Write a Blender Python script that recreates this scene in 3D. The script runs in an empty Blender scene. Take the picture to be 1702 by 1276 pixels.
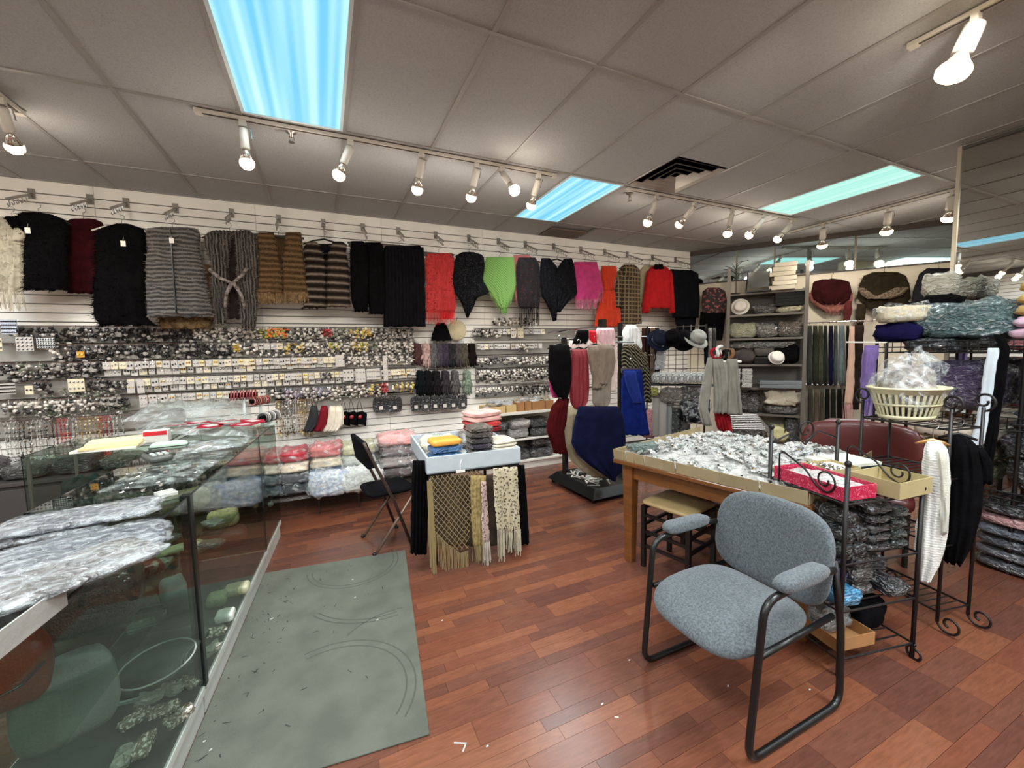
import bpy, math, random
from mathutils import Vector, Matrix, noise

scene = bpy.context.scene
COL = scene.collection
PI = math.pi

# ------------------------------------------------------------------ camera
FOC = 681.8                      # focal length in pixels of the 1702 x 1276 frame
YAW, PITCH, ROLL = math.radians(24.55), math.radians(-4.767), math.radians(-1.157)
CAM = Vector((0, 0, 1.5))
_f = Vector((math.sin(YAW) * math.cos(PITCH), math.cos(YAW) * math.cos(PITCH), math.sin(PITCH)))
_r0 = Vector((math.cos(YAW), -math.sin(YAW), 0))
_u0 = _r0.cross(_f)
_r = math.cos(ROLL) * _r0 + math.sin(ROLL) * _u0
_u = -math.sin(ROLL) * _r0 + math.cos(ROLL) * _u0
cam_data = bpy.data.cameras.new('camera')
cam = bpy.data.objects.new('camera', cam_data)
COL.objects.link(cam)
cam_data.sensor_width = 36
cam_data.lens = 36 * FOC / 1702
cam_data.clip_start = 0.02
cam.matrix_world = Matrix(((_r.x, _u.x, -_f.x, CAM.x), (_r.y, _u.y, -_f.y, CAM.y), (_r.z, _u.z, -_f.z, CAM.z), (0, 0, 0, 1)))
scene.camera = cam

# ------------------------------------------------------------------ colour management, world
vs = scene.view_settings
vs.view_transform = 'Standard'
vs.look = 'None'
vs.gamma = 1
vs.use_curve_mapping = False
vs.exposure = 0.1
scene.cycles.use_denoising = True
scene.cycles.max_bounces = 6
scene.cycles.diffuse_bounces = 3
scene.cycles.glossy_bounces = 3
scene.cycles.transmission_bounces = 6
scene.cycles.transparent_max_bounces = 10
scene.cycles.caustics_reflective = False
scene.cycles.caustics_refractive = False
scene.cycles.sample_clamp_indirect = 4
world = bpy.data.worlds.new('world')
scene.world = world
world.use_nodes = True
world.node_tree.nodes['Background'].inputs[0].default_value = (.5, .5, .5, 1)
world.node_tree.nodes['Background'].inputs[1].default_value = .05

CEIL, WALL = 3.014, 4.95         # ceiling height, y of the slat wall
GX, GY, T2 = -1.007, 1.933, .6096  # ceiling grid origin and 2 ft pitch
PANEL_W, REAR_W, PANEL_COL = 24.0, 80.0, (.9, .97, 1.0)
WASH_W, SPOT_W, SPOT_COL = 150.0, 34.0, (1.0, .89, .77)
# fluorescent troffers, (column, row) of the 2 x 4 ft ceiling grid; the first three are in view, the rest unseen, added for brightness
TROFFERS = [(1, 0), (5, 1), (9, 0), (1, -2), (5, -2), (9, -2), (-4, 0), (-4, -2), (5, -4), (0, -4)]
def troffer_light(c, r):
    a = bpy.data.lights.new('troffer_tubes', 'AREA')
    a.shape = 'RECTANGLE'; a.size = T2 - .04; a.size_y = 2 * T2 - .04
    rear = r < 0 or c < 0
    a.energy = REAR_W if rear else PANEL_W; a.color = PANEL_COL; a.spread = math.radians(165 if rear else 114)
    o = bpy.data.objects.new('troffer_tubes', a); COL.objects.link(o)
    o.location = (0, 0, -.016)
    return o

# ------------------------------------------------------------------ mesh building
rnd = random.Random(7)
def V(*a): return Vector(a)
class MB:
    def __init__(s): s.v = []; s.f = []; s.m = []; s.cur = 0
    def add(s, vs, fs, M=None):
        n = len(s.v)
        s.v += [tuple(M @ Vector(p)) if M else tuple(p) for p in vs]
        s.f += [tuple(i + n for i in q) for q in fs]
        s.m += [s.cur] * len(fs)
        return s
    def box(s, c, d, M=None):
        x, y, z = c; a, b, h = d[0] / 2, d[1] / 2, d[2] / 2
        return s.add([(x + i * a, y + j * b, z + k * h) for k in (-1, 1) for j in (-1, 1) for i in (-1, 1)],
                     [(0, 2, 3, 1), (4, 5, 7, 6), (0, 1, 5, 4), (2, 6, 7, 3), (1, 3, 7, 5), (0, 4, 6, 2)], M)
    def bx(s, x0, x1, y0, y1, z0, z1, M=None):
        return s.box(((x0 + x1) / 2, (y0 + y1) / 2, (z0 + z1) / 2), (x1 - x0, y1 - y0, z1 - z0), M)
    def tube(s, path, r, n=6, cap=True, M=None, closed=False):
        P = [Vector(p) for p in path]; m = len(P); vs = []; fs = []
        t0 = None; up = None
        for i in range(m):
            t = (P[(i + 1) % m] - P[i - 1]) if closed else (P[min(i + 1, m - 1)] - P[max(i - 1, 0)])
            if t.length < 1e-9: t = Vector((0, 0, 1))
            t.normalize()
            if up is None:
                up = t.orthogonal().normalized()
            else:
                up = (up - t * up.dot(t))
                up = up.normalized() if up.length > 1e-6 else t.orthogonal().normalized()
            w = t.cross(up); rr = r[i] if isinstance(r, (list, tuple)) else r
            vs += [P[i] + (up * math.cos(2 * PI * k / n) + w * math.sin(2 * PI * k / n)) * rr for k in range(n)]
        for i in range(m if closed else m - 1):
            a, b = i * n, ((i + 1) % m) * n
            fs += [(a + k, a + (k + 1) % n, b + (k + 1) % n, b + k) for k in range(n)]
        if cap and not closed: fs += [tuple(range(n - 1, -1, -1)), tuple(range((m - 1) * n, m * n))]
        return s.add(vs, fs, M)
    def lathe(s, prof, n=16, c=(0, 0, 0), M=None, sx=1, sy=1):
        vs = []; fs = []; m = len(prof)
        for r, z in prof:
            vs += [(c[0] + r * sx * math.cos(2 * PI * k / n), c[1] + r * sy * math.sin(2 * PI * k / n), c[2] + z) for k in range(n)]
        for i in range(m - 1):
            fs += [(i * n + k, i * n + (k + 1) % n, (i + 1) * n + (k + 1) % n, (i + 1) * n + k) for k in range(n)]
        if prof[0][0] > 1e-6: fs.append(tuple(range(n - 1, -1, -1)))
        if prof[-1][0] > 1e-6: fs.append(tuple(range((m - 1) * n, m * n)))
        return s.add(vs, fs, M)
    def ell(s, c, r, nu=10, nv=6, M=None, amp=0, seed=0, e=1):
        def sp(a): return math.copysign(abs(a) ** e, a)
        vs = []; fs = []
        for j in range(nv + 1):
            ph = -PI / 2 + PI * j / nv
            for i in range(nu):
                th = 2 * PI * i / nu
                d = Vector((sp(math.cos(ph)) * sp(math.cos(th)), sp(math.cos(ph)) * sp(math.sin(th)), sp(math.sin(ph))))
                k = 1
                if amp: k += amp * noise.noise(d * 1.7 + Vector((seed * 3.1, seed * 1.7, 0))) + amp * .5 * noise.noise(d * 4.3 + Vector((0, seed * 2.3, seed)))
                vs.append((c[0] + d.x * r[0] * k, c[1] + d.y * r[1] * k, c[2] + d.z * r[2] * k))
        for j in range(nv):
            fs += [(j * nu + i, j * nu + (i + 1) % nu, (j + 1) * nu + (i + 1) % nu, (j + 1) * nu + i) for i in range(nu)]
        return s.add(vs, fs, M)
    def prism(s, pts, y0, y1, M=None, axis='y'):
        n = len(pts)
        if axis == 'y': vs = [(p[0], y0, p[1]) for p in pts] + [(p[0], y1, p[1]) for p in pts]
        elif axis == 'x': vs = [(y0, p[0], p[1]) for p in pts] + [(y1, p[0], p[1]) for p in pts]
        else: vs = [(p[0], p[1], y0) for p in pts] + [(p[0], p[1], y1) for p in pts]
        fs = [tuple(range(n)), tuple(range(2 * n - 1, n - 1, -1))] + [(i, i + n, (i + 1) % n + n, (i + 1) % n) for i in range(n)]
        return s.add(vs, fs, M)
    def shift(s, p):
        s.v = [(a - p[0], b - p[1], c - p[2]) for a, b, c in s.v]; return s

def mesh_of(name, mb, mats, smooth=False):
    me = bpy.data.meshes.new(name)
    me.from_pydata(mb.v, [], mb.f)
    for m in (mats if isinstance(mats, (list, tuple)) else [mats]): me.materials.append(m)
    if isinstance(mats, (list, tuple)): me.polygons.foreach_set('material_index', mb.m)
    if smooth: me.polygons.foreach_set('use_smooth', [True] * len(me.polygons))
    me.update()
    return me
def obj(name, mb, mats, parent=None, smooth=False, bevel=0, kind=None, label=None):
    o = bpy.data.objects.new(name, mb if isinstance(mb, bpy.types.Mesh) else mesh_of(name, mb, mats, smooth))
    COL.objects.link(o)
    if parent: o.parent = parent
    if bevel:
        b = o.modifiers.new('bevel', 'BEVEL'); b.width = bevel; b.segments = 2; b.limit_method = 'ANGLE'
    if kind: o['kind'] = kind
    if label: o['label'] = label
    return o
def tag(o, label, cat, group=None, kind=None):
    o['label'] = label; o['category'] = cat
    if group: o['group'] = group
    if kind: o['kind'] = kind
    return o
def thing(name, label, cat, loc=(0, 0, 0), rz=0, group=None):
    o = bpy.data.objects.new(name, None); COL.objects.link(o)
    o.empty_display_size = .05; o.location = loc; o.rotation_euler = (0, 0, rz)
    return tag(o, label, cat, group)
def struct(name, mb, mat, label=None, parent=None, smooth=False, bevel=0):
    o = obj(name, mb, mat, parent, smooth, bevel)
    if not parent: o['kind'] = 'structure'
    if label: o['label'] = label
    return o
def copy_tree(o, parent=None):
    c = o.copy(); COL.objects.link(c); c.parent = parent
    for ch in list(o.children): copy_tree(ch, c)
    return c

# points of the room found from the photograph: a pixel seen on a known plane of the room
def ray(px, py): return _r * ((px - 851) / FOC) - _u * ((py - 638) / FOC) + _f
def on_z(px, py, z): d = ray(px, py); return CAM + d * ((z - CAM.z) / d.z)
def on_y(px, py, y): d = ray(px, py); return CAM + d * ((y - CAM.y) / d.y)
def on_plane(px, py, p, nrm): d = ray(px, py); return CAM + d * ((Vector(p) - CAM).dot(nrm) / d.dot(nrm))

# ------------------------------------------------------------------ materials
MATS = {}
def srgb(c):
    return tuple((x / 255 / 12.92 if x / 255 <= .04045 else ((x / 255 + .055) / 1.055) ** 2.4) for x in c) + (1,)
def mat(name, col, rough=.6, metal=0, var=.0, vscale=8, bump=0, bscale=40, coat=0, spec=None, detail=4, col2=None, stretch=None, sheen=0, emit=None, trans=0, alpha=1, ior=None, distort=0, lo=.35, hi=.65):
    if name in MATS: return MATS[name]
    m = bpy.data.materials.new(name); m.use_nodes = True; MATS[name] = m
    nt = m.node_tree; b = nt.nodes['Principled BSDF']; L = nt.links
    c = srgb(col)
    b.inputs['Base Color'].default_value = c; b.inputs['Roughness'].default_value = rough; b.inputs['Metallic'].default_value = metal
    b.inputs['Coat Weight'].default_value = coat; b.inputs['Coat Roughness'].default_value = .06
    if spec is not None: b.inputs['Specular IOR Level'].default_value = spec
    if sheen: b.inputs['Sheen Weight'].default_value = sheen
    if ior: b.inputs['IOR'].default_value = ior
    b.inputs['Transmission Weight'].default_value = trans; b.inputs['Alpha'].default_value = alpha
    if emit: b.inputs['Emission Color'].default_value = srgb(emit[0]); b.inputs['Emission Strength'].default_value = emit[1]
    tc = None
    def coord():
        nonlocal tc
        if tc is None:
            tc = nt.nodes.new('ShaderNodeTexCoord').outputs['Object']
            if stretch:
                mp = nt.nodes.new('ShaderNodeMapping'); mp.inputs['Scale'].default_value = stretch; L.new(tc, mp.inputs[0]); tc = mp.outputs[0]
        return tc
    if var or col2:
        n = nt.nodes.new('ShaderNodeTexNoise'); n.inputs['Scale'].default_value = vscale; n.inputs['Detail'].default_value = detail; n.inputs['Distortion'].default_value = distort; L.new(coord(), n.inputs['Vector'])
        r = nt.nodes.new('ShaderNodeValToRGB'); L.new(n.outputs[0], r.inputs[0]); L.new(r.outputs[0], b.inputs['Base Color'])
        r.color_ramp.elements[0].position = lo; r.color_ramp.elements[1].position = hi
        r.color_ramp.elements[0].color = tuple(x * (1 - var) for x in c[:3]) + (1,)
        r.color_ramp.elements[1].color = srgb(col2) if col2 else tuple(min(1, x * (1 + var)) for x in c[:3]) + (1,)
    if bump:
        n = nt.nodes.new('ShaderNodeTexNoise'); n.inputs['Scale'].default_value = bscale; n.inputs['Detail'].default_value = 4; n.inputs['Distortion'].default_value = distort; L.new(coord(), n.inputs['Vector'])
        u = nt.nodes.new('ShaderNodeBump'); u.inputs['Strength'].default_value = min(1, bump); u.inputs['Distance'].default_value = .01 if bump <= 1 else .01 * bump
        L.new(n.outputs[0], u.inputs['Height']); L.new(u.outputs[0], b.inputs['Normal'])
    return m
def fabric(col, var=.18, bump=.35, bscale=160, rough=.9, vscale=14):
    return mat('fabric_%d_%d_%d_%d' % (*col, int(var * 100)), col, rough, var=var, vscale=vscale, bump=bump, bscale=bscale, spec=.2 if sum(col) > 150 else .06, sheen=.15 if sum(col) > 240 else 0)
def wrapped(col, crease_glint=.5):
    """folded cloth inside a crumpled clear sleeve: glossy coat, pale streaks for whitened creases and lamp reflections"""
    name = 'wrapped_%d_%d_%d' % col
    if name in MATS: return MATS[name]
    m = mat(name, col, .35, coat=1, spec=.6); nt = m.node_tree; L = nt.links; b = nt.nodes['Principled BSDF']
    tc = nt.nodes.new('ShaderNodeTexCoord'); mp = nt.nodes.new('ShaderNodeMapping'); L.new(tc.outputs['Object'], mp.inputs[0]); mp.inputs['Scale'].default_value = (1, 1, 2.2)
    n = nt.nodes.new('ShaderNodeTexNoise'); n.noise_type = 'RIDGED_MULTIFRACTAL' if hasattr(n, 'noise_type') else n.noise_type
    n.inputs['Scale'].default_value = 9; n.inputs['Detail'].default_value = 5; n.inputs['Distortion'].default_value = .7; L.new(mp.outputs[0], n.inputs['Vector'])
    n2 = nt.nodes.new('ShaderNodeTexNoise'); n2.inputs['Scale'].default_value = 19; n2.inputs['Detail'].default_value = 4; n2.inputs['Distortion'].default_value = 1.8; L.new(mp.outputs[0], n2.inputs['Vector'])
    r = nt.nodes.new('ShaderNodeValToRGB'); L.new(n2.outputs[0], r.inputs[0])
    c = srgb(col)
    e = r.color_ramp.elements; e[0].position = .3; e[0].color = tuple(x * (.4 if sum(col) < 420 else .66) for x in c[:3]) + (1,); e[1].position = .56; e[1].color = c
    x = r.color_ramp.elements.new(.66); x.color = tuple(a * (1 - crease_glint) + .62 * crease_glint for a in c[:3]) + (1,)  # pale streak painted in for lamp reflections as well as whitened creases
    x = r.color_ramp.elements.new(.72); x.color = c
    L.new(r.outputs[0], b.inputs['Base Color'])
    u = nt.nodes.new('ShaderNodeBump'); u.inputs['Strength'].default_value = 1; u.inputs['Distance'].default_value = .045; L.new(n2.outputs[0], u.inputs['Height']); L.new(u.outputs[0], b.inputs['Normal']); L.new(u.outputs[0], b.inputs['Coat Normal'])
    nt.nodes.remove(n)
    return m
def film(name='clear_film', tint=(226, 232, 234), lo=.04, hi=.42, scale=16):
    """crumpled clear polythene: mostly see-through, pale streaks for whitened creases and lamp reflections, glossy"""
    if name in MATS: return MATS[name]
    m = mat(name, tint, .12, coat=1, spec=.9); nt = m.node_tree; L = nt.links; b = nt.nodes['Principled BSDF']
    tc = nt.nodes.new('ShaderNodeTexCoord')
    n = nt.nodes.new('ShaderNodeTexNoise'); n.inputs['Scale'].default_value = scale; n.inputs['Detail'].default_value = 5; n.inputs['Distortion'].default_value = 1.5; L.new(tc.outputs['Object'], n.inputs['Vector'])
    r = nt.nodes.new('ShaderNodeValToRGB'); L.new(n.outputs[0], r.inputs[0]); e = r.color_ramp.elements
    e[0].position = .46; e[0].color = (lo, lo, lo, 1); e[1].position = .62; e[1].color = (hi, hi, hi, 1)  # denser streaks paint in reflections along the creases
    L.new(r.outputs[0], b.inputs['Alpha'])
    u = nt.nodes.new('ShaderNodeBump'); u.inputs['Strength'].default_value = .9; u.inputs['Distance'].default_value = .03; L.new(n.outputs[0], u.inputs['Height']); L.new(u.outputs[0], b.inputs['Normal']); L.new(u.outputs[0], b.inputs['Coat Normal'])
    return m
WHITE = mat('white_laminate', (232, 228, 218), .45)
BLACK_METAL = mat('black_metal', (13, 13, 13), .35, spec=.5)
BROWN_IRON = mat('bronze_black_iron', (21, 16, 16), .45, spec=.4)
CHROME = mat('chrome', (200, 200, 200), .18, 1)
STEEL = mat('brushed_grey_steel', (150, 146, 140), .35, .8)
BLACK_PLASTIC = mat('black_plastic', (13, 13, 14), .4, spec=.3)
CLEAR = film()
def glass_mat():
    m = bpy.data.materials.new('pane_glass'); m.use_nodes = True; nt = m.node_tree; nt.nodes.clear()
    o = nt.nodes.new('ShaderNodeOutputMaterial'); t = nt.nodes.new('ShaderNodeBsdfTransparent'); g = nt.nodes.new('ShaderNodeBsdfGlossy'); mx = nt.nodes.new('ShaderNodeMixShader'); fr = nt.nodes.new('ShaderNodeLayerWeight'); pw = nt.nodes.new('ShaderNodeMath'); pw.operation = 'POWER'; pw.inputs[1].default_value = 4.5; ad = nt.nodes.new('ShaderNodeMath'); ad.operation = 'MULTIPLY_ADD'; ad.inputs[1].default_value = .9; ad.inputs[2].default_value = .035
    t.inputs[0].default_value = (.86, .92, .89, 1); g.inputs['Roughness'].default_value = .02; fr.inputs[0].default_value = .5; nt.links.new(fr.outputs['Facing'], pw.inputs[0]); nt.links.new(pw.outputs[0], ad.inputs[0])
    nt.links.new(ad.outputs[0], mx.inputs[0]); nt.links.new(t.outputs[0], mx.inputs[1]); nt.links.new(g.outputs[0], mx.inputs[2]); nt.links.new(mx.outputs[0], o.inputs[0])
    return m
GLASS = glass_mat()
ORD = ['at the bottom', 'second from the bottom', 'third from the bottom', 'fourth from the bottom', 'fifth from the bottom', 'sixth from the bottom', 'seventh from the bottom', 'eighth from the bottom', 'ninth from the bottom']

# folded goods: a soft slab with lumpy sides, base at z = 0
def pillow(w, d, h, seed=0, amp=.06, e=.35, nu=32, nv=12, layers=0):
    mb = MB()
    def sp(a, q): return math.copysign(abs(a) ** q, a)
    vs = []; fs = []
    for j in range(nv + 1):
        ph = -PI / 2 + PI * j / nv
        for i in range(nu):
            th = 2 * PI * i / nu
            cx, cy, cz = sp(math.cos(ph), .45) * sp(math.cos(th), e), sp(math.cos(ph), .45) * sp(math.sin(th), e), sp(math.sin(ph), .7)
            k = noise.noise(Vector((cx * 2.1 + seed * 5.3, cy * 2.1, cz * 1.5 + seed)))
            k2 = noise.noise(Vector((cx * 5 + seed, cy * 5 + seed * 2.7, cz * 3)))
            q = 1 + amp * k + amp * .5 * k2 + (layers and amp * .55 * (abs(math.sin(layers * PI * (cz + .25 * k))) - .6))
            vs.append((cx * w / 2 * q, cy * d / 2 * q, h / 2 + cz * h / 2 * (1 + amp * 1.2 * k2) + (h * amp * 1.5 * k if cz > 0 else 0)))
    for j in range(nv):
        fs += [(j * nu + i, j * nu + (i + 1) % nu, (j + 1) * nu + (i + 1) % nu, (j + 1) * nu + i) for i in range(nu)]
    return mb.add(vs, fs)
def packet(name, label, cat, loc, size, m, rz=0, seed=None, amp=.07, group=None, wrap=False, parts=None):
    seed = rnd.random() * 50 if seed is None else seed
    mb = pillow(*size, seed=seed, amp=amp, layers=max(1, min(4, round(size[2] / .035))), nv=16)
    if wrap:
        t = thing(name, label, cat, loc, rz, group)
        obj('folded_cloth', mb, m, t, True)
        obj('plastic_sleeve', pillow(size[0] * 1.07, size[1] * 1.07, size[2] * 1.1, seed + 3, amp * 1.6), CLEAR, t, True)
        return t
    o = obj(name, mb, m, None, True); o.location = loc; o.rotation_euler = (0, 0, rz)
    return tag(o, label, cat, group)
# ================================================================== the shop itself
X0, X1, Y0 = -4.2, 8.4, -3.6
TILE = mat('ceiling_tile_mineral', (178, 180, 180), .95, col2=(164, 165, 165), vscale=120, bump=.5, bscale=170, spec=.1, lo=.45, hi=.75)
GRIDM = mat('ceiling_grid_enamel', (150, 148, 145), .5)
def troffer(c, r, label):
    t = thing('ceiling_light', label, 'ceiling light', (GX + (c + .5) * T2, GY + (r + .5) * 2 * T2, CEIL), 0, 'fluorescent ceiling panels')
    w, l = T2 / 2 - .012, T2 - .012
    f = MB(); f.bx(-w, w, -l, -l + .018, -.006, .006); f.bx(-w, w, l - .018, l, -.006, .006); f.bx(-w, -w + .018, -l + .018, l - .018, -.006, .006); f.bx(w - .018, w, -l + .018, l - .018, -.006, .006)
    obj('frame', f, mat('troffer_frame', (215, 235, 240), .4), t)
    d = MB(); d.bx(-w + .018, w - .018, -l + .018, l - .018, -.002, .008)
    obj('diffuser', d, LENS if c != 9 else LENS_GREEN, t)
    o = troffer_light(c, r); o.parent = t
    return t
def lens_mat(name, a, b):
    m = mat(name, (200, 230, 240), .3); nt = m.node_tree; L = nt.links; p = nt.nodes['Principled BSDF']
    tc = nt.nodes.new('ShaderNodeTexCoord'); mp = nt.nodes.new('ShaderNodeMapping'); mp.inputs['Scale'].default_value = (8.5, .12, 1); L.new(tc.outputs['Object'], mp.inputs[0])
    n = nt.nodes.new('ShaderNodeTexNoise'); n.inputs['Scale'].default_value = 1.6; n.inputs['Detail'].default_value = 1; L.new(mp.outputs[0], n.inputs[0])
    r = nt.nodes.new('ShaderNodeValToRGB'); L.new(n.outputs[0], r.inputs[0]); r.color_ramp.elements[0].position = .4; r.color_ramp.elements[1].position = .68
    r.color_ramp.elements[0].color = srgb(a); r.color_ramp.elements[1].color = srgb(b)
    p.inputs['Base Color'].default_value = (.1, .1, .1, 1); p.inputs['Specular IOR Level'].default_value = 0; p.inputs['Roughness'].default_value = 1
    L.new(r.outputs[0], p.inputs['Emission Color']); p.inputs['Emission Strength'].default_value = 1.0
    return m
LENS = lens_mat('lit_prismatic_lens', (112, 205, 250), (196, 252, 255))
LENS_GREEN = lens_mat('lit_prismatic_lens_green', (165, 236, 220), (200, 248, 236))

cm = MB(); cm.bx(X0, X1, Y0, WALL + .1, CEIL + .03, CEIL + .08)
ceiling = struct('ceiling', cm, TILE, 'grey mineral tile ceiling in a two by four foot grid')
tile_mb = MB(); tile_mb.bx(-T2 / 2 + .004, T2 / 2 - .004, -T2 + .004, T2 - .004, .004, .022)
tile_me = mesh_of('tile', tile_mb, TILE)
hole = set(TROFFERS)
cols, rows_ = range(-6, 16), range(-5, 3)
for c in cols:
    for r in rows_:
        if (c, r) in hole or (c, r) == (6, 0): continue
        y = GY + (r + .5) * 2 * T2
        if r == 2:
            continue
        o = bpy.data.objects.new('tile', tile_me); COL.objects.link(o); o.parent = ceiling; o.location = (GX + (c + .5) * T2, y, CEIL)
half_mb = MB(); half_mb.bx(-T2 / 2 + .004, T2 / 2 - .004, 0, WALL - (GY + 4 * T2), .004, .022)
half_me = mesh_of('tile', half_mb, TILE)
for c in cols:
    if c == 6: continue
    o = bpy.data.objects.new('tile', half_me); COL.objects.link(o); o.parent = ceiling; o.location = (GX + (c + .5) * T2, GY + 4 * T2 + .004, CEIL)
q = MB(); q.bx(-T2 / 2 + .004, T2 / 2 - .004, 0, T2, .004, .022)
o = obj('tile', q, TILE, ceiling); o.location = (GX + 6.5 * T2, GY + .004, CEIL)
for c in range(-6, 17):
    x = GX + c * T2; g = MB(); g.bx(x - .012, x + .012, Y0, WALL, CEIL - .002, CEIL + .006); obj('grid_bar', g, GRIDM, ceiling)
for r in range(-5, 3):
    y = GY + r * 2 * T2; g = MB(); g.bx(X0, X1, y - .012, y + .012, CEIL - .003, CEIL + .005); obj('grid_bar', g, GRIDM, ceiling)
g = MB(); g.bx(X0, 5.5, WALL - .022, WALL, CEIL - .004, CEIL + .004); obj('edge_angle', g, GRIDM, ceiling)
TROF_LABELS = ['large pale blue lit ceiling panel at the top left', 'blue lit ceiling panel nearest the hanging ponchos', 'narrow greenish lit ceiling panel nearest the mirror']
for i, (c, r) in enumerate(TROFFERS):
    troffer(c, r, TROF_LABELS[i] if i < 3 else 'unseen ceiling panel added to brighten the shop')
# square air diffuser and the small grille by the wall
vx, vy = GX + 6.5 * T2, GY + 1.5 * T2
t = thing('air_diffuser', 'square stepped metal air vent in the ceiling', 'vent', (vx, vy, CEIL))
VENT = mat('vent_enamel', (178, 172, 164), .4, .3); DARK = mat('dark_cavity', (30, 28, 27), .9)
b = MB(); b.bx(-.29, .29, -.29, .29, .03, .034); obj('backing', b, DARK, t)
for k, s in enumerate((.285, .215, .145, .078)):
    f = MB(); i_ = s - .034; zo, zi = -.004 - .004 * (k > 0), -.004 + .026
    pts = [(-s, -s, zo), (s, -s, zo), (s, s, zo), (-s, s, zo), (-i_, -i_, zi), (i_, -i_, zi), (i_, i_, zi), (-i_, i_, zi)]
    f.add(pts, [(0, 1, 5, 4), (1, 2, 6, 5), (2, 3, 7, 6), (3, 0, 4, 7)]); obj('louvre_ring', f, VENT, t)
t = thing('return_grille', 'flat brown air grille in the ceiling beside the slat wall', 'vent', (GX + 6.5 * T2, 4.76, CEIL))
b = MB(); b.bx(-.27, .27, -.16, .16, -.004, .01); obj('frame', b, mat('brown_grille', (112, 98, 86), .6), t)
for k in range(9):
    b = MB(); b.bx(-.25, .25, -.14 + k * .033, -.126 + k * .033, -.008, -.004); obj('slat', b, mat('brown_grille2', (96, 84, 74), .6), t)

# ---- slat wall: white slats over dark grooves
SLAT = mat('slatwall_white', (244, 241, 234), .5, var=.04, vscale=3)
GROOVE = mat('slatwall_groove', (92, 88, 84), .8)
w = MB(); w.bx(X0, 5.47, WALL, WALL + .1, 0, CEIL + .02)
wall_back = struct('wall_back', w, GROOVE, 'white slatted display wall')
PITCH_S = .0772
joints = [-4.2, -3.0, -.55 - 1.22, -.55, .67, 1.89, 3.11, 4.33, 5.46]
for a, b_ in zip(joints[:-1], joints[1:]):
    sm = MB(); sm.bx(a + .0015, b_ - .0015, WALL - .014, WALL, 0, PITCH_S - .009)
    sme = mesh_of('slat', sm, SLAT)
    for k in range(37):
        o = bpy.data.objects.new('slat', sme); COL.objects.link(o); o.parent = wall_back; o.location = (0, 0, .05 + k * PITCH_S)
    sm = MB(); sm.bx(a + .0015, b_ - .0015, WALL - .014, WALL, .05 + 37 * PITCH_S, CEIL - .006); obj('top_board', sm, SLAT, wall_back)
w = MB(); w.bx(X0 - .1, X0, Y0, WALL + .1, 0, CEIL + .02)
wall_left = struct('wall_left', w, GROOVE, 'white slatted side wall')
sm = MB(); sm.bx(X0, X0 + .014, 0, WALL, 0, PITCH_S - .009); sme = mesh_of('slat', sm, SLAT)
for k in range(14, 37):
    o = bpy.data.objects.new('slat', sme); COL.objects.link(o); o.parent = wall_left; o.location = (0, 0, .05 + k * PITCH_S)
PAINT = mat('cream_paint', (226, 216, 196), .7, var=.03, vscale=2)
w = MB(); w.bx(X0, X1, Y0 - .1, Y0, 0, CEIL + .02); struct('wall_front', w, PAINT, 'cream painted wall')
w = MB(); w.bx(X1, X1 + .1, Y0, 2, 0, CEIL + .02); struct('wall_right', w, PAINT, 'cream painted wall')

# ---- slanted far right wall with a strip of reflecting glass under the ceiling
DA, DV, DN = V(5.45, 4.95, 0), V(.575, -.818, 0).normalized(), V(-.818, -.575, 0).normalized()
DANG = math.atan2(DV.y, DV.x)
def diag_m(): return Matrix.Translation(DA) @ Matrix.Rotation(DANG, 4, 'Z')   # local x along the wall, local -y into the shop
DM = diag_m()
def dpt(px, py, off=0):
    p = on_plane(px, py, DA + DN * off, DN); q = DM.inverted() @ p; return q.x, q.z
BAND0, BAND1 = 2.50, 2.945
w = MB(); w.bx(0, 4.8, 0, .1, 0, BAND0, DM)
wall_slant = struct('wall_slant', w, PAINT, 'cream slanted wall under the glass strip')
w = MB(); w.bx(0, 4.8, -.004, .1, BAND1, CEIL + .02, DM); obj('dark_header', w, mat('dark_header', (58, 48, 42), .6), wall_slant)
TMIR = mat('tinted_reflecting_glass', (214, 234, 242), .03, 1)
edges = [0.0, .68, 1.17, 2.1, 3.05, 4.0, 4.8]
for i, (a, b_) in enumerate(zip(edges[:-1], edges[1:])):
    w = MB(); w.bx(a + .012, b_ - .012, .01, .03, BAND0, BAND1, DM); obj('pane', w, TMIR, wall_slant)
    w = MB(); w.bx(a - .012, a + .012, -.004, .05, BAND0, BAND1, DM); obj('mullion', w, mat('bronze_mullion', (120, 112, 98), .4, .5), wall_slant)
w = MB(); w.bx(0, 4.8, -.012, .05, BAND0 - .02, BAND0, DM); obj('sill', w, mat('bronze_sill', (70, 66, 62), .5), wall_slant)

# ---- mirror on the end of the right-hand partition
w = MB(); w.bx(4.62, 4.72, -1.4, 1.575, 0, CEIL); part_wall = struct('wall_partition', w, PAINT, 'partition carrying a tall mirror')
t = thing('wall_mirror', 'tall mirror panel at the right edge reflecting the ceiling lights', 'mirror', (4.62, .1, 0))
m_ = MB(); m_.bx(-.012, -.003, -1.48, 1.455, .08, CEIL - .03); obj('mirror_pane', m_, mat('mirror_silver', (205, 205, 200), .01, 1), t)
for y0, y1, z0, z1 in ((1.455, 1.478, .06, CEIL - .01), (-1.5, -1.48, .06, CEIL - .01)):
    f = MB(); f.bx(-.025, 0, y0, y1, z0, z1); obj('frame_strip', f, mat('champagne_metal', (205, 196, 176), .3, .7), t)
f = MB(); f.bx(-.025, 0, -1.48, 1.455, CEIL - .03, CEIL - .01); obj('frame_strip', f, MATS['bronze_sill'], t)

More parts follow.
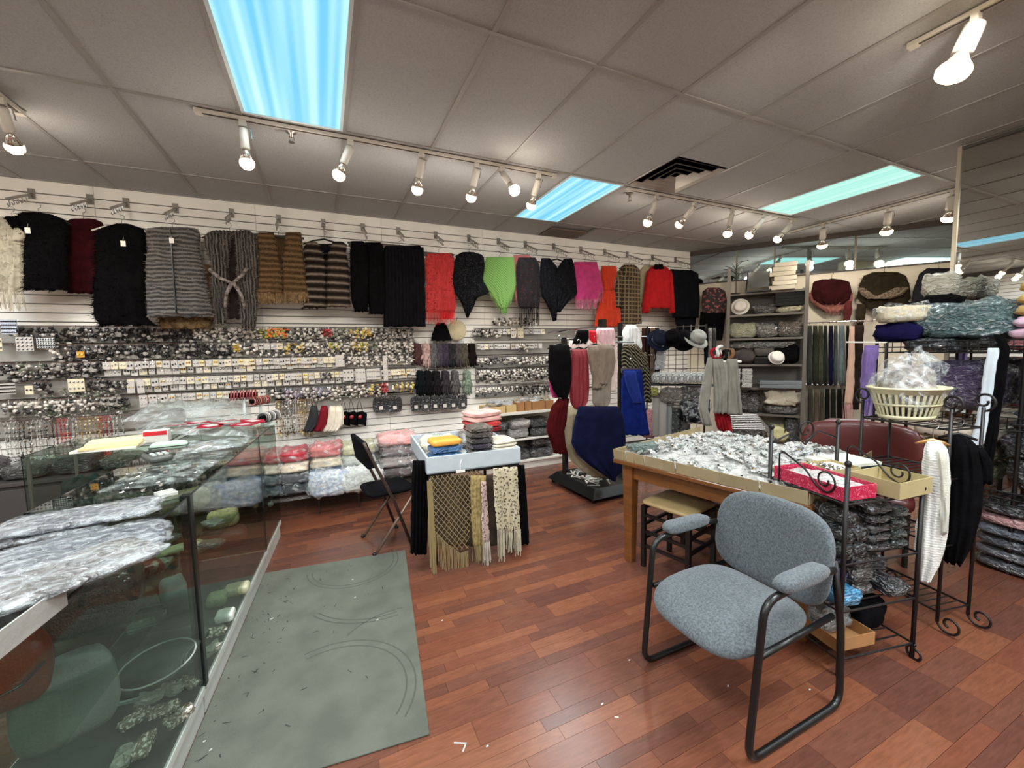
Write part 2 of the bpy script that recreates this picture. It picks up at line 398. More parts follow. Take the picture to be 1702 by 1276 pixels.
# ---- floor of narrow red-brown laminate blocks
fb = MB(); fb.bx(X0, X1, Y0, WALL + .05, -.06, -.006)
floor = struct('floor', fb, mat('floor_core', (70, 42, 30), .6), 'red brown laminate floor of short staggered blocks')
TONES = [(104, 63, 47), (113, 68, 49), (99, 60, 46), (94, 58, 46), (119, 73, 52), (108, 63, 46), (100, 62, 49), (89, 55, 44)]
def wood(name, c, gx=1.2):
    m = mat(name, c, .24, var=.16, vscale=9, stretch=(gx, 9, 1), detail=6, spec=.42, distort=.6, lo=.3, hi=.7)
    return m
WOODS = [wood('laminate_%d' % i, c) for i, c in enumerate(TONES)]
fr_ = random.Random(3)
planks = []
y = Y0
while y < WALL - .02:
    wd = .117 if fr_.random() < .22 else .0585
    x = X0 - fr_.random() * .45
    while x < X1:
        ln = fr_.choice((.455, .455, .455, .3, .36))
        if x + ln > X0: planks.append((x, y, ln, wd, fr_.randrange(8)))
        x += ln
    y += wd
def seen(p):
    c = V(p[0] + p[2] / 2, p[1] + p[3] / 2, 0); d = c - CAM; z = d.dot(_f)
    if z < .3: return 0
    px, py = 851 + FOC * d.dot(_r) / z, 638 - FOC * d.dot(_u) / z
    if not (-30 < px < 1730 and 700 < py < 1300): return 0
    if c.x < .44 and c.y < 3.15: return 0          # under the mat and the glass counters
    if c.x < -.45 or c.y > 4.3 or c.x > 3.8: return 0
    if 1.9 < c.x < 3.1 and 1.3 < c.y < 2.3: return .3
    return p[2] * p[3] / (z * z * z)
planks.sort(key=lambda p: -seen(p))
cache = {}
for p in planks[:300]:
    k = (p[2], p[3], p[4])
    if k not in cache:
        m_ = MB(); m_.bx(0, p[2] - .0012, 0, p[3] - .0012, -.006, 0); cache[k] = mesh_of('plank', m_, WOODS[p[4]])
    o = bpy.data.objects.new('plank', cache[k]); COL.objects.link(o); o.parent = floor; o.location = (p[0], p[1], fr_.random() * .0004)
rest = MB()
for p in planks[300:]:
    rest.cur = p[4]; rest.bx(p[0], p[0] + p[2] - .0012, p[1], p[1] + p[3] - .0012, -.006, 0)
obj('plank_field', rest, WOODS, floor, kind='stuff')

# ---- track lighting
TRACK = mat('track_white', (205, 200, 188), .45)
LAMPW = mat('lamp_enamel', (206, 202, 192), .4)
BULB_ON = mat('lit_bulb', (255, 236, 200), .3, emit=((255, 226, 170), 14))
BULB_DIM = mat('dim_bulb', (235, 225, 205), .2, emit=((255, 236, 205), 1.6))
def track(name, label, a, b_):
    t = thing(name, label, 'track rail', (a[0], a[1], CEIL)); d = V(b_[0] - a[0], b_[1] - a[1], 0); ang = math.atan2(d.y, d.x); L = d.length
    M = Matrix.Rotation(ang, 4, 'Z')
    r = MB(); r.bx(0, L, -.018, .018, -.024, -.004, M); obj('rail', r, TRACK, t)
    r = MB(); r.bx(0, L, -.006, .006, -.027, -.0235, M); obj('slot', r, MATS['bronze_sill'], t)
    for e in (0, L): c = MB(); c.bx(e - .02, e + .02, -.021, .021, -.03, -.004, M); obj('end_cap', c, TRACK, t)
track('track_rail', 'long ceiling track rail holding six spotlights, left', (-.62, 3.2), (1.9, 3.2))
track('track_rail', 'ceiling track rail with five spotlights right of the vent', (2.72, 3.2), (5.25, 3.2))
track('track_rail', 'ceiling track rail running towards the slanted wall near the mirror', (5.8, 3.6), (5.8, 1.9))
track('track_rail', 'ceiling track rail at the top right corner', (2.8, 1.15), (2.8, -1.4))
track('track_rail', 'ceiling track rail at the left edge of the photo', (-1.6, 3.62), (-1.6, 2.4))
def spot(label, x, y, d, lit=1, r=.034, group='track spotlights', drop=.1, hot=True, cone=135):
    t = thing('track_spotlight', label, 'spotlight', (x, y, CEIL - .026), 0, group)
    d = Vector(d).normalized()
    a = MB(); a.bx(-.02, .02, -.014, .014, -.035, .004); obj('adapter', a, LAMPW, t)
    j = V(0, 0, -.04); c0 = j + d * .045; side = d.cross(V(0, 0, 1))
    side = side.normalized() if side.length > .1 else V(1, 0, 0)
    yk = MB(); yk.tube([V(0, 0, -.03), j, j + side * (r + .008), c0 + side * (r + .008) + d * .02], .004, 5); obj('yoke', yk, CHROME, t)
    M = Matrix.Translation(j + d * .005) @ d.to_track_quat('Z', 'Y').to_matrix().to_4x4()
    c = MB(); c.lathe([(r * .55, 0), (r * .8, .006), (r * .8, .125), (r * .7, .13)], 14, M=M); obj('can', c, LAMPW, t, True)
    b = MB(); b.lathe([(r * .5, .128), (r * .6, .145), (r * 1.18, .196)], 16, M=M)
    bu = obj('bulb', b, mat('bulb_reflector', (214, 208, 196), .15, .8), t, True)
    l = MB(); l.lathe([(r * 1.18, .196), (r * 1.32, .21), (r * 1.22, .23), (r * .72, .248), (0, .254)], 16, M=M)
    obj('bulb_lens', l, BULB_ON if hot else BULB_DIM, bu, True)
    if lit:
        la = bpy.data.lights.new('spot_beam', 'SPOT'); la.energy = SPOT_W * lit; la.color = SPOT_COL; la.spot_size = math.radians(cone); la.spot_blend = 1; la.shadow_soft_size = .035
        lo = bpy.data.objects.new('spot_beam', la); COL.objects.link(lo); lo.parent = t
        lo.matrix_local = Matrix.Translation(j + d * .25) @ (-d).to_track_quat('Z', 'Y').to_matrix().to_4x4()
    if lit and cone > 100:
        pl = bpy.data.lights.new('bulb_glow', 'POINT'); pl.energy = 3.5; pl.color = SPOT_COL; pl.shadow_soft_size = .04
        po = bpy.data.objects.new('bulb_glow', pl); COL.objects.link(po); po.parent = t; po.location = j + d * .3
    return t
for lab, x, d, hot in (('first spotlight of the left track, pointing straight down', -.39, (.04, 0, -1), 0), ('second spotlight of the left track, tilted to the left', .25, (-.42, .1, -1), 0),
        ('third spotlight of the left track', .75, (-.12, .35, -1), .5), ('fourth spotlight of the left track', 1.19, (-.1, .5, -1), .5),
        ('fifth spotlight of the left track, glowing lens turned to the viewer', 1.41, (.25, -.55, -.8), 1), ('sixth spotlight of the left track, nearest the blue panel', 1.75, (-.05, .7, -1), .5)):
    spot(lab, x, 3.2, d, 1, hot=hot >= 1)
for lab, x, d, hot in (('first spotlight right of the vent, lit', 3.07, (-.15, .45, -1), 1), ('second spotlight right of the vent, unlit and tilted', 3.59, (-.3, .8, -.8), 0),
        ('third spotlight right of the vent, lit', 4.16, (-.05, .2, -1), 1), ('fourth spotlight right of the vent, tilted left', 4.69, (-.5, .7, -1), 1), ('fifth spotlight right of the vent, at the rail end', 5.21, (-.5, .7, -1), 1)):
    spot(lab, x, 3.2, d, 1 if hot else 0, hot=bool(hot))
for lab, y, hot in (('farthest spotlight of the rail near the mirror', 3.18, 0), ('middle spotlight of the rail near the mirror, glowing', 2.52, 1), ('nearest spotlight of the rail beside the mirror frame', 2.01, 1)):
    spot(lab, 5.8, y, (.35, .2, -1), 1.6, hot=bool(hot), r=.045)
spot('bright spotlight at the top right corner of the photo', 2.8, .93, (-.35, .2, -1), 1, r=.05)
spot('spotlight at the left edge of the ceiling', -1.6, 3.45, (-.1, .6, -.8), 1.2)
track('track_rail', 'added ceiling track rail out of view on the left', (-3.6, 3.2), (-2.5, 3.2))  # rail and spots added out of view to light the left wall
for x in (-2.6, -3.4): spot('added spotlight out of view on the left, brightening the slat wall', x, 3.2, (.1, .6, -.9), 1.2)
track('track_rail', 'added unseen ceiling track rail above the viewer, washing the slat wall with light', (-2.4, .6), (2.5, .6))  # unseen rail and spots added to brighten the slat wall
for x, d in ((-2.2, (-.12, 1, -.42)), (-1.3, (-.1, 1, -.42)), (-.5, (0, 1, -.42)), (.3, (.05, 1, -.42)), (1.1, (.2, 1, -.42)), (1.8, (.45, 1, -.4)), (2.3, (1, .75, -.36))): spot('added unseen spotlight above the viewer, brightening the walls', x, .6, d, WASH_W / SPOT_W, cone=76)
for x, y, lab in ((-.12, 3.29, 'ceiling sprinkler head below the large blue panel'), (2.84, 3.32, 'ceiling sprinkler head below the square vent')):
    t = thing('sprinkler_head', lab, 'sprinkler', (x, y, CEIL))
    p = MB(); p.lathe([(.035, 0), (.033, -.006), (.012, -.01), (.01, -.035)], 14); obj('cup', p, STEEL, t, True)
    p = MB(); p.tube([V(-.012, 0, -.03), V(-.016, 0, -.05), V(0, 0, -.065), V(.016, 0, -.05), V(.012, 0, -.03)], .003, 5); p.lathe([(.02, -.066), (.02, -.069), (0, -.07)], 10); obj('deflector', p, STEEL, t)
# ================================================================== cloth tools
def FW(y): return Matrix.Translation((0, y, 0))                        # a plane parallel to the slat wall
def FD(off): return DM @ Matrix.Translation((0, -off, 0))               # a plane parallel to the slanted wall
def FP(x, y, ang): return Matrix.Translation((x, y, 0)) @ Matrix.Rotation(ang, 4, 'Z')   # any upright plane
def loc_pt(F, px, py):
    n = F.to_3x3() @ V(0, 1, 0); q = F.inverted() @ on_plane(px, py, F.translation, n); return q.x, q.z
def sample_rows(F, rows, nv):
    R = []
    for r in rows:
        a = loc_pt(F, r[1], r[0]); b = loc_pt(F, r[2], r[0]); R.append((a, b))
    ds = [0]
    for (a, b), (c, d) in zip(R[:-1], R[1:]): ds.append(ds[-1] + math.hypot((a[0] + b[0] - c[0] - d[0]) / 2, (a[1] + b[1] - c[1] - d[1]) / 2) + 1e-6)
    out = []
    for j in range(nv + 1):
        s = ds[-1] * j / nv; k = 0
        while k < len(ds) - 2 and ds[k + 1] < s: k += 1
        t = (s - ds[k]) / (ds[k + 1] - ds[k]); t = max(0, min(1, t))
        (a, b), (c, d) = R[k], R[k + 1]
        out.append(((a[0] + (c[0] - a[0]) * t, a[1] + (c[1] - a[1]) * t), (b[0] + (d[0] - b[0]) * t, b[1] + (d[1] - b[1]) * t)))
    return out
def cloth(F, rows, nu=26, nv=24, thick=.025, fold=.012, nf=4, seed=1, rib=0, ribn=14, vrib=0, jag=.004, fold_top=.2):
    S = sample_rows(F, rows, nv); mb = MB(); vs = []; fs = []; front = []
    for side in (0, 1):
        for j, (a, b) in enumerate(S):
            v = j / nv
            for i in range(nu + 1):
                u = i / nu
                x = a[0] + (b[0] - a[0]) * u; z = a[1] + (b[1] - a[1]) * u
                ed = 1 - (2 * u - 1) ** 6; pr = math.sqrt(max(0, 1 - (2 * u - 1) ** 4)); tp = min(1, v * 6 + .35)
                n1 = noise.noise(V(u * 2.2 + seed * 7, v * 1.3, seed))
                fo = fold * (fold_top + (1 - fold_top) * v) * (.4 * math.sin(2 * PI * (nf * u + n1 * .9) + seed) + 1.3 * noise.noise(V(u * nf * 1.4 + seed * 3, v * 2.4 + u, seed + 2)) + .5 * noise.noise(V(u * nf * 3 + seed, v * 5, seed * 2)))
                r = rib * abs(math.sin(PI * ribn * v + .5 * n1)) + vrib * abs(math.sin(PI * ribn * u + .5 * n1))
                d = thick * pr * tp + (fo + r) * ed
                if i in (0, nu): x += jag * noise.noise(V(v * 9, seed * 3 + i, 0)) * 2
                if j == nv: z += jag * 1.5 * noise.noise(V(u * 9, seed * 5, 1)) * 2
                y = -d if side == 0 else (thick * .35 * pr * tp - fo * ed * .8)
                vs.append((x, y, z))
                if side == 0: front.append(V(x, y, z))
    w = nu + 1; N = (nv + 1) * w
    for j in range(nv):
        for i in range(nu):
            p = j * w + i; fs.append((p, p + w, p + w + 1, p + 1)); fs.append((N + p, N + p + 1, N + p + w + 1, N + p + w))
        fs.append((j * w, N + j * w, N + (j + 1) * w, (j + 1) * w)); fs.append((j * w + nu, (j + 1) * w + nu, N + (j + 1) * w + nu, N + j * w + nu))
    for i in range(nu):
        fs.append((i, i + 1, N + i + 1, N + i)); p = nv * w; fs.append((p + i, N + p + i, N + p + i + 1, p + i + 1))
    mb.add(vs, fs); mb.front = front; mb.w = w; mb.bottom = front[nv * w:]
    return mb
def fur_mb(mb, n, L, seed=1, wid=.0035, down=.7):
    r = random.Random(seed); f = MB(); vs = []; fs = []; w = mb.w; nv = len(mb.front) // w - 1
    for k in range(n):
        j = r.random() * nv * .999; i = r.random() * (w - 1) * .999
        if r.random() < .3: i = r.choice((0, w - 1.002))
        if r.random() < .08: j = nv * .9999
        j0, i0 = int(j), int(i); p = mb.front[j0 * w + i0].lerp(mb.front[j0 * w + i0 + 1], i - i0).lerp(mb.front[(j0 + 1) * w + i0], j - j0)
        l = L * (.5 + r.random()); ex = (i / (w - 1) - .5) * 1.1
        t = p + V(r.uniform(-.6, .6) + ex, -.7 * r.random() - .15, -down * r.random() * 1.3 + .15) * l
        s = V(r.uniform(-1, 1), 0, r.uniform(-1, 1)) * wid
        b = len(vs); vs += [p - s, p + s, t]; fs.append((b, b + 1, b + 2))
    return f.add(vs, fs)
def fringe_mb(pts, n, L, r=.0022, seed=1, Lv=.25, sway=.01):
    q = random.Random(seed); f = MB(); m = len(pts)
    for k in range(n):
        s = (k + .5 + q.uniform(-.3, .3)) / n * (m - 1); s = max(0, min(m - 1.001, s)); p = pts[int(s)].lerp(pts[int(s) + 1], s - int(s))
        l = L * (1 - Lv + q.random() * Lv * 1.4); a = q.uniform(-sway, sway); b = q.uniform(-sway, sway)
        f.tube([p + V(0, 0, .004), p + V(a * .5, b * .5 - .002, -l * .5), p + V(a, b, -l)], r, 3)
    return f
def garment(name, label, cat, F, parts, group=None, extra=None):
    """parts: (part name, rows of (y, left x, right x) seen on plane F, material, options)"""
    built = []
    for pn, rows, m, o in parts:
        o = dict(o); off = o.pop('off', 0); fur = o.pop('fur', None); fringe = o.pop('fringe', None)
        mb = cloth(F @ Matrix.Translation((0, -off, 0)) if off else F, rows, **o)
        if off:
            mb.v = [(x, y - off, z) for x, y, z in mb.v]; mb.front = [p - V(0, off, 0) for p in mb.front]; mb.bottom = [p - V(0, off, 0) for p in mb.bottom]
        built.append((pn, mb, m, fur, fringe))
    zs = [p[2] for b in built for p in b[1].v]; xs = [p[0] for b in built for p in b[1].v]
    c = V((min(xs) + max(xs)) / 2, 0, min(zs))
    t = thing(name, label, cat, F @ c, F.to_euler().z, group)
    for pn, mb, m, fur, fringe in built:
        f1 = fur_mb(mb, fur[0], fur[1], seed=len(label), down=fur[3] if len(fur) > 3 else .7).shift(c) if fur else None
        f2 = fringe_mb(mb.bottom if not callable(fringe[0]) else fringe[0](mb), fringe[1], fringe[2], seed=len(label), r=fringe[4] if len(fringe) > 4 else .0022).shift(c) if fringe else None
        o = obj(pn, mb.shift(c), m, t, True)
        if f1: obj('fur', f1, fur[2] or m, o, kind='stuff')
        if f2: obj('fringe', f2, fringe[3] or m, o, kind='stuff')
    if extra: extra(t, c)
    return t
def hanger(label, F, px, py, half, m=BLACK_PLASTIC, kind='shoulder', hook=.1, tilt=0):
    x, z = loc_pt(F, px, py)
    t = thing('clothes_hanger', label, 'hanger', F @ V(x, 0, z), F.to_euler().z, 'clothes hangers')
    h = MB(); h.tube([V(0, 0, .0)] + [V(.0, 0, hook * .45)] + [V(.02 * math.sin(a) + .0, 0, hook * .45 + .02 + .02 * -math.cos(a)) for a in [PI * k / 6 for k in range(1, 9)]], .0025, 5); obj('hook', h, CHROME, t)
    b = MB()
    if kind == 'shoulder': b.tube([V(-half, 0, -half * .32), V(-half * .5, 0, -half * .1), V(0, 0, .004), V(half * .5, 0, -half * .1), V(half, 0, -half * .32)], [.006, .009, .009, .009, .006], 6)
    else:
        b.box((0, 0, -.004), (2 * half, .012, .02))
        for s in (-1, 1): b.box((s * half * .85, 0, -.02), (.035, .02, .045))
    obj('bar', b, m, t, kind == 'shoulder')
    return t

# ================================================================== brackets along the top of the slat wall
BR = [(53, 318, 'cream fringed top'), (150, 327, 'short black top'), (210, 333, 'long black coat'), (292, 342, 'grey zipped fur vest'), (385, 350, 'grey fur vest with sash'), (463, 360, 'brown fur vest'), (537, 367, 'striped fur vest'),
      (603, 374, 'black trousers'), (662, 380, 'long black skirt'), (724, 387, 'red lace top'), (779, 392, 'charcoal velvet poncho'), (828, 397, 'lime green poncho'), (873, 402, 'black lace shawl'), (920, 406, 'black pointed poncho'),
      (965, 411, 'pink poncho'), (1005, 415, 'orange dress'), (1042, 419, 'brown checked coat'), (1084, 424, 'red jacket'), (1122, 428, 'black trouser suit')]
def make_bracket():
    t = thing('waterfall_bracket', '', 'bracket', (0, 0, 0), 0, 'brackets on the slat wall')
    p = MB(); p.bx(-.022, .022, -.012, 0, -.05, .035); obj('plate', p, STEEL, t, bevel=.002)
    a = MB(); a.tube([V(0, -.006, -.01), V(0, -.33, -.155)], .012, 4); obj('arm', a, STEEL, t)
    for k in range(5):
        y, z = -.09 - .055 * k, -.047 - .0245 * k
        h = MB(); h.tube([V(0, y, z - .006), V(0, y + .012, z - .045), V(0, y - .006, z - .058), V(0, y - .022, z - .045)], .004, 5); obj('hook', h, CHROME, t)
    return t
proto = make_bracket()
for i, (px, py, what) in enumerate(BR):
    o = proto if i == 0 else copy_tree(proto)
    p = on_y(px, py + 3, WALL - .014); o.location = (p.x, WALL - .014, p.z); o['label'] = 'sloping steel hook bracket on the slat wall above the ' + what

# ================================================================== clothes hung in a row along the slat wall
FG, FB = FW(4.64), FW(4.78)
BLK = fabric((9, 8, 10), .3, .3, 60); BLK2 = fabric((15, 15, 18), .3, .3, 90)
CREAM = fabric((184, 178, 160), .14); GREYFUR = mat('grey_fur', (108, 100, 96), .95, col2=(160, 150, 144), var=.45, vscale=38, bump=.8, bscale=90, spec=.1)
TAUPEFUR = mat('taupe_fur', (88, 78, 72), .95, col2=(150, 138, 128), var=.5, vscale=42, stretch=(1.6, 1, .8), bump=.8, bscale=90, spec=.1)
BROWNFUR = mat('brown_fur', (104, 82, 56), .95, col2=(142, 116, 84), var=.35, vscale=30, bump=.7, bscale=100, spec=.1)
def striped(name, cols, scale, axis='Z', rough=.9, dist=.6):
    m = mat(name, cols[0], rough, bump=.5, bscale=90, spec=.1); nt = m.node_tree; L = nt.links
    tc = nt.nodes.new('ShaderNodeTexCoord'); w = nt.nodes.new('ShaderNodeTexWave'); w.bands_direction = axis; w.inputs['Scale'].default_value = scale; w.inputs['Distortion'].default_value = dist; w.inputs['Detail'].default_value = 2
    L.new(tc.outputs['Object'], w.inputs[0]); r = nt.nodes.new('ShaderNodeValToRGB'); L.new(w.outputs[0], r.inputs[0])
    e = r.color_ramp.elements; e[0].color = srgb(cols[0]); e[1].color = srgb(cols[-1])
    for k, c in enumerate(cols[1:-1]): x = r.color_ramp.elements.new((k + 1) / (len(cols) - 1)); x.color = srgb(c)
    L.new(r.outputs[0], nt.nodes['Principled BSDF'].inputs['Base Color']); return m
STRIPEFUR = striped('striped_fur', [(26, 21, 20), (36, 30, 27), (54, 44, 39), (70, 60, 52), (132, 120, 108)], 4.2)
BELTFUR = striped('ribbed_brown_fur', [(66, 49, 32), (88, 67, 45), (114, 90, 62)], 6, dist=1.5)
RIBFUR = striped('ribbed_grey_fur', [(58, 57, 57), (88, 87, 86), (116, 114, 112)], 9, dist=5)
VRIBFUR = striped('ribbed_taupe_fur', [(46, 43, 42), (74, 70, 68), (108, 103, 100)], 13, 'X', dist=5)
def lace(name, col, scale=26, thr=.42):
    m = mat(name, col, .8, spec=.2); nt = m.node_tree; L = nt.links
    tc = nt.nodes.new('ShaderNodeTexCoord'); v = nt.nodes.new('ShaderNodeTexVoronoi'); v.inputs['Scale'].default_value = scale; L.new(tc.outputs['Object'], v.inputs['Vector'])
    r = nt.nodes.new('ShaderNodeMath'); r.operation = 'GREATER_THAN'; r.inputs[1].default_value = thr; L.new(v.outputs['Distance'], r.inputs[0]); L.new(r.outputs[0], nt.nodes['Principled BSDF'].inputs['Alpha'])
    return m
VELVET = mat('burnout_velvet', (7, 7, 9), .75, col2=(44, 44, 50), vscale=24, distort=3, lo=.55, hi=.62, bump=.4, bscale=40, spec=.08)
VELVET2 = mat('burnout_velvet_black', (6, 6, 8), .75, col2=(36, 36, 43), vscale=20, distort=3.5, lo=.56, hi=.62, bump=.4, bscale=40, spec=.08)
PLAID = striped('brown_check', [(58, 46, 34), (78, 62, 44), (100, 84, 58)], 9, 'X', dist=0)
def checks(name, base, line, s=16):
    m = mat(name, base, .9, bump=.3, bscale=120); nt = m.node_tree; L = nt.links; tc = nt.nodes.new('ShaderNodeTexCoord'); outs = []
    for ax in 'XZ':
        w = nt.nodes.new('ShaderNodeTexWave'); w.bands_direction = ax; w.inputs['Scale'].default_value = s; w.inputs['Distortion'].default_value = .3; L.new(tc.outputs['Object'], w.inputs[0])
        p = nt.nodes.new('ShaderNodeMath'); p.operation = 'GREATER_THAN'; p.inputs[1].default_value = .86; L.new(w.outputs[0], p.inputs[0]); outs.append(p)
    mx = nt.nodes.new('ShaderNodeMath'); mx.operation = 'MAXIMUM'; L.new(outs[0].outputs[0], mx.inputs[0]); L.new(outs[1].outputs[0], mx.inputs[1])
    c = nt.nodes.new('ShaderNodeMix'); c.data_type = 'RGBA'; L.new(mx.outputs[0], c.inputs[0]); c.inputs[6].default_value = srgb(base); c.inputs[7].default_value = srgb(line); L.new(c.outputs[2], nt.nodes['Principled BSDF'].inputs['Base Color']); return m
CHECK = checks('brown_checked_tweed', (46, 34, 24), (120, 104, 74), 5.5)
WG = 'clothes hung in a row on the slat wall'
def G(name, label, cat, parts, F=FG, extra=None): return garment(name, label, cat, F, parts, WG, extra)
G('cream_pullover', 'cream furry knitted top with ragged fringe at the left edge of the row', 'top', [('body', [(362, -30, 14), (372, -30, 24), (384, -30, 36), (408, -30, 40), (440, -30, 39), (484, -30, 39)], CREAM, dict(vrib=.012, ribn=9, fur=(1400, .03, None), fringe=(0, 40, .14, None, .003) if 0 else ((lambda m: m.bottom), 46, .15, None, .0035))),
   ('sleeve', [(378, 28, 36), (392, 24, 51), (402, 22, 44)], CREAM, dict(nu=8, nv=6, thick=.05))])
G('black_pullover', 'short black fluffy top with cap sleeve beside the cream top', 'top', [('body', [(353, 36, 66), (357, 30, 90), (366, 26, 110), (380, 32, 114), (400, 40, 112), (440, 39, 112), (482, 40, 114)], BLK, dict(thick=.04, fur=(1500, .03, None))),
   ('sleeve', [(360, 8, 30), (368, 12, 36), (378, 20, 40), (392, 32, 44)], BLK, dict(nu=8, nv=6, thick=.04, fur=(300, .025, None)))])
G('maroon_pullover', 'dark maroon top hung half behind the short black top', 'top', [('body', [(364, 118, 158), (370, 106, 172), (390, 104, 176), (430, 108, 174), (487, 113, 172)], fabric((48, 12, 16), .3), dict(thick=.05))], FB)
G('black_coat', 'long shaggy black coat with a white collar tag', 'coat', [('body', [(372, 192, 214), (378, 168, 236), (386, 159, 243), (410, 160, 244), (470, 157, 243), (522, 155, 243), (534, 160, 250), (541, 172, 262)], BLK, dict(thick=.045, fold=.012, fur=(1800, .035, None)))])
def zip_line(x0, y0, x1, y1, m, off=.085):
    def ex(t, c):
        pts = []
        for k in range(9):
            a = loc_pt(FG, x0 + (x1 - x0) * k / 8, y0 + (y1 - y0) * k / 8); pts.append(V(a[0], -off, a[1]) - c)
        z = MB(); z.tube(pts, .007, 5); obj('zip', z, m, t)
    return ex
G('grey_fur_vest', 'grey ribbed fur vest with a front zip', 'vest', [('body', [(378, 262, 312), (381, 242, 330), (392, 242, 334), (412, 245, 332), (440, 241, 338), (480, 242, 346), (527, 244, 355)], RIBFUR, dict(thick=.055, rib=.022, ribn=14, nu=26, nv=56, fur=(3000, .02, GREYFUR, .3)))], extra=zip_line(288, 385, 298, 522, BLACK_METAL))
G('brown_fur_hem', 'brown fur garment showing below the grey zipped vest', 'vest', [('body', [(440, 268, 352), (500, 266, 356), (530, 264, 356), (546, 268, 350)], BROWNFUR, dict(thick=.05, fur=(1200, .03, None)))], FB)
def sash(t, c):
    def pt(px, py, o): a = loc_pt(FG, px, py); return V(a[0], -o, a[1]) - c
    s = MB(); s.tube([pt(352, 450, .09), pt(368, 464, .1), pt(390, 474, .11), pt(404, 462, .1), pt(414, 448, .09)], .016, 7)
    s.tube([pt(390, 472, .11), pt(380, 490, .1), pt(378, 512, .1)], [.018, .015, .012], 7); s.tube([pt(392, 472, .11), pt(404, 492, .1), pt(410, 515, .1)], [.018, .015, .012], 7)
    obj('sash', s, GREYFUR, t, True)
G('grey_sash_vest', 'long grey fur vest tied with a fur sash', 'vest', [('left_front', [(384, 352, 382), (392, 338, 384), (410, 342, 383), (440, 352, 380), (480, 352, 381), (520, 356, 378), (538, 360, 377)], VRIBFUR, dict(thick=.05, vrib=.022, ribn=5, nu=30, fur=(1500, .02, TAUPEFUR))),
   ('right_front', [(384, 386, 416), (392, 388, 426), (410, 392, 430), (440, 394, 430), (480, 396, 430), (520, 400, 428), (546, 402, 424)], VRIBFUR, dict(thick=.05, vrib=.022, ribn=5, nu=30, seed=4, fur=(1500, .02, TAUPEFUR))),
   ('back', [(388, 362, 410), (420, 366, 410), (480, 368, 412), (530, 366, 414)], fabric((52, 44, 42), .3), dict(thick=.01, off=-.06))], extra=sash)
G('brown_fur_vest', 'brown open-front fur vest with tufted hem', 'vest', [('left_front', [(387, 428, 455), (396, 427, 458), (430, 430, 464), (445, 430, 468), (470, 428, 470), (488, 427, 471)], BELTFUR, dict(thick=.045, rib=.016, ribn=10, nv=40, fur=(1200, .018, BROWNFUR), fringe=((lambda m: m.bottom), 40, .1, BROWNFUR, .005))),
   ('right_front', [(386, 475, 500), (396, 474, 501), (430, 469, 505), (445, 469, 507), (470, 470, 512), (487, 470, 518)], BELTFUR, dict(thick=.045, rib=.016, ribn=10, nv=40, seed=3, fur=(1200, .018, BROWNFUR), fringe=((lambda m: m.bottom), 40, .1, BROWNFUR, .005))),
   ('back', [(391, 448, 482), (420, 455, 480), (470, 460, 480)], fabric((84, 66, 44), .2), dict(thick=.01, off=-.05))])
G('striped_fur_vest', 'dark brown fur vest with pale horizontal stripes', 'vest', [('left_front', [(403, 512, 527), (410, 504, 531), (422, 506, 536), (440, 508, 541), (470, 507, 542), (512, 504, 541)], STRIPEFUR, dict(thick=.05, rib=.016, ribn=9, nv=36, fur=(1500, .024, None))),
   ('right_front', [(402, 553, 570), (408, 550, 577), (420, 547, 575), (440, 543, 579), (470, 542, 580), (510, 541, 582)], STRIPEFUR, dict(thick=.05, rib=.016, ribn=9, nv=36, seed=5, fur=(1500, .024, None))),
   ('back', [(405, 525, 556), (440, 528, 556), (480, 530, 556)], BLK2, dict(thick=.01, off=-.05))])
G('black_trousers', 'fuzzy black trousers folded over a hanger', 'trousers', [('left_leg', [(401, 583, 604), (410, 582, 612), (460, 582, 613), (500, 584, 612), (518, 590, 611)], BLK, dict(thick=.05, fur=(600, .025, None))), ('right_leg', [(403, 606, 633), (412, 611, 637), (460, 611, 639), (500, 612, 640), (522, 614, 639)], BLK, dict(thick=.05, seed=5, fur=(600, .025, None)))])
G('black_skirt', 'long black pleated skirt', 'skirt', [('waistband', [(408, 640, 698), (413, 638, 702)], BLK2, dict(nv=3, thick=.04)), ('pleats', [(411, 637, 704), (440, 637, 706), (490, 638, 707), (543, 637, 708)], BLK2, dict(thick=.04, vrib=.022, ribn=12, nu=72))])
G('red_lace_blouse', 'red lace top with a fringed hem', 'top', [('body', [(421, 708, 752), (430, 706, 756), (460, 708, 754), (490, 708, 756), (518, 708, 756)], lace('red_lace', (172, 48, 48), 60, .36), dict(thick=.03, fringe=((lambda m: m.bottom), 50, .14, fabric((196, 38, 40))))),
   ('lining', [(424, 716, 750), (470, 730, 756), (510, 732, 758), (530, 732, 752)], fabric((205, 30, 34), .2), dict(thick=.015, off=-.03))])
G('charcoal_poncho', 'charcoal burnout velvet poncho with a long point', 'poncho', [('body', [(419, 768, 788), (424, 758, 804), (440, 754, 806), (462, 749, 803), (474, 750, 806), (486, 756, 800), (498, 764, 792), (512, 770, 786), (527, 775, 778)], VELVET, dict(thick=.04, fold=.022, nf=3)), ('side_point', [(470, 788, 806), (478, 788, 810), (486, 788, 814), (494, 786, 796)], VELVET, dict(nu=8, nv=6, thick=.03, off=.02))])
LIME = striped('lime_knit', [(90, 126, 62), (106, 144, 76), (120, 156, 90)], 20, 'DIAGONAL', dist=.4)
G('green_poncho', 'lime green knitted poncho with a pointed hem', 'poncho', [('body', [(427, 808, 854), (434, 806, 856), (455, 804, 857), (473, 800, 859), (480, 808, 857), (492, 816, 852), (505, 825, 846), (514, 832, 842)], LIME, dict(thick=.03, fringe=((lambda m: m.front[-m.w * 8::m.w] + m.bottom + m.front[m.w * 13 - 1::m.w][::-1]), 70, .06, None)))])
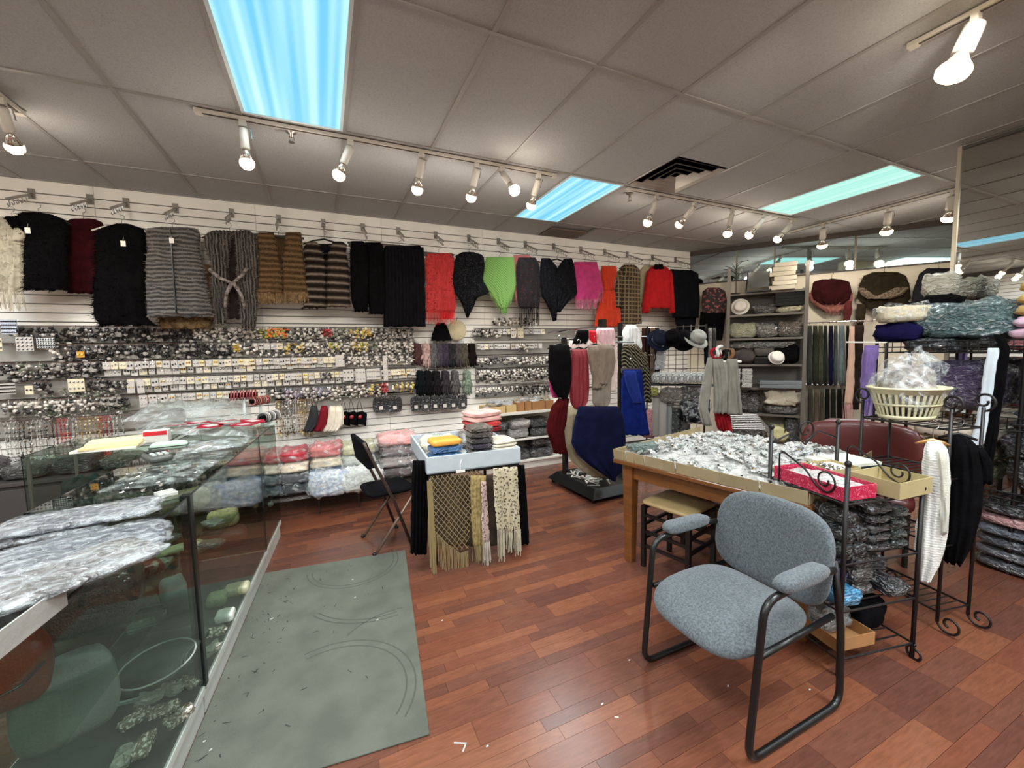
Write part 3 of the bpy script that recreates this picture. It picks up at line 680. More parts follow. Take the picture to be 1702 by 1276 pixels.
G('lace_shawl', 'black lace shawl over a dusty red top with long fringe', 'shawl', [('under_top', [(424, 853, 880), (440, 854, 896), (480, 855, 890), (505, 858, 885)], fabric((150, 84, 80), .2), dict(thick=.02)), ('lace', [(428, 862, 890), (440, 858, 897), (470, 858, 898), (500, 860, 897), (512, 862, 896)], lace('black_lace', (24, 18, 20), 60, .34), dict(thick=.03, off=.03, fringe=((lambda m: m.bottom), 60, .22, BLK)))])
G('black_poncho', 'black patterned velvet poncho with a deep V neck and point', 'poncho', [('left_half', [(429, 900, 914), (436, 898, 920), (446, 898, 927), (470, 897, 928), (490, 899, 928), (500, 905, 926), (515, 913, 925), (533, 919, 922)], VELVET2, dict(thick=.035, fold=.02)), ('right_half', [(430, 937, 951), (436, 932, 953), (446, 927, 955), (470, 926, 958), (488, 926, 960), (494, 926, 954), (505, 925, 942), (518, 924, 931)], VELVET2, dict(thick=.035, fold=.02, seed=6))])
PINK = fabric((176, 52, 108), .14, .3, 120)
G('pink_poncho', 'bright pink fringed poncho', 'poncho', [('body', [(435, 954, 992), (446, 953, 995), (465, 955, 1000), (480, 957, 1004), (498, 956, 992)], PINK, dict(thick=.03, fold=.014, fringe=((lambda m: m.bottom), 46, .13, fabric((226, 120, 160))))), ('side_fringe', [(478, 990, 1003), (484, 988, 1003)], PINK, dict(nu=8, nv=3, thick=.015, off=.02, fringe=((lambda m: m.bottom), 18, .15, fabric((226, 120, 160)))))])
ORANGE = fabric((188, 54, 26), .12, .25, 90)
G('orange_dress', 'orange dress with a flared skirt', 'dress', [('bodice', [(442, 1000, 1024), (448, 999, 1025), (458, 999, 1024), (470, 1002, 1021), (482, 1003, 1020)], ORANGE, dict(thick=.04)), ('skirt', [(480, 1003, 1020), (500, 997, 1026), (520, 991, 1031), (543, 987, 1033)], ORANGE, dict(thick=.05, fold=.03, nf=4, fold_top=.05))])
G('checked_coat', 'brown checked tweed coat', 'coat', [('body', [(440, 1036, 1054), (446, 1029, 1062), (466, 1029, 1063), (490, 1030, 1063), (538, 1031, 1066)], CHECK, dict(thick=.06, fold=.014)), ('sleeve', [(450, 1026, 1034), (480, 1022, 1032), (511, 1020, 1030)], CHECK, dict(nu=8, nv=10, thick=.04, off=.02)),
   ('collar', [(440, 1038, 1054), (452, 1036, 1058), (462, 1042, 1054)], CHECK, dict(nu=8, nv=6, thick=.02, off=.06))])
G('beige_jacket', 'beige jacket half hidden behind the red jacket', 'jacket', [('body', [(441, 1070, 1090), (448, 1064, 1092), (470, 1064, 1092), (503, 1064, 1090)], fabric((150, 138, 114), .1), dict(thick=.03))], FW(4.68))
RED = fabric((164, 22, 26), .14, .3, 80)
G('red_jacket', 'bright red long sleeved jacket', 'jacket', [('body', [(443, 1084, 1106), (447, 1078, 1112), (470, 1077, 1113), (512, 1076, 1114)], RED, dict(thick=.05, fold=.018, nf=5)), ('sleeve', [(450, 1075, 1082), (480, 1071, 1080), (520, 1067, 1078)], RED, dict(nu=8, nv=10, thick=.04, off=.015)), ('sleeve', [(450, 1109, 1116), (480, 1111, 1118), (520, 1112, 1120)], RED, dict(nu=8, nv=10, thick=.04, off=.015)), ('collar', [(439, 1088, 1102), (447, 1086, 1104)], BLK, dict(nu=8, nv=4, thick=.02, off=.05))])
NAVYB = fabric((12, 13, 18), .25, .3, 90)
G('black_suit', 'black trouser suit at the far end of the row', 'suit', [('jacket', [(449, 1110, 1150), (455, 1109, 1160), (500, 1117, 1162), (528, 1117, 1161)], NAVYB, dict(thick=.06, fold=.02)), ('trousers', [(520, 1120, 1158), (548, 1124, 1154), (560, 1126, 1150)], NAVYB, dict(thick=.04, off=-.02))])
for px, py, half, k, m, what in ((20, 362, .1, 'shoulder', WHITE, 'cream fringed top'), (64, 356, .19, 'shoulder', BLACK_PLASTIC, 'short black top'), (203, 374, .2, 'shoulder', WHITE, 'long black coat'), (287, 379, .2, 'shoulder', BLACK_PLASTIC, 'grey zipped fur vest'), (382, 386, .22, 'shoulder', BLACK_PLASTIC, 'grey fur vest with the sash'),
        (463, 392, .22, 'clip', BLACK_PLASTIC, 'brown fur vest'), (539, 398, .2, 'shoulder', BLACK_PLASTIC, 'striped fur vest'), (608, 405, .18, 'clip', BLACK_PLASTIC, 'black trousers'), (664, 408, .2, 'clip', mat('dark_wood', (48, 30, 26), .4), 'long black skirt'), (729, 421, .18, 'clip', BLACK_PLASTIC, 'red lace top'),
        (780, 420, .18, 'shoulder', BLACK_PLASTIC, 'charcoal velvet poncho'), (830, 430, .14, 'clip', BLACK_PLASTIC, 'lime green poncho'), (876, 427, .2, 'shoulder', mat('brown_wood_hanger', (92, 58, 40), .4), 'black lace shawl'), (926, 431, .2, 'shoulder', BLACK_PLASTIC, 'black pointed poncho'), (972, 436, .18, 'shoulder', BLACK_PLASTIC, 'pink poncho'),
        (1012, 443, .12, 'shoulder', BLACK_PLASTIC, 'orange dress'), (1045, 441, .17, 'shoulder', BLACK_PLASTIC, 'brown checked coat'), (1095, 442, .18, 'shoulder', MATS['brown_wood_hanger'], 'red jacket'), (1131, 449, .2, 'clip', BLACK_PLASTIC, 'black trouser suit')):
    hanger('hanger holding the ' + what, FG, px, py, half, m, k)
for px, py, F, lab in ((147, 403, FB, 'small white price tag hanging on the maroon top'), (206, 401, FW(4.55), 'small white price tag at the neck of the long black coat'), (48, 379, FW(4.55), 'small white price tag on the short black top'), (286, 396, FW(4.55), 'small white price tag on the grey zipped fur vest')):
    p = F @ V(loc_pt(F, px, py)[0], -.02, loc_pt(F, px, py)[1])
    t = thing('price_tag', lab, 'price tag', p, 0, 'price tags on the wall clothes')
    a = MB(); a.bx(-.016, .016, -.001, .001, -.045, 0); obj('card', a, WHITE, t); a = MB(); a.tube([V(0, 0, -.004), V(.002, .01, .03)], .001, 4); obj('string', a, WHITE, t)

hanger('hanger holding the dark maroon top', FB, 139, 366, .17, BLACK_PLASTIC, hook=.14)
hanger('hanger holding the beige jacket', FW(4.68), 1080, 442, .15, BLACK_PLASTIC, hook=.14)
# ================================================================== jewellery rows on the slat wall
RAILM = mat('rail_shade_grey', (150, 146, 140), .35, coat=.3)
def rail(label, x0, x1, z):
    t = thing('display_rail', label, 'display rail', ((x0 + x1) / 2, WALL - .014, z), 0, 'display rails with shade-grey strips on the slat wall'); h = (x1 - x0) / 2
    a = MB(); a.bx(-h, h, -.008, 0, -.135, .012); obj('wall_shade_strip', a, RAILM, t)  # grey strip stands in for the slat wall shaded below the cards
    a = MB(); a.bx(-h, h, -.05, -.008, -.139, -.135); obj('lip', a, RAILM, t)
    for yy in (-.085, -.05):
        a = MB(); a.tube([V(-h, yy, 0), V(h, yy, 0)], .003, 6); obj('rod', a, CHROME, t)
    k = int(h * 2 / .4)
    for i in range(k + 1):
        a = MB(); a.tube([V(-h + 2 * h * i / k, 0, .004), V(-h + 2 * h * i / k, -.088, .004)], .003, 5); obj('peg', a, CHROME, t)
def wx(px, py, y=WALL - .09): return on_y(px, py, y).x
LEFT_Z = [1.78, 1.625, 1.47, 1.31, 1.155, .985]
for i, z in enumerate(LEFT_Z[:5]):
    rail('long rail with shade-grey strip for hair and ear ornaments, %s of five rows' % ['top', 'second', 'third', 'fourth', 'lowest'][i], -2.75, wx(690, 560), z)
# --- small goods: meshes shared between copies
CARDM = mat('white_card', (196, 192, 186), .6); CARDC = mat('cream_card', (224, 214, 186), .6); BLKS = mat('black_beads', (16, 15, 16), .2, coat=.6); GOLD = mat('gold_beads', (206, 160, 70), .25, .9); PEARL = mat('pearl_beads', (232, 226, 214), .2, coat=.5)
def pal(c): return mat('bead_%d_%d_%d' % c, c, .35, coat=.4, spec=.6)
r4 = random.Random(12)
def card_mesh(i):
    m = MB(); w, h = r4.choice(((.048, .062), (.052, .072), (.044, .058), (.054, .064))); m.bx(-w / 2, w / 2, -.001, .001, -h - .006, -.006)
    m.cur = 1
    for s in (-1, 1): m.ell((s * w * .22, -.005, -h * r4.uniform(.45, .62)), (.006 + .003 * r4.random(), .005, .006 + .006 * r4.random()), 6, 4)
    m.cur = 2; m.tube([V(0, 0, -.01), V(0, .004, .006)], .0015, 4)
    return mesh_of('earring_card', m, [CARDM if i % 4 else CARDC, [PEARL, BLKS, GOLD, CHROME, pal((150, 150, 158)), BLKS][i % 6], CHROME])
CARDS = [card_mesh(i) for i in range(10)]
def cluster_mesh(kind, i):
    pals = dict(B=[(18, 17, 18), (26, 24, 24), (50, 46, 44), (170, 165, 158)], M=[(222, 216, 206), (40, 38, 38), (206, 200, 190), (120, 112, 104)], Y=[(214, 190, 98), (232, 222, 190), (60, 52, 40), (198, 160, 60)], O=[(232, 110, 40), (240, 140, 60), (206, 70, 30), (160, 176, 70)],
                P=[(112, 102, 132), (176, 164, 178), (96, 110, 120), (208, 202, 206)], R=[(140, 24, 32), (170, 40, 48), (206, 190, 182), (60, 18, 20)], G=[(150, 146, 138), (176, 170, 160), (120, 116, 108), (96, 104, 84)], K=[(120, 128, 70), (190, 176, 70), (60, 66, 40), (220, 214, 190)])[kind]
    m = MB(); r = random.Random(i * 31 + ord(kind))
    for k in range(9):
        m.cur = r.choice((0, 0, 1, 1, 2, 3)); m.ell((r.uniform(-.026, .026), r.uniform(-.018, .006), -.012 - k % 4 * .016 - r.random() * .014), (r.uniform(.007, .014), .008, r.uniform(.006, .013)), 6, 4, amp=.3, seed=i + k)
    if r.random() < .4: m.cur = 3; m.bx(-.02, .02, .004, .006, -.06, -.004)
    m.cur = 2; m.tube([V(0, 0, -.02), V(0, .004, .004)], .002, 4)
    return mesh_of('hair_ornament', m, [pal(c) for c in pals])
CL = {k: [cluster_mesh(k, i) for i in range(4)] for k in 'BMYOPRGK'}
n_card = 0
spare = MB()
def put_card(x, y, z, row):
    global n_card
    n_card += 1
    if n_card > 300: return None
    o = bpy.data.objects.new('earring_card', r4.choice(CARDS)); COL.objects.link(o); o.location = (x, y, z); o.rotation_euler = (r4.uniform(-.12, .05), r4.uniform(-.05, .05), r4.uniform(-.25, .25))
    return tag(o, 'small white earring card on the ' + row, 'earring card', 'white earring cards on the ' + row)
RN = ['top', 'second', 'third', 'fourth', 'lowest']
def fill(z, y, px0, px1, kind, pitch=None, py=600):
    Z = LEFT_Z[:5] if px0 < 760 else RZ; k_ = min(range(5), key=lambda i: abs(Z[i] - .02 - z)); row = ('%s long rail' if px0 < 760 else '%s short rail') % RN[k_]
    x, xe = wx(px0, py, y), wx(px1, py, y)
    while x < xe:
        if kind == 'W': put_card(x, y, z - .002, row); x += (pitch or .05) * r4.uniform(.9, 1.15)
        else:
            o = bpy.data.objects.new('hair_ornament', r4.choice(CL[kind])); COL.objects.link(o); o.location = (x, y, z + r4.uniform(-.004, .004)); o.rotation_euler = (0, 0, r4.uniform(-.4, .4)); s = r4.uniform(1.15, 1.6); o.scale = (s, s, s)
            tag(o, kind_names[kind] + ' hair ornament hanging on the ' + row, 'hair ornament', kind_names[kind] + ' hair ornaments on the ' + row); x += (pitch or .058) * r4.uniform(.85, 1.2)
kind_names = dict(B='black', M='black and white', Y='yellow', O='orange', P='lilac', R='red', G='grey', K='olive')
yF, yB = WALL - .099, WALL - .064
ROWS = [(0, 'B', 30, 110), (0, 'B', 118, 245), (0, 'B', 250, 322), (0, 'M', 330, 392), (0, 'M', 395, 436), (0, 'K', 440, 452), (0, 'O', 452, 478), (0, 'B', 480, 492), (0, 'M', 492, 540), (0, 'R', 540, 556), (0, 'G', 560, 580), (0, 'Y', 584, 622), (0, 'M', 624, 690),
        (1, 'M', 92, 105), (1, 'B', 120, 392), (1, 'Y', 395, 408), (1, 'M', 408, 425), (1, 'Y', 478, 505), (1, 'M', 508, 545), (1, 'K', 548, 560), (1, 'M', 562, 590), (1, 'Y', 590, 600), (1, 'K', 600, 618), (1, 'G', 618, 632), (1, 'M', 636, 690),
        (2, 'B', 0, 30), (2, 'G', 34, 70), (2, 'B', 76, 140), (2, 'B', 150, 174), (2, 'M', 575, 630), (2, 'M', 645, 690), (3, 'B', 60, 90), (3, 'B', 150, 205), (3, 'B', 536, 548), (4, 'M', 6, 110), (4, 'M', 128, 158), (4, 'B', 160, 212), (4, 'M', 444, 455), (4, 'B', 455, 472), (4, 'P', 474, 500), (4, 'M', 504, 520), (4, 'P', 522, 548), (4, 'M', 550, 612), (4, 'Y', 614, 632), (4, 'R', 634, 650), (4, 'Y', 656, 684)]
for r, k, a, b_ in ROWS: fill(LEFT_Z[r], yF, a, b_, k)
for r, y, a, b_ in ((2, yF, 176, 570), (3, yF, 214, 536), (3, yF, 549, 690), (1, yF, 425, 476), (2, yB, 420, 570), (3, yB, 640, 690), (4, yF, 244, 440), (2, yB, 640, 690)): fill(LEFT_Z[r] - (.045 if y == yB else 0), y, a, b_, 'W', .052)
for r, k, a, b_ in ((0, 'B', 100, 330), (1, 'B', 100, 400), (2, 'B', 20, 174), (3, 'G', 60, 205), (4, 'G', 6, 212), (4, 'M', 474, 640), (1, 'M', 430, 690), (0, 'M', 330, 690)): fill(LEFT_Z[r] - .055, yB, a, b_, k, .075)
for r, a, b_ in ((2, 178, 420), (3, 214, 640), (4, 260, 440)): fill(LEFT_Z[r] - .06, yB, a, b_, 'W', .06)
# --- right-hand block
RZ = [on_y(855, y, WALL - .09).z for y in (546, 570, 592, 612, 640)]
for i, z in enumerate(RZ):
    rail('short rail with shade-grey strip right of the gloves, %s of five rows' % ['top', 'second', 'third', 'fourth', 'lowest'][i], wx(792, 590), wx(925, 590) + .35, z)
for i, k, a, b_ in ((0, 'B', 792, 806), (0, 'M', 806, 830), (1, 'M', 866, 876), (2, 'M', 796, 812), (2, 'B', 812, 846), (2, 'M', 852, 915), (3, 'M', 792, 915), (4, 'M', 794, 860), (4, 'B', 862, 915)): fill(RZ[i], yF, a, b_, k)
fill(RZ[3] - .055, yB, 796, 912, 'M'); fill(RZ[4] - .06, yB, 870, 912, 'M')
for i, y, a, b_ in ((0, yF, 832, 905), (1, yF, 796, 864), (1, yF, 878, 900), (2, yF, 846, 852)): fill(RZ[i], y, a, b_, 'W', .06)
fill(on_y(850, 527, yF).z, yF, 826, 884, 'M', .05)
# --- boards of many studs and other larger cards
def board(label, px0, py0, px1, py1, dots=(5, 4), m=CARDM, dm=BLKS):
    a, b_ = on_y(px0, py0, WALL - .12), on_y(px1, py1, WALL - .12)
    t = thing('earring_board', label, 'earring board', ((a.x + b_.x) / 2, WALL - .12, b_.z), 0, 'stud earring boards'); w, h = (b_.x - a.x) / 2, a.z - b_.z
    q = MB(); q.bx(-w, w, -.003, .003, 0, h); obj('card', q, m, t)
    q = MB()
    for i in range(dots[0]):
        for j in range(dots[1]): q.ell((-w + 2 * w * (i + .5) / dots[0], -.006, h * (j + .5) / dots[1]), (.008, .006, .007), 6, 4)
    obj('studs', q, dm, t, kind='stuff')
    q = MB(); q.tube([V(0, .003, h - .004), V(0, .05, h + .004)], .003, 4); obj('peg', q, CHROME, t)
for a in (('pale blue stud board at the left edge of the top rail', 0, 531, 30, 555, (7, 4), mat('pale_blue_card', (196, 206, 224), .6)), ('tall white stud card beside the square stud board', 25, 560, 57, 583, (4, 4)), ('square white stud board with many black studs', 60, 562, 92, 579, (7, 5)), ('cream card at the left edge of the second rail', -8, 562, 5, 583, (2, 2), CARDC), ('wide white stud board at the left edge of the fourth rail', -6, 638, 27, 654, (9, 3)), ('small card with two dark drops on the fourth rail', 41, 641, 56, 655, (2, 1), CARDC), ('cream card of large black studs on the fourth rail', 112, 630, 142, 650, (4, 2), CARDC),
          ('blank white double card on the fourth rail, left piece', 210, 634, 225, 653, (2, 1), CARDM, GOLD), ('blank white double card on the fourth rail, right piece', 227, 632, 241, 653, (2, 1), CARDM, BLKS), ('grey card pair on the lowest rail, left piece', 231, 657, 246, 676, (2, 2), mat('grey_card', (196, 190, 186), .6), CHROME), ('grey card pair on the lowest rail, right piece', 247, 656, 262, 675, (2, 2), MATS['grey_card'], BLKS),
          ('round brush mirror card in the third rail', 557, 590, 573, 609, (1, 1), CARDM, CHROME), ('wide flat bracelet card on the fourth rail', 609, 613, 632, 630, (8, 2), CARDM, CHROME), ('tall card of hair combs on the fourth rail', 590, 613, 608, 635, (3, 2), CARDM, CHROME), ('long vertical strip of stacked ring cards near the gloves', 636, 591, 645, 632, (1, 9), CARDM, PEARL), ('white comb card left of the tall comb card', 570, 614, 588, 632, (3, 2), CARDM, BLKS), ('orange card on the second rail at the left', 127, 584, 141, 594, (2, 1), mat('orange_card', (206, 150, 50), .6), GOLD),
          ('white hair card with two flowers on the right block, first', 849, 545, 858, 561, (2, 2), CARDM, GOLD), ('cream hair card with flowers on the right block, second', 860, 545, 870, 561, (2, 2), CARDC, BLKS)):
    board(*a)
# --- necklaces: hanging loops
def necklace_mesh(i, cols, L):
    m = MB(); r = random.Random(i); w = r.uniform(.012, .022)
    pts = [V(-w * math.sin(PI * k / 14) if k <= 14 else w * math.sin(PI * (k - 14) / 14), -.004 * math.sin(PI * k / 14), -L * (.5 - .5 * math.cos(PI * k / 14)) if k <= 14 else -L * (.5 - .5 * math.cos(PI * (28 - k) / 14))) for k in range(28)]
    m.tube(pts, .002, 4, closed=True)
    for k in range(2, 27):
        if r.random() < .8: m.cur = r.randrange(len(cols)); q = r.uniform(.004, .011) * (1.4 if 11 < k < 17 else 1); m.ell(pts[k], (q, q, q), 6, 4)
    return mesh_of('necklace', m, [pal(c) for c in cols])
NECK = {'dark': [necklace_mesh(i, [(40, 36, 30), (96, 70, 40), (180, 172, 160)], .34 + .02 * i) for i in range(3)], 'red': [necklace_mesh(7 + i, [(170, 40, 40), (196, 70, 54), (60, 20, 20)], .36) for i in range(2)], 'gold': [necklace_mesh(11 + i, [(176, 140, 80), (214, 200, 160), (110, 84, 50)], .36 + .02 * i) for i in range(3)], 'silver': [necklace_mesh(15 + i, [(196, 192, 186), (150, 148, 142), (90, 88, 84)], .34) for i in range(2)]}
rail('rail with shade-grey strip carrying bead necklaces behind the glass counters', -2.75, -1.25, LEFT_Z[5])
NL = dict(dark='dark bead necklace in the bunch behind the counters', red='red bead necklace in the bunch behind the counters', gold='gold and brown bead necklace behind the counters', silver='silver bead necklace behind the counters')
for px0, px1, k in ((2, 28, 'silver'), (34, 54, 'dark'), (56, 78, 'silver'), (80, 96, 'dark'), (96, 116, 'red'), (116, 128, 'silver'), (130, 145, 'gold'), (145, 172, 'gold'), (166, 182, 'red'), (184, 200, 'silver')):
    x, xe = wx(px0, 690), wx(px1, 690)
    while x < xe:
        o = bpy.data.objects.new('necklace', r4.choice(NECK[k])); COL.objects.link(o); o.location = (x, WALL - .1, LEFT_Z[5] + .003); o.rotation_euler = (0, 0, r4.uniform(-.5, .5)); tag(o, NL[k], 'necklace', 'necklaces behind the counters, ' + k); x += r4.uniform(.024, .036)
zz = on_y(490, 664, WALL - .1).z
rail('rail with shade-grey strip carrying long chains beside the scarf bags', wx(458, 680), wx(690, 680), zz)
for i in range(16):
    k = r4.choice(('dark', 'silver', 'silver', 'gold')); x = wx(462 + i * 4.1, 690)
    o = bpy.data.objects.new('necklace', r4.choice(NECK[k])); COL.objects.link(o); o.location = (x, WALL - .1, zz + .003); o.rotation_euler = (0, 0, r4.uniform(-.5, .5)); tag(o, dict(dark='dark chain necklace hanging above the red scarf bags', silver='silver chain necklace hanging above the red scarf bags', gold='gold chain necklace hanging above the red scarf bags')[k], 'necklace', 'chains above the scarf bags, ' + k)
# --- knitted caps, socks, purses and gloves on the wall
FH = FW(WALL - .1)
def hang_hook(t, c, px, py):
    a = loc_pt(FH, px, py); p = V(a[0], 0, a[1]) - c
    m = MB(); m.tube([p, p + V(0, 0, .04), p + V(.012, 0, .055), p + V(.02, .02, .05), p + V(.01, .08, .05)], .003, 5); obj('hook', m, CHROME, t)
garment('knit_cap', 'black knitted cap hanging below the red lace top', 'hat', FH, [('body', [(548 - 12, 727, 739), (544, 722, 744), (556, 718, 749), (566, 716, 751)], BLK, dict(nu=14, nv=10, thick=.04, vrib=.006, ribn=12))], None, lambda t, c: hang_hook(t, c, 733, 537))
t = thing('beret', 'round cream beret hanging beside the black knitted cap', 'hat', (0, 0, 0)); p = on_y(760, 549, WALL - .11); t.location = p
m_ = MB(); m_.ell((0, 0, 0), (.118, .03, .122), 22, 12, amp=.05); obj('crown', m_, fabric((186, 175, 144), .08), t, True)
m_ = MB(); m_.tube([V(0, .0, .1), V(0, 0, .15), V(.012, 0, .165), V(.012, .03, .16)], .003, 5); obj('hook', m_, CHROME, t)
def glove_mb(s=1):
    m = MB(); m.add(*(lambda b: (b.v, b.f))(pillow(.075, .02, .1, 2, .03).shift((0, 0, .13 - .0)))); m.v = [(x, y, z - 0) for x, y, z in m.v]
    m = MB(); m.ell((0, 0, -.12), (.04, .012, .055), 12, 8, e=.7); m.ell((0, 0, -.05), (.034, .012, .05), 12, 6, e=.5)
    for k, (x, l) in enumerate(((-.028, .06), (-.01, .075), (.01, .072), (.027, .055))): m.tube([V(x * s, 0, -.15), V(x * s * 1.1, -.002, -.16 - l * .6), V(x * s * 1.15, 0, -.16 - l)], [.0105, .01, .006], 6)
    m.tube([V(.03 * s, 0, -.1), V(.052 * s, -.003, -.135), V(.056 * s, 0, -.16)], [.012, .011, .007], 6)
    return m
GL = [glove_mb(1), glove_mb(-1)]
def gloves(label, px, py, m, s=1.0):
    p = on_y(px, py, WALL - .1); t = thing('glove_pair', label, 'gloves', p, 0, 'gloves on the slat wall')
    a = obj('glove', GL[0], m, t, True); a.location = (-.004, 0, 0); a.scale = (s, s, s); b = obj('glove', GL[1], m, t, True); b.location = (.006, -.026, -.006); b.scale = (s, s, s)
    h = MB(); h.tube([V(0, -.01, -.01), V(0, -.01, .02), V(0, .08, .026)], .003, 5); obj('hook', h, CHROME, t)
for i, (px, c, what) in enumerate(((693, (70, 46, 46), 'brown and cream'), (707, (170, 140, 136), 'dusty pink'), (718, (86, 84, 84), 'grey'), (728, (64, 60, 66), 'charcoal checked'), (738, (52, 46, 60), 'plum'), (749, (38, 38, 40), 'black bow'), (760, (62, 58, 56), 'dark tweed'), (770, (70, 66, 54), 'olive tweed'), (783, (22, 16, 16), 'black furry'))):
    gloves('%s gloves in the upper glove row' % what, px, 570, fabric(c, .4, .4, 90, vscale=60), 1.25 if i else 1.1)
for px, c, what in ((698, (16, 20, 22), 'plain black'), (710, (18, 18, 20), 'black buttoned'), (724, (26, 24, 26), 'black patterned'), (739, (50, 46, 50), 'charcoal'), (755, (80, 78, 78), 'black and white checked'), (775, (110, 124, 108), 'sage green')):
    gloves('%s gloves in the lower glove row' % what, px, 615, fabric(c, .5, .4, 90, vscale=70), 1.3)
for i, px in enumerate((632, 655, 690, 706, 722, 738, 752, 768)):
    p = on_y(px, 660 - i * .6, WALL - .13); t = thing('black_pouch', 'black packaged pouch below the gloves, %s from the left' % ['first', 'second', 'third', 'fourth', 'fifth', 'sixth', 'seventh', 'eighth'][i], 'pouch', p, 0, 'black pouches below the gloves')
    w = .09 if i < 2 else .06
    m_ = pillow(w * 1.9, .05, .18, i, .06).shift((0, 0, .18)); obj('pouch_body', m_, wrapped((22, 22, 26)), t, True)
    m_ = MB(); m_.bx(-.02, .02, -.034, -.029, -.14, -.1); obj('label_card', m_, CARDM, t)
    m_ = MB(); m_.tube([V(0, -.01, -.01), V(0, -.01, .02), V(0, .11, .025)], .003, 5); obj('hook', m_, CHROME, t)
for px, c, what in ((521, (48, 50, 54), 'dark grey'), (538, (112, 20, 34), 'maroon'), (552, (216, 208, 190), 'cream'), (563, (224, 216, 198), 'pale cream')):
    garment('hanging_slipper', what + ' slipper sock hanging above the scarf bags', 'slipper sock', FW(WALL - .16), [('body', [(674, px - 4, px + 6), (690, px - 8, px + 9), (704, px - 12, px + 8), (716, px - 18, px - 2)], fabric(c, .15), dict(nu=10, nv=10, thick=.05))], 'slipper socks above the scarf bags')
for i, px in enumerate((570, 583, 597)):
    p = on_y(px, 664, WALL - .12); t = thing('rose_purse', 'small black purse with a red rose, %s of three' % ['left', 'middle', 'right'][i], 'purse', p, 0, 'rose purses on the wall')
    m_ = MB(); m_.prism([(-.05, -.26), (.06, -.3), (.075, -.16), (.03, -.13), (-.04, -.14)], -.02, .02); obj('purse_body', m_, BLK, t, bevel=.008)
    m_ = MB(); m_.tube([V(-.03, 0, -.14), V(-.015, 0, -.05), V(0, 0, 0), V(.015, 0, -.05), V(.03, 0, -.14)], .003, 5); obj('strap', m_, BLK, t)
    m_ = MB(); m_.ell((.0, -.022, -.19), (.024, .014, .022), 9, 6, amp=.4); obj('rose', m_, pal((140, 24, 34)), t, True)
# ================================================================== glass counters
LAM = mat('pale_grey_laminate', (196, 198, 192), .45); EDGE = mat('glass_edge_dark', (24, 30, 30), .25); DECK = mat('counter_deck', (44, 48, 46), .5)
CA = math.radians(-4.1); CF = Matrix.Translation((-.52, 2.01, 0)) @ Matrix.Rotation(CA, 4, 'Z')
CT = .945
def counter(label, F, x0, x1, y0, y1, shelf=True, group='glass display counters'):
    c = V((x0 + x1) / 2, (y0 + y1) / 2, 0); t = thing('glass_counter', label, 'display case', F @ c, F.to_euler().z, group); a, b = (x1 - x0) / 2, (y1 - y0) / 2
    m = MB(); m.bx(-a + .03, a - .012, -b, b, 0, .1); obj('plinth', m, LAM, t)
    m = MB(); m.bx(-a, a, -b + .002, b - .002, .1, .135); obj('base_rail', m, LAM, t, bevel=.003)
    m = MB(); m.bx(-a + .01, a - .01, -b + .01, b - .01, .135, .142); obj('deck', m, DECK, t)
    g = .0055
    for n, d in (('front_pane', (a - g, a, -b + .004, b - .004, .142, CT - .008)), ('back_pane', (-a, -a + g, -b + .004, b - .004, .142, CT - .008)), ('side_pane', (-a + g, a - g, -b, -b + g, .142, CT - .008)), ('side_pane', (-a + g, a - g, b - g, b, .142, CT - .008)), ('top_pane', (-a, a, -b + .002, b - .002, CT - .008, CT))):
        m = MB(); m.bx(*d); obj(n, m, GLASS, t)
    if shelf:
        m = MB(); m.bx(-a + .02, a - .1, -b + .02, b - .02, .5, .507); obj('glass_shelf', m, GLASS, t)
        for s in (-1, 1):
            for q in (-1, 1): m = MB(); m.bx(-a + .02, a - .1, s * (b - .02) - .006, s * (b - .02) + .006, .486, .5) if q == 1 else m.bx(-a + .006, -a + .02, s * (b - .03) - .008, s * (b - .03) + .008, .142, .94); obj('shelf_bracket' if q == 1 else 'shelf_standard', m, STEEL, t)
    for x in (-a, a):
        for y in (-b, b): m = MB(); m.bx(x - .003 if x > 0 else x, x if x > 0 else x + .003, min(y, y * .985), max(y, y * .985), .135, CT); obj('corner_edge', m, EDGE, t)
    for d in ((a - .003, a + .001, -b, b, CT - .007, CT - .001), (-a - .001, -a + .003, -b, b, CT - .007, CT - .001)): m = MB(); m.bx(*d); obj('top_edge', m, EDGE, t)
    return t
counter('long glass counter in the near left corner holding handbags', CF, -.5, 0, -1.24, -.008)
counter('glass counter in the middle beside the grey mat', CF, -.5, 0, .008, 1.225)
counter('small glass counter at the far end of the row', CF, -.5, 0, 1.24, 1.8, False)
m = MB(); m.bx(-.03, .006, -.016, .016, .13, CT + .002, CF); tag(obj('corner_post', m, EDGE, bevel=.003), 'black upright joining the two nearest glass counters', 'post')
CR = Matrix.Translation((-.93, 3.28, 0))
counter('glass counter turned towards the wall behind the cash area', CR, -.68, -.03, 0, .55)
def cpt(px, py, z): return CF.inverted() @ on_z(px, py, z)
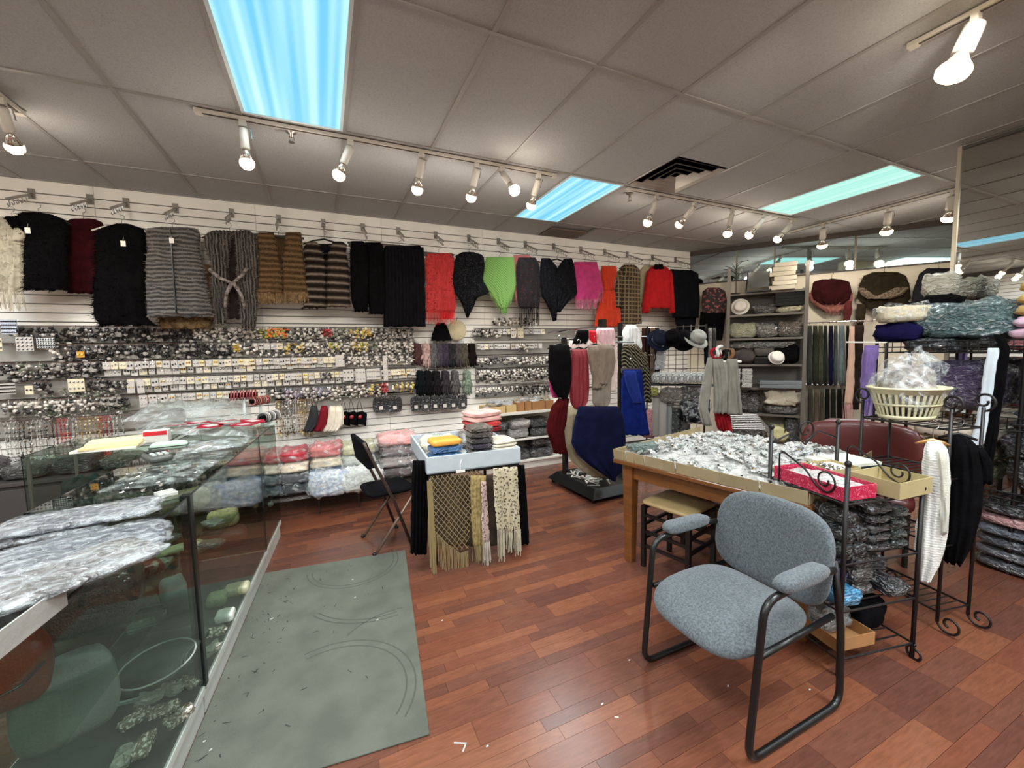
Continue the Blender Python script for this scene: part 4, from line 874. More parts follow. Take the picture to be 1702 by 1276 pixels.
# goods inside the counters
def leather(n, c): return mat('leather_' + n, c, .45, var=.1, vscale=6, bump=.25, bscale=120)
def bag_box(name, label, loc, rz, size, m, flap=True, clasp=None, group='bags inside the glass counters', tilt=0):
    t = thing(name, label, 'handbag', loc, rz, group); t.rotation_euler = (tilt, 0, rz); w, d, h = size
    b = pillow(w, d, h, rnd.random() * 9, .03, .3); obj('bag_body', b, m, t, True)
    if flap:
        f = MB(); f.tube([V(-w * .46, -d * .52, h * .62), V(-w * .2, -d * .54, h * .4), V(0, -d * .55, h * .35), V(w * .2, -d * .54, h * .4), V(w * .46, -d * .52, h * .62)], .004, 5); obj('flap_edge', f, EDGE, t)
    if clasp:
        f = MB()
        for k in range(7): f.ell((math.cos(k * .9) * .016, -d * .53, h * .4 + math.sin(k * .9) * .01), (.007, .005, .006), 6, 4)
        obj('brooch_clasp', f, clasp, t, True)
    return t
def cin(px, py, z): p = on_z(px, py, z); return (p.x, p.y, z)
bag_box('clutch_bag', 'pale blue grey clutch with a jewelled clasp in the counter', cin(292, 1010, .42), -1.2, (.2, .09, .12), leather('bluegrey', (122, 138, 142)), True, CHROME)
bag_box('zipped_bag', 'flat dark green bag with pale piping in the near counter', cin(262, 1100, .3), 1.3, (.3, .26, .05), leather('darkgreen', (52, 60, 56)), False)
pt = on_z(262, 1100, .355); m = MB(); m.tube([V(.13 * math.cos(a) * (1.0), .11 * math.sin(a), 0) for a in [k * PI / 12 for k in range(24)]], .003, 5, closed=True)
o = obj('piping_cord', m, mat('pale_piping', (170, 176, 170), .5)); o.location = pt; o.rotation_euler = (0, 0, 1.3); tag(o, 'pale looped cord lying on the dark green bag', 'cord')
bag_box('grey_handbag', 'large soft grey leather handbag at the bottom left corner', cin(118, 1225, .3), .5, (.24, .14, .25), leather('softgrey', (116, 123, 118)), False, None, tilt=-.15)
bag_box('rust_handbag', 'rust orange quilted bag at the left edge', cin(18, 1170, .5), .3, (.18, .12, .2), leather('rust', (112, 50, 32)), True)
bag_box('straw_bag', 'cream woven straw bag standing in the far counter', cin(372, 875, .42), .1, (.17, .08, .11), mat('straw', (206, 192, 140), .8, bump=.9, bscale=70, col2=(160, 146, 100), vscale=60), False)
bag_box('brown_bag', 'brown cloth bag under the straw bag in the counter', cin(372, 910, .3), .1, (.26, .14, .12), leather('brown', (92, 58, 48)), False)
bag_box('taupe_bag', 'taupe cloth bag leaning behind the black upright', cin(310, 850, .52), .7, (.26, .1, .14), leather('taupe', (134, 124, 98)), False)
bag_box('sand_bag', 'flat sand coloured bag in the middle of the counter', cin(300, 925, .45), .4, (.22, .12, .06), leather('sand', (170, 164, 132)), False)
bag_box('beaded_purse', 'red and white beaded purse lying beside the silver packets', cin(225, 965, .6), .55, (.18, .09, .06), mat('red_beads', (150, 56, 40), .4, col2=(220, 196, 180), vscale=30, lo=.52, hi=.6, bump=.8, bscale=120, coat=.5), False, None)
bag_box('dark_sequin_bag', 'dark sequinned bag in the near counter below the tray', cin(150, 1040, .55), .2, (.3, .2, .2), mat('dark_sequin', (58, 50, 46), .3, coat=.6, bump=1, bscale=160, var=.4, vscale=60), False)
bag_box('green_rose_clip', 'green ribbon rose on the counter floor beside the upright', cin(362, 1003, .17), 0, (.09, .09, .06), mat('green_ribbon', (122, 136, 98), .6, bump=1, bscale=60), False, group=None)['category'] = 'hair clip'
bag_box('white_rose_clip', 'white ribbon rose on the counter floor', cin(375, 1030, .17), 0, (.08, .08, .05), mat('white_ribbon', (206, 210, 200), .5, bump=1, bscale=60), False, group=None)['category'] = 'hair clip'
bag_box('cream_bow_clip', 'cream bow on the counter floor near the mat', cin(395, 985, .17), 0, (.12, .09, .05), leather('bow', (176, 172, 140)), False, group=None)['category'] = 'hair clip'
JEW = mat('jewel_heap', (110, 100, 84), .2, col2=(226, 222, 208), vscale=90, lo=.5, hi=.6, coat=1, bump=1, bscale=120)
for i, (px, py) in enumerate(((250, 1165), (225, 1200), (240, 1245), (285, 1150), (275, 1185), (300, 1195), (205, 1265), (310, 1140), (360, 1055), (350, 1085))):
    p = cin(px, py, .16 if px < 330 else .16); o = obj('jewelled_clip', pillow(.09, .05, .03, i, .25), JEW if i % 3 else wrapped((176, 176, 160)), None, True); o.location = p; o.rotation_euler = (0, 0, i * .8)
    tag(o, 'jewelled hair clip lying on the floor of the near counter', 'hair clip', 'jewelled clips in the near counter')
for i in range(9):
    p = CF @ V(-.42 + .08 * (i % 5), .2 + .16 * (i // 2), .145 if i % 2 else .51)
    packet('jewel_pouch', 'small wrapped jewellery pouch inside the middle counter', 'pouch', p, (.11, .08, .03), wrapped([(120, 128, 118), (90, 96, 88), (150, 150, 138)][i % 3]), i * .7, group='pouches in the middle counter')
# goods on top of the counters
SILV = [wrapped((112, 116, 122), .8), wrapped((100, 108, 116), .8), wrapped((124, 122, 120), .8)]
for i, (px, py, w, d, h, r) in enumerate(((30, 940, .38, .26, .02, .5), (120, 925, .4, .26, .022, .35), (60, 885, .36, .24, .02, .2), (140, 862, .38, .2, .02, .15), (10, 965, .26, .22, .018, .6), (120, 955, .3, .2, .02, .75), (60, 968, .3, .2, .018, .6))):
    z = CT + (.002 if i < 3 else .022 if i < 5 else .042); p = on_z(px, py, z)
    packet('silver_packet', 'large crumpled silver packet on the near counter, ' + ['left of the pile', 'middle of the pile', 'back left of the pile', 'at the far edge of the pile', 'lowest at the left edge', 'nearest the beaded purse', 'nearest the tray'][i], 'packet', p, (w, d, h), SILV[i % 3], r, group='silver packets on the counter', wrap=True, amp=.07)
t = thing('grey_tray', 'grey cardboard tray at the left edge of the near counter', 'tray', (-.69, 1.1, CT + .002), -.12)
for d in ((-.14, .12, -.14, .14, 0, .004), (.116, .12, -.14, .14, .004, .05), (-.14, .116, .136, .14, .004, .05), (-.14, .116, -.14, -.136, .004, .05)): m = MB(); m.bx(*d); obj('panel', m, mat('grey_card_tray', (158, 156, 150), .7, bump=.2), t)
m = MB(); m.tube([V(.05 * math.cos(k * .52), .05 * math.sin(k * .52), .02) for k in range(12)], .009, 6, closed=True); o = obj('white_bangle', m, mat('white_plastic', (214, 212, 206), .3)); o.location = (-.68, 1.12, CT + .006); tag(o, 'white bangle lying in the grey tray', 'bangle')
def rumpled(name, label, cat, pts, z, m, h=.03, seed=1, n=22, thick=.002):
    """a loose sheet over the quad of pixels pts (clockwise from the far left), lying at height z"""
    Q = [on_z(px, py, z) for px, py in pts]; mb = MB(); vs = []; fs = []
    for s in (0, 1):
        for j in range(n + 1):
            for i in range(n + 1):
                u, v = i / n, j / n; p = Q[0].lerp(Q[1], u).lerp(Q[3].lerp(Q[2], u), v)
                k = noise.noise(V(u * 4 + seed, v * 4, seed)) + .5 * noise.noise(V(u * 9, v * 9 + seed, 2))
                vs.append((p.x + .01 * k, p.y + .01 * k, z + h * (.5 + .5 * k) * min(1, 6 * min(u, 1 - u, v, 1 - v) + .2) + thick * (1 - s)))
    w = n + 1; N = w * w
    for j in range(n):
        for i in range(n): p = j * w + i; fs += [(p, p + w, p + w + 1, p + 1), (N + p, N + p + 1, N + p + w + 1, N + p + w)]
    for i in range(n): fs += [(i, i + 1, N + i + 1, N + i), (n * w + i, N + n * w + i, N + n * w + i + 1, n * w + i + 1), (i * w, N + i * w, N + (i + 1) * w, (i + 1) * w), (i * w + n, (i + 1) * w + n, N + (i + 1) * w + n, N + i * w + n)]
    mb.add(vs, fs); c = sum(Q, V(0, 0, 0)) / 4; o = obj(name, mb.shift(c), m, None, True); o.location = c; return tag(o, label, cat)
HAZE = film('cloudy_film', (206, 216, 214), .14, .5, 9)
rumpled('plastic_sheet', 'clear plastic sheet spread over the middle counter', 'plastic sheet', ((255, 765), (405, 735), (320, 800), (160, 820)), CT + .003, film('thin_film', (206, 218, 214), .04, .3, 14), .02, 2)
rumpled('plastic_sheet', 'cloudy folded plastic sheet beside the small green box', 'plastic sheet', ((300, 738), (420, 725), (405, 742), (292, 758)), CT + .026, HAZE, .03, 4)
rumpled('plastic_sheet', 'large heap of cloudy plastic behind the red price cards', 'plastic sheet', ((230, 690), (415, 668), (420, 700), (200, 705)), CT + .05, HAZE, .16, 6, 30)
rumpled('plastic_sheet', 'crumpled clear bag left of the red label box', 'plastic sheet', ((222, 708), (400, 700), (410, 728), (230, 722)), CT + .01, HAZE, .09, 8)
for i, (px, py, r) in enumerate(((300, 706, .1), (330, 702, .5), (350, 708, -.2), (385, 704, .3), (405, 706, -.4), (420, 700, .2), (370, 700, .6))):
    p = on_z(px, py, CT + .075); t = thing('red_tag', 'red and white tag in the spread across the glass counter', 'tag', p, r, 'red and white tags on the counter'); t.rotation_euler = (.12 * (i % 3 - 1), .1 * (i % 2), r)
    m = MB(); m.bx(-.075, .075, -.045, .045, 0, .004); obj('card', m, mat('red_card', (142, 18, 40), .5), t); m = MB(); m.prism([(-.05, 0), (0, .03), (.05, 0), (0, -.03)], .004, .0055, axis='z'); obj('white_diamond', m, CARDM, t)
t = thing('card_terminal', 'grey card payment terminal on the middle counter', 'card terminal', on_z(262, 765, CT + .022), .5)
m = pillow(.1, .19, .04, 1, .01, .3); obj('housing', m, mat('terminal_grey', (74, 76, 72), .4), t, True); m = MB(); m.bx(-.035, .035, .02, .08, .038, .043); obj('screen', m, EDGE, t)
m = MB()
for i in range(3):
    for j in range(3): m.bx(-.032 + i * .024, -.016 + i * .024, -.07 + j * .024, -.056 + j * .024, .037, .044)
obj('keys', m, mat('pale_keys', (190, 196, 190), .5), t)
t = thing('mint_case', 'pale green glasses case lying behind the card terminal', 'case', on_z(282, 746, CT + .03), .1); m = pillow(.17, .07, .045, 3, .02, .4); obj('shell', m, mat('mint', (178, 200, 184), .4), t, True); m = MB(); m.bx(-.086, .086, -.037, .037, .018, .022); obj('seam', m, EDGE, t)
t = thing('label_box', 'small white box with a red printed band on the counter', 'box', on_z(262, 733, CT + .002), .05); m = MB(); m.bx(-.065, .065, -.04, .04, 0, .075); obj('carton', m, mat('carton_grey', (206, 204, 198), .6), t, bevel=.002); m = MB(); m.bx(-.06, .06, -.0415, -.04, .045, .072); obj('red_band', m, mat('red_print', (190, 30, 46), .5), t)
for i, (px, py, w, c, lab) in enumerate(((185, 744, .3, (226, 224, 214), 'white paper sheets at the bottom of the pile on the counter'), (190, 740, .27, (226, 210, 150), 'pale yellow paper folder on the paper pile'), (195, 733, .26, (232, 222, 170), 'cream paper folder on top of the paper pile'))):
    o = obj('paper_pile', MB().box((0, 0, .006), (w, .2, .012)), mat('paper_%d' % i, c, .8)); p = on_z(px, py, CT + .002 + .0125 * i); o.location = (p.x, p.y, CT + .002 + .0125 * i); o.rotation_euler = (0, 0, .1 * i); tag(o, lab, 'papers', 'papers on the counter')
o = obj('hair_clip_pair', (lambda m: (m.bx(-.03, .03, -.035, -.022, 0, .012), m.bx(-.03, .03, -.006, .006, 0, .012), m.bx(-.03, .03, .022, .035, 0, .012), m.bx(-.006, .006, -.035, .035, 0, .004), m)[-1])(MB()), mat('white_plastic2', (206, 206, 196), .3)); o.location = on_z(276, 822, CT + .001); o.rotation_euler = (0, 0, .5); tag(o, 'small white ribbed clip on the middle counter near the upright', 'hair clip')
for i in range(26):
    p = CF @ V(-.46 + .4 * rnd.random(), .1 + .5 * rnd.random(), CT + .0015); o = obj('loose_bead', MB().ell((0, 0, .006), (.011, .007, .006), 7, 5, amp=.3, seed=i), [JEW, CHROME, BLKS][i % 3], None, True); o.location = p; o.rotation_euler = (0, 0, i); tag(o, 'tiny loose ornament scattered on the middle glass counter', 'ornament', 'loose ornaments on the middle counter')
def bracelet_stand(label, px, py, cols, h=.17, ang=0):
    p = on_z(px, py, CT); t = thing('bracelet_stand', label, 'bracelet stand', p, ang, 'bracelet stands on the end counter')
    m = MB(); m.lathe([(.05, 0), (.05, .008), (.02, .016), (.011, .03), (.011, h)], 14); obj('stem', m, mat('clear_acrylic', (196, 208, 204), .1, alpha=.6), t, True)
    m = MB(); m.tube([V(-.1, 0, h + .02), V(.1, 0, h + .02)], .02, 10); obj('bar', m, BLK, t, True)
    for k in range(9):
        b = MB(); x = -.085 + k * .021; b.tube([V(x + .004 * math.sin(a), .036 * math.cos(a), h + .018 + .036 * math.sin(a)) for a in [q * PI / 7 for q in range(14)]], .006, 5, closed=True); b = obj('bracelet', b, pal(cols[k % len(cols)]), t, True)
bracelet_stand('bracelet stand with red bracelets, tallest on the end counter', 408, 702, [(136, 40, 46), (158, 64, 66), (120, 30, 36)], .21, .2)
bracelet_stand('bracelet stand with pink and brown bracelets behind the counter corner', 434, 690, [(176, 120, 110), (150, 56, 60), (120, 96, 76)], .12, .9)
bracelet_stand('bracelet stand with grey beaded bracelets at the counter corner', 449, 706, [(60, 58, 56), (120, 118, 112), (180, 176, 168)], .05, 1.1)
# cloths under the return counter, black arm chair behind it
for i, (px, py, z, s, c, lab) in enumerate(((160, 795, .62, (.34, .2, .05), (196, 206, 200), 'pale cloth lying in the counter by the cash area'), (190, 785, .67, (.22, .16, .05), (120, 110, 96), 'taupe cloth on the pale cloth in the counter'), (108, 775, .62, (.2, .16, .2), (44, 54, 52), 'dark green bag behind the glass by the cash area'), (180, 762, .72, (.12, .1, .05), (18, 18, 18), 'small black purse on the cloths in the counter'))):
    packet('folded_cloth_item', lab, 'cloth', CR @ V(*((-.42, .2, .508), (-.36, .22, .56), (-.58, .36, .508), (-.3, .24, .612))[i]), s, fabric(c, .2), .3 * i, amp=.15)
t = thing('office_chair', 'black office chair arm at the left edge behind the counter', 'chair', (-1.36, 2.78, 0), 1.2)
m = pillow(.5, .5, .1, 2, .03).shift((0, 0, -.42)); obj('seat', m, BLK2, t, True); m = pillow(.44, .09, .24, 3, .03).shift((0, .28, -.5)); obj('backrest', m, BLK2, t, True)
for s in (-1, 1): m = MB(); m.tube([V(s * .27, .15, .45), V(s * .3, .15, .62), V(s * .3, .1, .68), V(s * .3, -.2, .68), V(s * .3, -.25, .62)], .022, 8); obj('armrest', m, BLACK_PLASTIC, t, True)
m = MB(); m.tube([V(0, 0, .08), V(0, 0, .43)], .03, 10); obj('column', m, BLACK_METAL, t)
for k in range(5): a = k * 2 * PI / 5; m = MB(); m.tube([V(0, 0, .1), V(.28 * math.cos(a), .28 * math.sin(a), .06)], .02, 6); m.ell((.28 * math.cos(a), .28 * math.sin(a), .03), (.03, .02, .03), 8, 6); obj('base_arm', m, BLACK_PLASTIC, t)

# ================================================================== grey floor mat
RUG = mat('grey_mat_felt', (97, 99, 90), .95, var=.14, vscale=5, bump=.5, bscale=220, spec=.1)
nt = RUG.node_tree
m = MB(); rp = [(.3, 1.5), (.49, 3.07), (-.385, 3.19), (-.41, 2.9), (-.5, 1.7), (-.52, 1.25), (-.1, 1.35)]
rp = [(.3, 1.5), (.485, 3.07)] + [tuple((CF @ V(-.008, q, 0))[:2]) for q in (1.17, -.42)]
m.prism(rp[::-1], .001, .008, axis='z'); rug = obj('floor_mat', m, RUG, bevel=.003); tag(rug, 'worn grey rectangular mat on the floor beside the glass counters', 'mat')
m = MB()
def arc(cx, cy, r, a0, a1, w=.004):
    n = 26; vs = []; fs = []
    for k in range(n + 1):
        a = a0 + (a1 - a0) * k / n
        vs += [(cx + (r - w) * math.cos(a), cy + (r - w) * math.sin(a), .0086), (cx + (r + w) * math.cos(a), cy + (r + w) * math.sin(a), .0086)]
    fs = [(2 * k, 2 * k + 1, 2 * k + 3, 2 * k + 2) for k in range(n)]
    m.add(vs, fs)
for q in ((.12, 3.02, .27, PI, 2.1 * PI), (.12, 3.02, .3, PI, 2.1 * PI), (-.05, 1.85, .32, -.7, 1.9), (-.05, 1.85, .36, -.7, 1.9), (.25, 2.75, .42, 3.7, 4.85), (.25, 2.75, .45, 3.7, 4.85), (.3, 2.0, .36, 1.45, 2.4)): arc(*q)
sc_ = MB(); rr = random.Random(5)
for k in range(70):
    a = rr.random(); y = rr.uniform(-.3, 1.1); p = CF @ V(rr.uniform(.01, .22) if a < .7 else rr.uniform(.2, .75), y, .0088); l = rr.uniform(.004, .02); q = rr.uniform(0, 3); d1 = V(math.cos(q), math.sin(q), 0) * l; d2 = V(-math.sin(q), math.cos(q), 0) * rr.uniform(.0012, .003)
    sc_.add([p - d1 - d2, p + d1 - d2, p + d1 * .6 + d2, p - d1 * .4 + d2], [(0, 1, 2, 3)])
obj('scuff_mark', sc_, mat('scuff_black', (34, 34, 33), .9), rug, kind='stuff', label='black scuffs along the counter side of the mat')
obj('roll_mark', m, mat('mat_scuff', (74, 75, 68), .95), rug, kind='stuff', label='curved wheel marks pressed into the mat')
for i, (px, py, a, l) in enumerate(((452, 1028, .4, .016), (586, 963, .1, .01), (590, 993, 1, .012), (627, 1030, .3, .012), (340, 1232, .2, .01), (350, 1246, .8, .01), (765, 1235, -.5, .05), (772, 1242, .9, .035), (810, 1240, .2, .01), (1001, 1170, .3, .014), (1025, 1192, -.6, .016), (1046, 1097, .2, .009), (1210, 1140, .5, .01), (1346, 1146, .1, .01), (1400, 1140, .2, .008), (735, 1031, .2, .01))):
    p = on_z(px, py, .009 if px < 700 else .0006); o = obj('paper_scrap', MB().box((0, 0, .001), (l, .005, .002)), CARDM); o.location = p; o.rotation_euler = (0, 0, a); tag(o, 'tiny white scrap of paper lying on the ' + ('grey mat' if px < 700 else 'laminate floor'), 'scrap', 'scraps on the ' + ('mat' if px < 700 else 'floor'))

# ================================================================== grey armchair with black sled frame
CH = thing('arm_chair', 'grey fabric visitor chair with black tubular sled frame', 'chair', (1.585, 1.15, 0), 0)
CM = mat('grey_upholstery', (80, 86, 90), .95, col2=(102, 108, 112), var=.16, vscale=130, bump=.4, bscale=240, spec=.15, sheen=.2)
for s in (-1, 1):
    y = s * .262
    def rnded(P, r=.05):
        out = [P[0]]
        for a, b, c in zip(P[:-2], P[1:-1], P[2:]):
            d1 = (a - b).normalized(); d2 = (c - b).normalized(); l = min(r, (a - b).length * .45, (c - b).length * .45)
            for k in range(6): u = k / 5; out.append((b + d1 * l).lerp(b, u).lerp(b.lerp(b + d2 * l, u), u))
        return out + [P[-1]]
    P = rnded([V(.235, y * .93, .63), V(.285, y * .97, .34), V(.285, y, .014), V(-.285, y, .014), V(-.225, y * 1.02, .6), V(.1, y * 1.02, .62), V(.2, y, .61)], .07)
    m = MB(); m.tube(P, .0135, 10); obj('side_frame', m, BLACK_METAL, CH, True)
    a = pillow(.28, .072, .055, s + 2, .03, .5).shift((.015, -y * 1.02, -.61)); obj('armrest', a, CM, CH, True)
    m = MB(); m.tube([V(-.235, y * .97, .385), V(.24, y * .93, .395)], .012, 8); obj('seat_rail', m, BLACK_METAL, CH, True)
m = MB()
vs = []; fs = []; NU, NV = 36, 14
for j in range(NV + 1):
    ph = -PI / 2 + PI * j / NV
    for i in range(NU):
        th = 2 * PI * i / NU
        cx = math.copysign(abs(math.cos(th)) ** .56, math.cos(th)); cy = math.copysign(abs(math.sin(th)) ** .56, math.sin(th)); cr = abs(math.cos(ph)) ** .4; cz = math.copysign(abs(math.sin(ph)) ** .8, math.sin(ph))
        x, y = cx * cr * .255, cy * cr * .245
        z = .405 + cz * .047 - .02 * max(0, -x / .255) ** 2 * 2.2 - .012 * (1 - (y / .25) ** 2) * (cz > 0) * .8 + .01 * x
        vs.append((x - .075, y, z))
for j in range(NV): fs += [(j * NU + i, j * NU + (i + 1) % NU, (j + 1) * NU + (i + 1) % NU, (j + 1) * NU + i) for i in range(NU)]
m.add(vs, fs); obj('seat', m, CM, CH, True)
m = MB(); vs = []
for j in range(NV + 1):
    ph = -PI / 2 + PI * j / NV
    for i in range(NU):
        th = 2 * PI * i / NU
        cx = math.copysign(abs(math.cos(th)) ** .6, math.cos(th)); cy = math.copysign(abs(math.sin(th)) ** .6, math.sin(th)); cr = abs(math.cos(ph)) ** .4; cz = math.copysign(abs(math.sin(ph)) ** .8, math.sin(ph))
        y, z = cx * cr * .262, cy * cr * .2
        vs.append((.245 + cz * .035 - .05 * (y / .26) ** 2 + .16 * z, y, .6 + z))
m.add(vs, fs); obj('backrest', m, CM, CH, True)
for s in (-1, 1): m = MB(); m.tube([V(.17, s * .1, .385), V(.235, s * .1, .42), V(.25, s * .1, .56)], .01, 6); obj('back_support', m, BLACK_METAL, CH)
# ================================================================== small draped table with a white tray
FT = FP(.6, 2.7, math.radians(-3.5))
TB = thing('draped_table', 'small table hidden under hung shawls, white box tray on top', 'table', FT @ V(.33, .4, 0), FT.to_euler().z)
for x in (-.29, .29):
    for y in (-.33, .33): m = MB(); m.tube([V(x, y, 0), V(x, y, .66)], .014, 8); obj('leg', m, BLACK_METAL, TB)
m = MB(); m.bx(-.33, .33, -.4, .4, .655, .675); obj('table_top', m, BLACK_PLASTIC, TB)
WT = mat('white_painted_board', (180, 189, 195), .5, var=.05, vscale=12)
tr = thing('white_tray', 'white open box tray on the draped table', 'tray', FT @ V(.33, .4, .676), FT.to_euler().z)
for n, d in (('base', (-.34, .34, -.41, .41, 0, .012)), ('front_side', (-.34, .34, -.41, -.395, .0, .115)), ('back_side', (-.34, .34, .395, .41, .0, .115)), ('left_side', (-.34, -.325, -.395, .395, .0, .115)), ('right_side', (.325, .34, -.395, .395, .0, .115))): m = MB(); m.bx(*d); obj(n, m, WT, tr, bevel=.002)
TZ = .69
def tp(x, y, z=TZ): return FT @ V(x, y, z)
RZT = FT.to_euler().z
for i, c in enumerate(((40, 96, 150), (52, 120, 176), (46, 108, 166), (218, 150, 50))):
    packet('folded_scarf', ['lowest blue', 'second blue', 'third blue', 'orange honeycomb'][i] + ' scarf packet in the front left of the white tray', 'scarf packet', tp(.14, .12, TZ + i * .05), (.22, .17, .052), wrapped(c, .35) if i < 3 else mat('orange_waffle', (224, 158, 58), .6, bump=1, bscale=30, coat=.4), RZT + .1, amp=.03, group='scarf packets at the front of the white tray')
for i in range(6):
    c = [(34, 28, 40), (40, 32, 50), (52, 40, 64), (56, 48, 52), (76, 64, 58), (98, 88, 76)][i]
    packet('folded_scarf', 'dark folded scarf, %s of the tall tray stack' % (ORD[i] if i < 5 else 'topmost'), 'scarf packet', tp(.42, .2, TZ + i * .042), (.18, .2, .046), wrapped(c, .3), RZT, group='tall dark scarf stack in the white tray')
for i in range(4):
    packet('folded_shawl', 'folded cream shawl, %s at the right of the white tray' % ORD[i], 'shawl', tp(.58, .16 + .01 * i, TZ + .05 + i * .022), (.19, .24, .026), fabric((206, 198, 178), .1), RZT + .05 * i, amp=.08, group='cream shawls in the white tray')
packet('scarf_bag', 'wrapped dark scarf under the cream shawls in the white tray', 'scarf packet', tp(.57, .18, TZ), (.18, .26, .05), wrapped((70, 66, 70)), RZT)
packet('scarf_bag', 'clear bag of pale lace scarves at the back of the white tray', 'scarf packet', tp(.17, .5, TZ), (.3, .28, .13), mat('pale_lace', (206, 196, 160), .6, col2=(236, 228, 206), vscale=40, bump=1, bscale=60), RZT, wrap=True, amp=.12)
packet('scarf_bag', 'clear bag of grey lace scarves behind the dark stack', 'scarf packet', tp(.5, .62, TZ), (.28, .26, .12), wrapped((130, 122, 112), .6), RZT, wrap=True, amp=.12)
for i, (c, lab) in enumerate((((120, 34, 40), 'folded maroon scarf at the bottom of the pink pile behind the tray'), ((196, 60, 56), 'folded red scarf in the pink pile behind the tray'), ((216, 168, 160), 'folded dusty pink scarf in the pink pile behind the tray'), ((222, 172, 164), 'pink scarf topmost on the pile behind the tray'))):
    packet('folded_scarf', lab, 'scarf', tp(.6, .73, TZ + .1 + i * .045), (.3, .26, .05), fabric(c, .12), RZT + .1 * i, amp=.1, group='pink scarf pile behind the tray')
packet('scarf_bag', 'wrapped grey bundle supporting the pink scarf pile', 'scarf packet', tp(.6, .73, TZ + .0), (.3, .26, .105), wrapped((110, 100, 104)), RZT)
# shawls hung over the sides of the table
NET = mat('olive_net_cord', (142, 124, 84), .8)
def net(label, px_rows, F, m, cell=.034, r=.0022, name='net_shawl'):
    S = sample_rows(F, px_rows, 24); zt = S[0][0][1]; zs = [s[0][1] for s in S]
    mb = MB(); xs = [s[0][0] for s in S] + [s[1][0] for s in S]; x0, x1 = min(xs), max(xs); z0, z1 = min(zs), max(zs)
    def inside(x, z):
        for (a, b), (c, d) in zip(S[:-1], S[1:]):
            za, zc = (a[1] + b[1]) / 2, (c[1] + d[1]) / 2
            if zc <= z <= za:
                t = (za - z) / max(1e-6, za - zc); return a[0] + (c[0] - a[0]) * t <= x <= b[0] + (d[0] - b[0]) * t
        return False
    n = int((x1 - x0 + z1 - z0) / cell) + 2
    for sgn in (1, -1):
        for k in range(-n, 2 * n):
            run = []
            q = int((z1 - z0) / (cell * .5))
            for j in range(q + 1):
                z = z1 - j * cell * .5; x = x0 + k * cell + sgn * (z1 - z) * .75
                if inside(x, z): run.append(V(x, -.004 + .006 * math.sin(x * 14 + z * 6), z))
                else:
                    if len(run) > 1: mb.tube(run, r, 3)
                    run = []
            if len(run) > 1: mb.tube(run, r, 3)
    c = V((x0 + x1) / 2, 0, z0); t = thing(name, label, 'shawl', F @ c, F.to_euler().z, 'crocheted shawls on the draped table')
    obj('netting', mb.shift(c), m, t, kind='stuff')
    return t, c, S
FN = FP(.6, 2.655, RZT)
t, c, S = net('olive fishnet shawl hung on the front of the draped table', [(783, 711, 800), (800, 710, 800), (830, 711, 790), (860, 712, 785), (885, 720, 782), (915, 760, 778)], FN, NET)
fr = fringe_mb([V(*(lambda a: (a[0], 0, a[1]))(loc_pt(FN, px, py))) for px, py in ((711, 862), (725, 888), (745, 905), (765, 920), (778, 915))], 40, .2, .0025, 3).shift(c); obj('fringe', fr, NET, t, kind='stuff')
fr = fringe_mb([V(*(lambda a: (a[0], .0, a[1]))(loc_pt(FN, px, py))) for px, py in ((710, 800), (718, 800))], 12, .75, .004, 4).shift(c); obj('side_cords', fr, NET, t, kind='stuff')
h = loc_pt(FN, 765, 781); m = MB(); m.tube([V(h[0], -.004, h[1] - .01), V(h[0], -.012, h[1] + .05), V(h[0] + .01, -.005, h[1] + .075)], .003, 5); m.box((h[0], -.008, h[1] - .005), (.06, .014, .016)); o = obj('clip_hanger', m.shift(c), WHITE, t)
garment('olive_shawl', 'olive gold fringed shawl between the two crocheted shawls', 'shawl', FN, [('body', [(790, 782, 808), (830, 782, 806), (880, 784, 806), (905, 786, 804)], mat('olive_gold', (120, 100, 58), .8, col2=(160, 140, 92), vscale=50, bump=.6), dict(thick=.02, vrib=.008, ribn=8, nu=26, fringe=((lambda m: m.bottom), 22, .12, NET)))])
LACEC = lace('cream_crochet', (186, 175, 148), 50, .4)
garment('cream_crochet_shawl', 'cream crocheted shawl with long tasselled ends', 'shawl', FP(.6, 2.64, RZT), [('body', [(776, 828, 858), (800, 824, 860), (840, 824, 862), (870, 834, 856), (882, 842, 850)], LACEC, dict(thick=.015)),
   ('left_panel', [(778, 820, 834), (820, 821, 836), (860, 824, 837), (880, 826, 838)], LACEC, dict(nu=8, thick=.012, off=.01, fringe=((lambda m: m.bottom), 16, .22, fabric((186, 178, 154)), .004))), ('right_panel', [(776, 848, 860), (820, 850, 862), (860, 852, 864), (880, 854, 865)], LACEC, dict(nu=8, thick=.012, off=.01, fringe=((lambda m: m.bottom), 16, .18, fabric((186, 178, 154)), .004))),
   ('middle_fringe', [(866, 838, 852), (880, 840, 851)], LACEC, dict(nu=8, nv=4, thick=.01, fringe=((lambda m: m.bottom), 10, .16, fabric((186, 178, 154)), .004)))])
garment('cream_tassel', 'thin cream and pink crochet strip hanging left of the cream shawl', 'scarf', FP(.6, 2.62, RZT), [('strip', [(800, 800, 808), (860, 801, 812), (900, 802, 814)], lace('pink_crochet', (176, 152, 144), 60, .38), dict(nu=8, thick=.012, fringe=((lambda m: m.bottom), 14, .16, fabric((186, 178, 164)), .003)))])
garment('black_drape', 'long black cloth hung on the left side of the draped table', 'cloth', FP(.6, 2.78, RZT), [('body', [(765, 686, 712), (800, 684, 712), (860, 683, 711), (918, 682, 710)], BLK, dict(thick=.02, vrib=.02, ribn=5, nu=30))])
